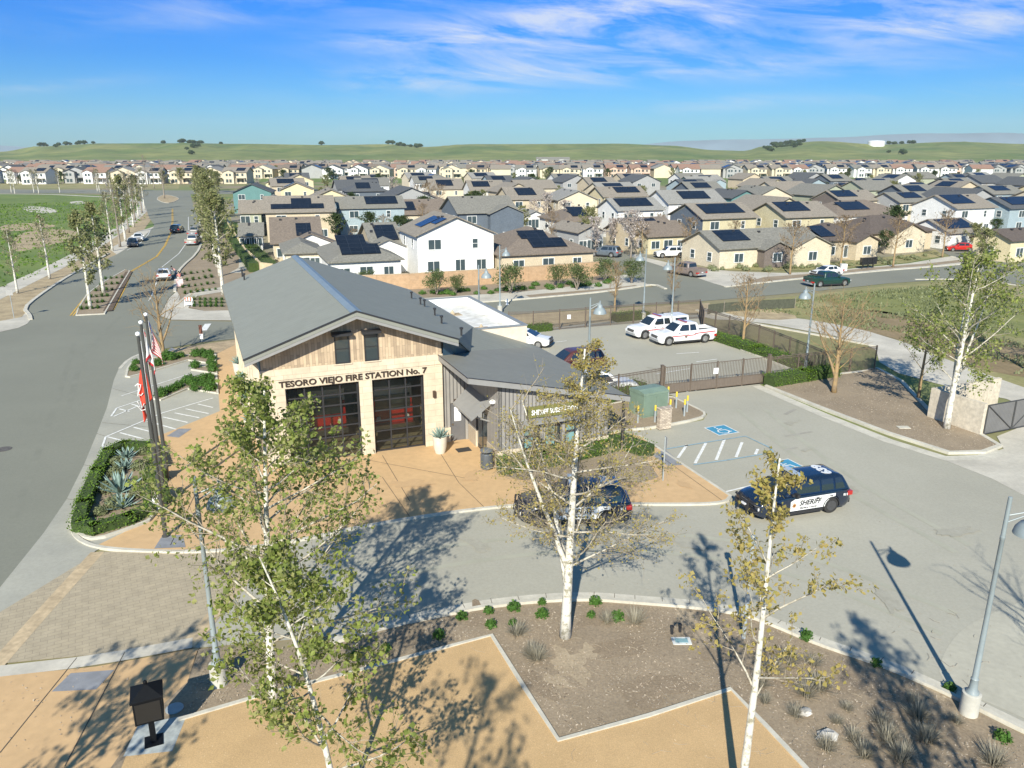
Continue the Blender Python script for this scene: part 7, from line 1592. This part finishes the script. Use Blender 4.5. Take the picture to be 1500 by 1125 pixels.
def ca_pal(s, t):
    if t > .84: return 1
    if .35 < s < .72 and .34 < t < .58 and not (t > .5 and .42 < s < .48) : return 4
    if t < .25 and s < .2: return 1
    return 0
def flagpole(label, loc, top, spec):
    o = thing('flagpole', label, 'flagpole', loc, 0, 'flagpoles by the agave bed'); mb = MB(); mb.lathe([(.16,0),(.16,.05),(.095,.08),(.09,top*.5),(.06,top)], 14); mb.build('pole', M_fpole, o, angle=40)
    mb = MB(); mb.lathe([(.001,top),(.085,top+.04),(.10,top+.1),(.085,top+.16),(.001,top+.2)], 14); mb.build('finial', mat('finial_ball', (.8,.8,.78), .2, .03, 5), o, smooth=True)
    mb = MB(); mb.tube([(.075,0,1.2),(.08,0,top-.2)], .008, 4); mb.build('halyard', M_memb2, o); return o
fp1 = flagpole('nearest dark flagpole, flying the orange-red flag with white script', W(243,787,.05), 8.9, 0); fp2 = flagpole('middle dark flagpole of the three, flying the white flag with red stripe', W(242.5,738,.05), 8.66, 0); fp3 = flagpole('farthest dark flagpole of the three, flying the striped flag', W(246,703,.05), 8.45, 0)
fl = lambda nm, lab, fp, *a: (lambda o: (tag(o, lab, 'flag'), setattr(o, 'location', fp.location)))(cloth(nm, *a[:1], None, *a[1:]))
fl('flag', 'orange-red flag with white script hanging limp on the nearest flagpole', fp1, [FO, FW], 1.7, 1.75, 8.0, 7, (-.6,.1))
fl('flag', 'white bear flag with red bottom stripe hanging on the middle flagpole', fp2, [FW, FR, FB, FO, FK], 1.5, 1.2, 8.4, 8, (.35,.2), ca_pal)
fl('flag', 'red and white striped flag with blue canton hanging on the farthest flagpole', fp3, [FW, FR, FB], 1.7, 1.2, 8.25, 7, (.55,.1), us_pal)
# white script marks on the orange flag
mb = MB(); zz0 = 8.0
def strip(pts, w):
    mb.tube([(-.22+a_, -.13, b_-.5) for a_, b_ in pts], w, 5)
strip([(-.12,7.35),(.0,7.45),(.12,7.40),(.05,7.2),(-.05,7.0),(.08,6.95),(.16,7.05)], .022); strip([(.02,7.45),(.0,7.2),(-.06,6.92)], .022); strip([(-.12,6.7),(-.02,6.45),(.02,6.7),(.04,6.4),(.15,6.6)], .022); strip([(-.14,6.5),(.0,6.3),(.18,6.35)], .02)
o = mb.build('flag_script', FW, None); o.location = fp1.location; o['label'] = 'white script lettering'; o.parent = [q for q in COL.objects if q.name.startswith('flag') and q.get('category') == 'flag'][0]; o.location = (0,0,0)
# black drop box on a post
o = thing('drop_box', 'black hip-topped metal box on a post standing on the grey pad at lower left', 'drop box', W(226,1088,.06), R(24)); o.scale = (1.22,1.22,1.1); M_box = mat('box_black', (.006,.007,.009), .6, .05, 5, spec=.15)
mb = MB(); mb.box(-.20,.20,-.20,.20,0,.02); mb.build('base_plate', M_box, o); mb = MB(); mb.box(-.06,.06,-.06,.06,.021,.8); mb.build('post', M_box, o)
mb = MB(); mb.box(-.30,.30,-.30,.30,.801,1.45); bx_ = mb.build('box', M_box, o)
mb = MB(); mb.quad((-.34,-.34,1.452),(.34,-.34,1.452),(.34,.34,1.452),(-.34,.34,1.452))
for a_, b_ in (((-.34,-.34),(.34,-.34)),((.34,-.34),(.34,.34)),((.34,.34),(-.34,.34)),((-.34,.34),(-.34,-.34))): mb.quad((*a_,1.453),(*b_,1.453),(*b_,1.50),(*a_,1.50)); mb.ngon([(*a_,1.50),(*b_,1.50),(0,0,1.74)])
mb.build('lid', M_box, o); mb = MB(); mb.lathe([(.04,1.70),(.045,1.80),(.03,1.82),(.001,1.82)], 10); mb.build('knob', M_box, o); mb = MB(); mb.box(-.26,.26,-.306,-.301,.85,1.40); mb.build('door', mat('box_door', (.014,.014,.014), .5, .05, 4), bx_)
# litter bin beside the substation
o = thing('litter_bin', 'dark ribbed round litter bin beside the substation corner', 'litter bin', W(713,688,.045)); mb = MB()
mb.lathe([(.27,.05),(.30,.10),(.31,.85),(.29,.9)], 24)
for q in range(24): an = q*math.pi/12; mb.obox((math.cos(an)*.315, math.sin(an)*.315, .48), (math.cos(an)*.012,math.sin(an)*.012,0), (-math.sin(an)*.018,math.cos(an)*.018,0), (0,0,.38))
mb.build('body', mat('bin_grey', (.10,.11,.12), .5, .06, 5), o, angle=40); mb = MB(); mb.lathe([(.22,.90),(.22,1.02)], 16); mb.build('opening', M_trim, o); mb = MB(); mb.lathe([(.34,1.02),(.34,1.08),(.20,1.16),(.001,1.18)], 24); mb.build('lid', mat('bin_lid', (.13,.14,.15), .45, .05, 5), o, angle=40)
# planters with agaves
def planter(label, loc, s_=1.0, fol='agave'):
    o = thing('planter', label, 'planter', loc); mb = MB(); mb.lathe([(.24*s_,0),(.33*s_,.35*s_),(.36*s_,.85*s_),(.33*s_,.86*s_),(.31*s_,.78*s_),(.001,.78*s_)], 24); mb.build('pot', mat('planter_white', (.62,.57,.47), .7, .05, 3), o, angle=40)
    C_ = clump('x','','', fol, 24 if fol == 'agave' else 160, .3, .62*s_, .06*s_ if fol == 'agave' else .1, seed=3); c_ = C_.build('plant', M_agave if fol == 'agave' else L_shrub, o); c_.location = (0,0,.78*s_); return o
planter('tall off-white planter with a blue agave right of the glazed bay doors', W(645,664,.045), 1.15)
for i_, (u, v) in enumerate(((352,552),(357,577),(364,606),(371,640))): planter(['off-white planter along the left side wall, farthest from the camera','off-white planter along the left side wall, second farthest','off-white planter along the left side wall, third farthest','off-white planter along the left side wall, nearest the front corner'][i_], W(u, v,.045), 1.25)
mb = MB(); mb.box(-.4,.4,-.3,.3,0,.015); o = mb.build('door_mat', mat('mat_black', (.04,.038,.036), .95, .1, 8), loc=W(679,660,.046)); o.rotation_euler=(0,0,A); tag(o, 'small black mat on the tan paving in front of the grey door', 'mat')
# transformer, stone wall, bollards, utility boxes
M_tr = mat('transformer_green', (.19,.26,.20), .5, .06, 2)
o = thing('transformer', 'green utility transformer cabinet with sloped top in the kerbed island', 'transformer', W(949,607,.1), R(28)); mb = MB(); mb.box(-.95,.95,-.75,.75,0,1.45); mb.prism([(-.78,1.451),(.78,1.451),(.78,1.62),(-.2,1.72),(-.78,1.60)], -.98, .98, 'x'); mb.build('cabinet', M_tr, o)
mb = MB(); mb.box(-.9,-.02,-.78,-.751,.1,1.38); mb.box(.02,.9,-.78,-.751,.1,1.38); mb.build('door', mat('transformer_door', (.17,.235,.18), .5, .05, 2), o); mb = MB(); mb.box(-1.1,1.1,-.9,.9,-.08,-.005); mb.build('plinth', M_kerb, o)
mb = MB(); mb.box(-.40,.40,-.18,.18,0,1.25); mb.box(-.44,.44,-.22,.22,1.251,1.32); o = mb.build('stone_pier', brickmat('rough_stone', (.62,.53,.42), (.38,.31,.25), (.25,.2,.15), .22, .09, axes='xz', msize=.012), loc=W(972,629,.08)); o.rotation_euler=(0,0,R(22)); tag(o, 'short pale stone pier in front of the green transformer', 'stone pier')
bol = None
for i_, (u, v) in enumerate([(934,622),(959,621),(978,592),(990,600),(1002,612),(1006,606),(981,612),(930,606)]):
    if bol is None:
        bol = thing('bollard', 'grey steel bollard with yellow top around the green transformer', 'bollard', W(u,v,.1), 0, 'yellow-topped bollards round the transformer'); mb = MB(); mb.lathe([(.06,0),(.06,.78)], 12); mb.build('post', M_pole, bol); mb = MB(); mb.lathe([(.065,.781),(.068,1.08),(.05,1.12),(.001,1.13)], 12); mb.build('cap', mat('safety_yellow', (.70,.50,.05), .6, .08, 5), bol)
    else: copy_tree(bol, W(u,v,.1))
def signpost(label, loc, yaw, h, w, sh, m, back=None, name='sign_post'):
    o = thing(name, label, 'sign', loc, yaw); mb = MB(); mb.lathe([(.035,0),(.035,h),(.001,h+.01)], 8); mb.build('post', M_pole, o); mb = MB(); mb.box(-w/2,w/2,-.055,-.04,h-sh,h); mb.build('plate', m, o); return o
s1 = signpost('grey sign post seen edge-on beside the accessible bay walkway', W(971,705,.05), R(100), 2.35, .32, .6, mat('sign_grey', (.3,.31,.32), .5, .05, 5))
signpost('brown and white marker post at the edge of the side street behind the flags', W(296,501,.05), R(10), 1.5, .28, .8, mat('marker_brown', (.18,.07,.045), .7, .08, 5), name='marker_post')
mb = MB(); mb.box(-.13,.13,-.058,-.056,.25,.7); mb.box(-.13,.13,-.056,-.041,.26,.69); o = mb.build('plate', M_memb2, [q for q in COL.objects if q.name.startswith('marker_post')][0])
signpost('street sign on a post at the far left pavement corner', W(21,467,.05), R(10), 2.9, .6, .55, mat('sign_grey2', (.34,.33,.31), .6, .05, 5))
s2 = thing('bed_marker', 'pair of short white posts beside the box hedge at the flower bed corner', 'marker', W(231,752,.06), R(20))
for x_ in (-.09,.09): mb = MB(); mb.box(x_-.06,x_+.06,-.02,.02,0,.85); mb.build('post', M_memb2, s2)
mb = MB(); mb.box(-.32,.32,-.2,.2,0,.03); o = mb.build('utility_cover', mat('utility_white', (.62,.62,.58), .6, .06, 4), loc=W(998,941,.045)); tag(o, 'white-rimmed utility box lid in the bare soil near the drive kerb', 'utility lid')
mb = MB(); mb.box(-.22,.22,-.12,.12,.031,.035); mb.build('inset', mat('utility_teal', (.22,.36,.38), .5, .06, 4), o)
for u, v, lab in ((984,930,'left short black pipe stub behind the white utility lid'),(996,927,'right short black pipe stub behind the white utility lid')):
    mb = MB(); mb.lathe([(.05,0),(.05,.24),(.06,.25),(.055,.32),(.001,.33)], 10); o = mb.build('pipe_stub', M_trim, loc=W(u,v,.04)); tag(o, lab, 'pipe')
mb = MB(); mb.lathe([(.26,0),(.26,.02),(.2,.025),(.001,.025)], 20); o = mb.build('drain_cover', M_pole, loc=W(256,1040,.05)); tag(o, 'round grey drain cover beside the concrete pad at lower left', 'drain cover')
mb = MB(); mb.box(-.35,.35,-.22,.22,0,.03); o = mb.build('utility_cover', M_kerb, loc=W(1323,629,.125)); tag(o, 'flat pale utility lid in the corner bed near the wall', 'utility lid')
rk = random.Random(3)
for u, v, r_, lab in ((1211,1083,.30,'larger pale rock among the dry tufts at lower right'),(1178,1047,.22,'smaller pale rock behind the larger one at lower right'),(1105,525+0,.0,'')):
    if r_: mb = MB(); mb.blob((0,0,.06), r_, r_*.75, r_*.45, rk, 2, .35); o = mb.build('rock', mat('pale_rock', (.52,.49,.44), .9, .15, 4), loc=W(u,v,.04), angle=30); tag(o, lab, 'rock')
o = thing('irrigation_valve', 'small brown valve assembly on the dirt behind the diagonal fence', 'valve', W(1146,533,.03)); mb = MB(); mb.tube([(-.4,0,0),(-.4,0,.5),(.4,0,.5),(.4,0,0)], .05, 8); mb.build('pipe', mat('valve_brown', (.12,.08,.06), .6, .1, 5), o); mb = MB(); mb.blob((0,0,.62), .25, .15, .15, rk, 1, .2); mb.build('valve', MATS['valve_brown'], o)
# black cluster mailboxes on the pavement of the side street
o = thing('mailbox_cluster', 'black cluster mailbox bank on the pavement before the bungalows', 'mailbox', W(1271,393.5,.16), R(24))
for k_ in range(3): mb = MB(); mb.box(-1.5+k_*1.0,-.55+k_*1.0,-.22,.22,.45,1.5); mb.build('box', P_black, o); mb = MB(); mb.box(-1.1+k_*1.0,-.95+k_*1.0,-.06,.06,0,.449); mb.build('post', P_black, o)
o = tag(MB().build('x', M_trim), 'x', 'x'); bpy.data.objects.remove(o)
mb = MB(); mb.box(-.6,.6,-.2,.2,0,.55); mb.box(-.5,.5,-.22,-.201,.1,.45,1); mb.box(-.62,.62,-.22,.22,.551,.60); o = mb.build('utility_box', [mat('box_green', (.07,.10,.07), .6, .06, 5), M_trim], loc=W(1467,401,.05)); tag(o, 'low dark green utility box by the street corner at far right', 'utility box')
mb = MB(); mb.lathe([(.16,0),(.14,.08),(.11,.1),(.11,.5),(.14,.52),(.12,.6),(.001,.68)], 12); mb.obox((0,0,.38), (.2,0,0), (0,.05,0), (0,0,.05)); o = mb.build('fire_hydrant', M_memb2, loc=W(743,447,.05)); tag(o, 'white fire hydrant on the far kerb behind the flat-roofed block', 'fire hydrant')
mb = MB(); mb.box(-.4,.4,-.3,.3,0,.9); mb.box(-.42,.42,-.32,.32,.901,.96); mb.box(-.3,.3,-.31,-.301,.1,.8,1); o = mb.build('utility_box', [M_memb2, mat('panel_grey', (.5,.5,.49), .6, .05, 4)], loc=W(1235,397,.05)); tag(o, 'small white utility box beside the parked white sedan on the side street', 'utility box')
# striped barricade
o = thing('barricade', 'red and white striped A-frame barricade on the pavement corner', 'barricade', W(278,449,.06), R(-5))
for sy in (-.25,.25):
    mb = MB()
    for x_ in (-.42,.38): mb.obox((x_, sy*.6, .5), (.025,0,0), (0,.02,0), (0,-sy*.45,.5))
    mb.build('leg', M_memb2, o)
mb = MB()
for q in range(6): mb.box(-.45+q*.15,-.45+(q+1)*.15,-.1,-.07,.62,.95, q % 2)
mb.build('striped_board', [fm('barricade_orange',(.62,.12,.05)), M_memb2], o)
mb = MB(); mb.box(-.45,.45,-.2,-.17,.15,.4); mb.build('lower_board', M_memb2, o)
sheet_sign(W(264,420,.05), R(0), .9, .95, .0, 'pink and white poster board standing in the mulch by the kerb', name='poster_board', m=mat('poster_pink', (.70,.50,.50), .8, .12, 5))

# ------------------------------------------------------------------ two people beside the white sedan
M_skin = mat('skin', (.42,.25,.17), .6, .04, 6); 
def skinned(name, verts, edges, rads, m, parent, sub=2, root=0):
    me = bpy.data.meshes.new(name); me.from_pydata([tuple(v) for v in verts], edges, []); o = bpy.data.objects.new(name, me); COL.objects.link(o); o.parent = parent
    o.modifiers.new('s', 'SKIN'); sk = me.skin_vertices[0].data
    for i, r in enumerate(rads): sk[i].radius = (r, r)
    for q in sk: q.use_root = False
    sk[root].use_root = True
    md = o.modifiers.new('u', 'SUBSURF'); md.levels = sub; md.render_levels = sub; me.materials.append(m)
    for p in me.polygons: p.use_smooth = True
    return o
def person(label, loc, yaw, pose, shirt, trousers, hair, s=1.0):
    o = thing('person', label, 'person', loc, yaw, None); o.scale = (s,)*3
    J = pose; names = list(J); idx = {n: i for i, n in enumerate(names)}
    E_ = [(idx[a], idx[b]) for a, b in (('pelvis','belly'),('belly','chest'),('chest','neck'),('neck','jaw'),('jaw','crown'),('jaw','nose'),('chest','shl'),('shl','ell'),('ell','wrl'),('chest','shr'),('shr','elr'),('elr','wrr'),('pelvis','hpl'),('hpl','knl'),('knl','anl'),('anl','tol'),('pelvis','hpr'),('hpr','knr'),('knr','anr'),('anr','tor'))]
    RD = dict(pelvis=.12, belly=.115, chest=.14, neck=.052, jaw=.075, crown=.088, nose=.03, shl=.062, shr=.062, ell=.043, elr=.043, wrl=.028, wrr=.028, hpl=.088, hpr=.088, knl=.058, knr=.058, anl=.038, anr=.038, tol=.035, tor=.035)
    V = [Vector(J[n]) for n in names]; Rr = [RD[n] for n in names]
    for side_ in ('l', 'r'):
        w_, e_ = Vector(J['wr'+side_]), Vector(J['el'+side_]); d_ = (w_-e_).normalized(); sx = d_.cross(Vector((0,0,1)))
        if sx.length < .1: sx = Vector((0,1,0))
        sx.normalize(); V.append(w_+d_*.07); Rr.append(.030); pi = len(V)-1; E_.append((idx['wr'+side_], pi))
        for f_, (off, ln) in enumerate(((-.028,.085),(-.010,.095),(.010,.09),(.028,.07))):
            V.append(w_+d_*.10+sx*off); Rr.append(.010); E_.append((pi, len(V)-1)); V.append(w_+d_*(.10+ln*.8)+sx*off*1.2+Vector((0,0,-.015))); Rr.append(.008); E_.append((len(V)-2, len(V)-1))
        V.append(w_+d_*.05+sx*-.05); Rr.append(.011); E_.append((idx['wr'+side_], len(V)-1)); V.append(w_+d_*.10+sx*-.065); Rr.append(.009); E_.append((len(V)-2, len(V)-1))
    skinned('body', V, E_, Rr, M_skin, o)
    def garment(nm, ns, es, m, k_):
        skinned(nm, [J[n] for n in ns], [(ns.index(a), ns.index(b)) for a, b in es], [RD[n]*k_+.012 for n in ns], m, o)
    garment('shirt', ['pelvis','belly','chest','shl','ell','shr','elr'], [('pelvis','belly'),('belly','chest'),('chest','shl'),('shl','ell'),('chest','shr'),('shr','elr')], shirt, 1.12)
    garment('trousers', ['pelvis','hpl','knl','anl','hpr','knr','anr'], [('pelvis','hpl'),('hpl','knl'),('knl','anl'),('pelvis','hpr'),('hpr','knr'),('knr','anr')], trousers, 1.12)
    c = Vector(J['crown']); mb = MB(); mb.blob(tuple(c+Vector((-.025,0,.02))), .105, .10, .105, random.Random(1), 2, .05); mb.build('hair', hair, o, smooth=True)
    for sy in (-.033,.033):
        mb = MB(); j = Vector(J['nose']); mb.blob(tuple(j+Vector((-.012,sy,.035))), .012,.012,.009, random.Random(1), 1, 0); mb.build('eye', M_trim, o)
    return o
bend = dict(pelvis=(0,0,.92), belly=(.10,0,1.05), chest=(.28,0,1.20), neck=(.42,0,1.30), jaw=(.50,0,1.34), crown=(.53,0,1.46), nose=(.60,0,1.36), shl=(.30,.17,1.22), ell=(.42,.22,1.0), wrl=(.58,.17,.86), shr=(.30,-.17,1.22), elr=(.44,-.22,1.0), wrr=(.60,-.15,.90), hpl=(-.02,.09,.86), knl=(.06,.11,.48), anl=(-.02,.11,.08), tol=(.14,.12,.04), hpr=(-.02,-.09,.86), knr=(.02,-.11,.48), anr=(-.08,-.11,.08), tor=(.09,-.12,.04))
crouch = dict(pelvis=(-.1,0,.38), belly=(-.06,0,.55), chest=(.04,0,.75), neck=(.10,0,.92), jaw=(.13,0,.99), crown=(.13,0,1.10), nose=(.225,0,1.0), shl=(.05,.17,.80), ell=(.18,.22,.58), wrl=(.38,.16,.50), shr=(.05,-.17,.80), elr=(.18,-.22,.58), wrr=(.38,-.14,.52), hpl=(-.08,.09,.34), knl=(.26,.14,.44), anl=(.06,.13,.08), tol=(.22,.14,.04), hpr=(-.08,-.09,.34), knr=(.26,-.14,.44), anr=(.06,-.13,.08), tor=(.22,-.14,.04))
hairm = mat('hair_dark', (.03,.02,.015), .7, .1, 9)
person('person in a pale pink top bending beside the open side of the white sedan', W(258,407,.05), R(170), bend, fm('shirt_pink',(.62,.34,.30)), fm('jeans',(.05,.08,.13)), hairm)
person('person in a red and white top crouching at the kerb behind the first', W(263.5,411,.05), R(140), crouch, fm('shirt_rose',(.58,.22,.19)), fm('shorts_light',(.5,.46,.42)), hairm)

# ================================================================== GROUND DEBRIS, JOINTS, WEAR
def litter(name, poly, n, size, lm, label, z, seed=1, world=False):
    rnd = random.Random(seed); P = [G(*p) for p in poly]; xs = [p.x for p in P]; ys = [p.y for p in P]; C = MB()
    def inside(x, y):
        c = False; j = len(P)-1
        for i in range(len(P)):
            if (P[i].y > y) != (P[j].y > y) and x < (P[j].x-P[i].x)*(y-P[i].y)/(P[j].y-P[i].y)+P[i].x: c = not c
            j = i
        return c
    k = 0
    while k < n:
        x, y = rnd.uniform(min(xs), max(xs)), rnd.uniform(min(ys), max(ys))
        if not inside(x, y) or mnoise.noise(Vector((x*.5, y*.5, seed))) < rnd.uniform(-.4, .2): k += .2; continue
        k += 1; a = rnd.uniform(0, 6.28); L = size*rnd.uniform(.4, 1.6); w = L*rnd.uniform(.15, .5); d = Vector((math.cos(a), math.sin(a), rnd.uniform(0,.35)))*L; s_ = Vector((-math.sin(a), math.cos(a), rnd.uniform(-.3,.3)))*w*.5; b = Vector((x, y, z))
        C.quad(b, b+d*.5+s_, b+d, b+d*.5-s_)
    o = C.build(name, lm); tag(o, label, 'litter', kind='stuff')
L_chip = leafmat('mulch_chips', (.42,.33,.24), (.20,.145,.10), (.52,.44,.34), .05)
BEDP = [(292,955),(330,953),(485,947),(640,909),(720,894),(800,886),(930,888),(1090,906),(1200,951),(1380,1020),(1500,1080),(1700,1180),(1700,1400),(1240,1200),(1180,1128),(1120,1062),(1070,1008),(818,1082),(722,928),(640,950),(520,982),(380,1017),(272,1046)]
litter('mulch_litter', BEDP, 16000, .07, L_chip, 'wood chips and dry leaves scattered over the brown bed', .052, 3)
litter('mulch_litter', [(1123,567),(1215,551),(1284,541),(1363,606),(1464,655),(1390,665),(1200,598)], 5000, .09, L_chip, 'wood chips on the corner bed', .125, 5)
litter('leaf_litter', [(262,812),(420,800),(640,757),(1060,742),(1400,760),(1500,1000),(1380,1000),(1090,885),(800,868),(485,930),(300,920)], 900, .05, L_chip, 'few dry leaves lying on the drive', .052, 7)
litter('leaf_litter', [(0,1000),(280,955),(200,1062),(60,1300),(-200,1300)], 350, .06, L_chip, 'few dry leaves lying on the tan walk', .056, 8)
litter('gravel', [(272,1056),(520,990),(718,938),(818,1092),(1068,1018),(1200,1180),(60,1500),(185,1112)], 5000, .035, leafmat('gravel_bits', (.62,.43,.24), (.42,.30,.17), (.70,.55,.36), .0), 'coarse grit on the tan gravel court', .064, 9)
twg = MB(); rt = random.Random(12)
for _ in range(160):
    u, v = rt.uniform(560, 1450), rt.uniform(900, 1110); p = G(u, v, .06)
    if 600 < u < 1120 and v > 935+abs(u-960)*.1 and u < 820: continue
    a = rt.uniform(0, 6.28); L = rt.uniform(.15, .6); twg.tube([p, p+Vector((math.cos(a), math.sin(a), .03))*L*.5, p+Vector((math.cos(a+.3), math.sin(a+.3), .02))*L], .006, 4)
tag(twg.build('fallen_twigs', M_twig), 'thin fallen twigs strewn over the bed and court', 'twigs', kind='stuff')
# concrete joints across kerbs, gutter and parking band
jr = [((98,732),(118,735)),((123,682),(160,690)),((150,620),(232,628)),((165,570),(224,586)),((142,636),(154,640))]
for a, b in jr: ribbon('joint', [a, b], .025, Z5, M_dark, n=0)
for i in range(len(KERBL)-7):
    (u, v) = KERBL[6+i]; 
    for t in (.0, .5):
        (u2, v2) = KERBL[7+i]; uu, vv = u+(u2-u)*t, v+(v2-v)*t; p = G(uu, vv); q = G(u2, v2); d = (q-p).normalized(); s_ = Vector((-d.y, d.x, 0))
        ribbon('joint', [((p-s_*.30).x, (p-s_*.30).y), ((p+s_*.22).x, (p+s_*.22).y)], .02, Z5+.004, M_dark, n=0, world=True)
# worn tyre tracks sweeping round the drive
M_tr1 = mat('tyre_polish', (.375,.362,.285), .85, .05, .6, grain=.05); M_tr2 = mat('pale_scrub', (.455,.43,.365), .9, .05, .6, grain=.05)
for pts, w, m_ in (([(1120,600),(1240,700),(1420,800)],.3,M_tr1),([(1080,600),(1200,700),(1400,810)],.3,M_tr1),([(420,850),(640,800),(900,775),(1150,800),(1400,900)],.28,M_tr1),([(430,880),(660,825),(900,800),(1140,830),(1380,930)],.28,M_tr1)):
    ribbon('tyre_mark', pts, w, Z3+.0015+.001*len(pts)+w*.004+pts[0][0]*1e-6, m_, n=3)
for pts, w in (([(150,1040),(40,700),(110,520),(260,380)],.3),([(-60,1050),(-10,720),(70,530),(232,385)],.3)): pass
for pts in ([(30,520),(160,500),(330,490)],[(100,600),(120,520),(200,440),(236,385)],[(20,760),(80,600),(110,500)]): ribbon('tyre_mark', pts, .35, Z3+.0055+pts[0][0]*1e-5, mat('road_track', (.205,.205,.162), .9, .05, .5, grain=.05), n=3)
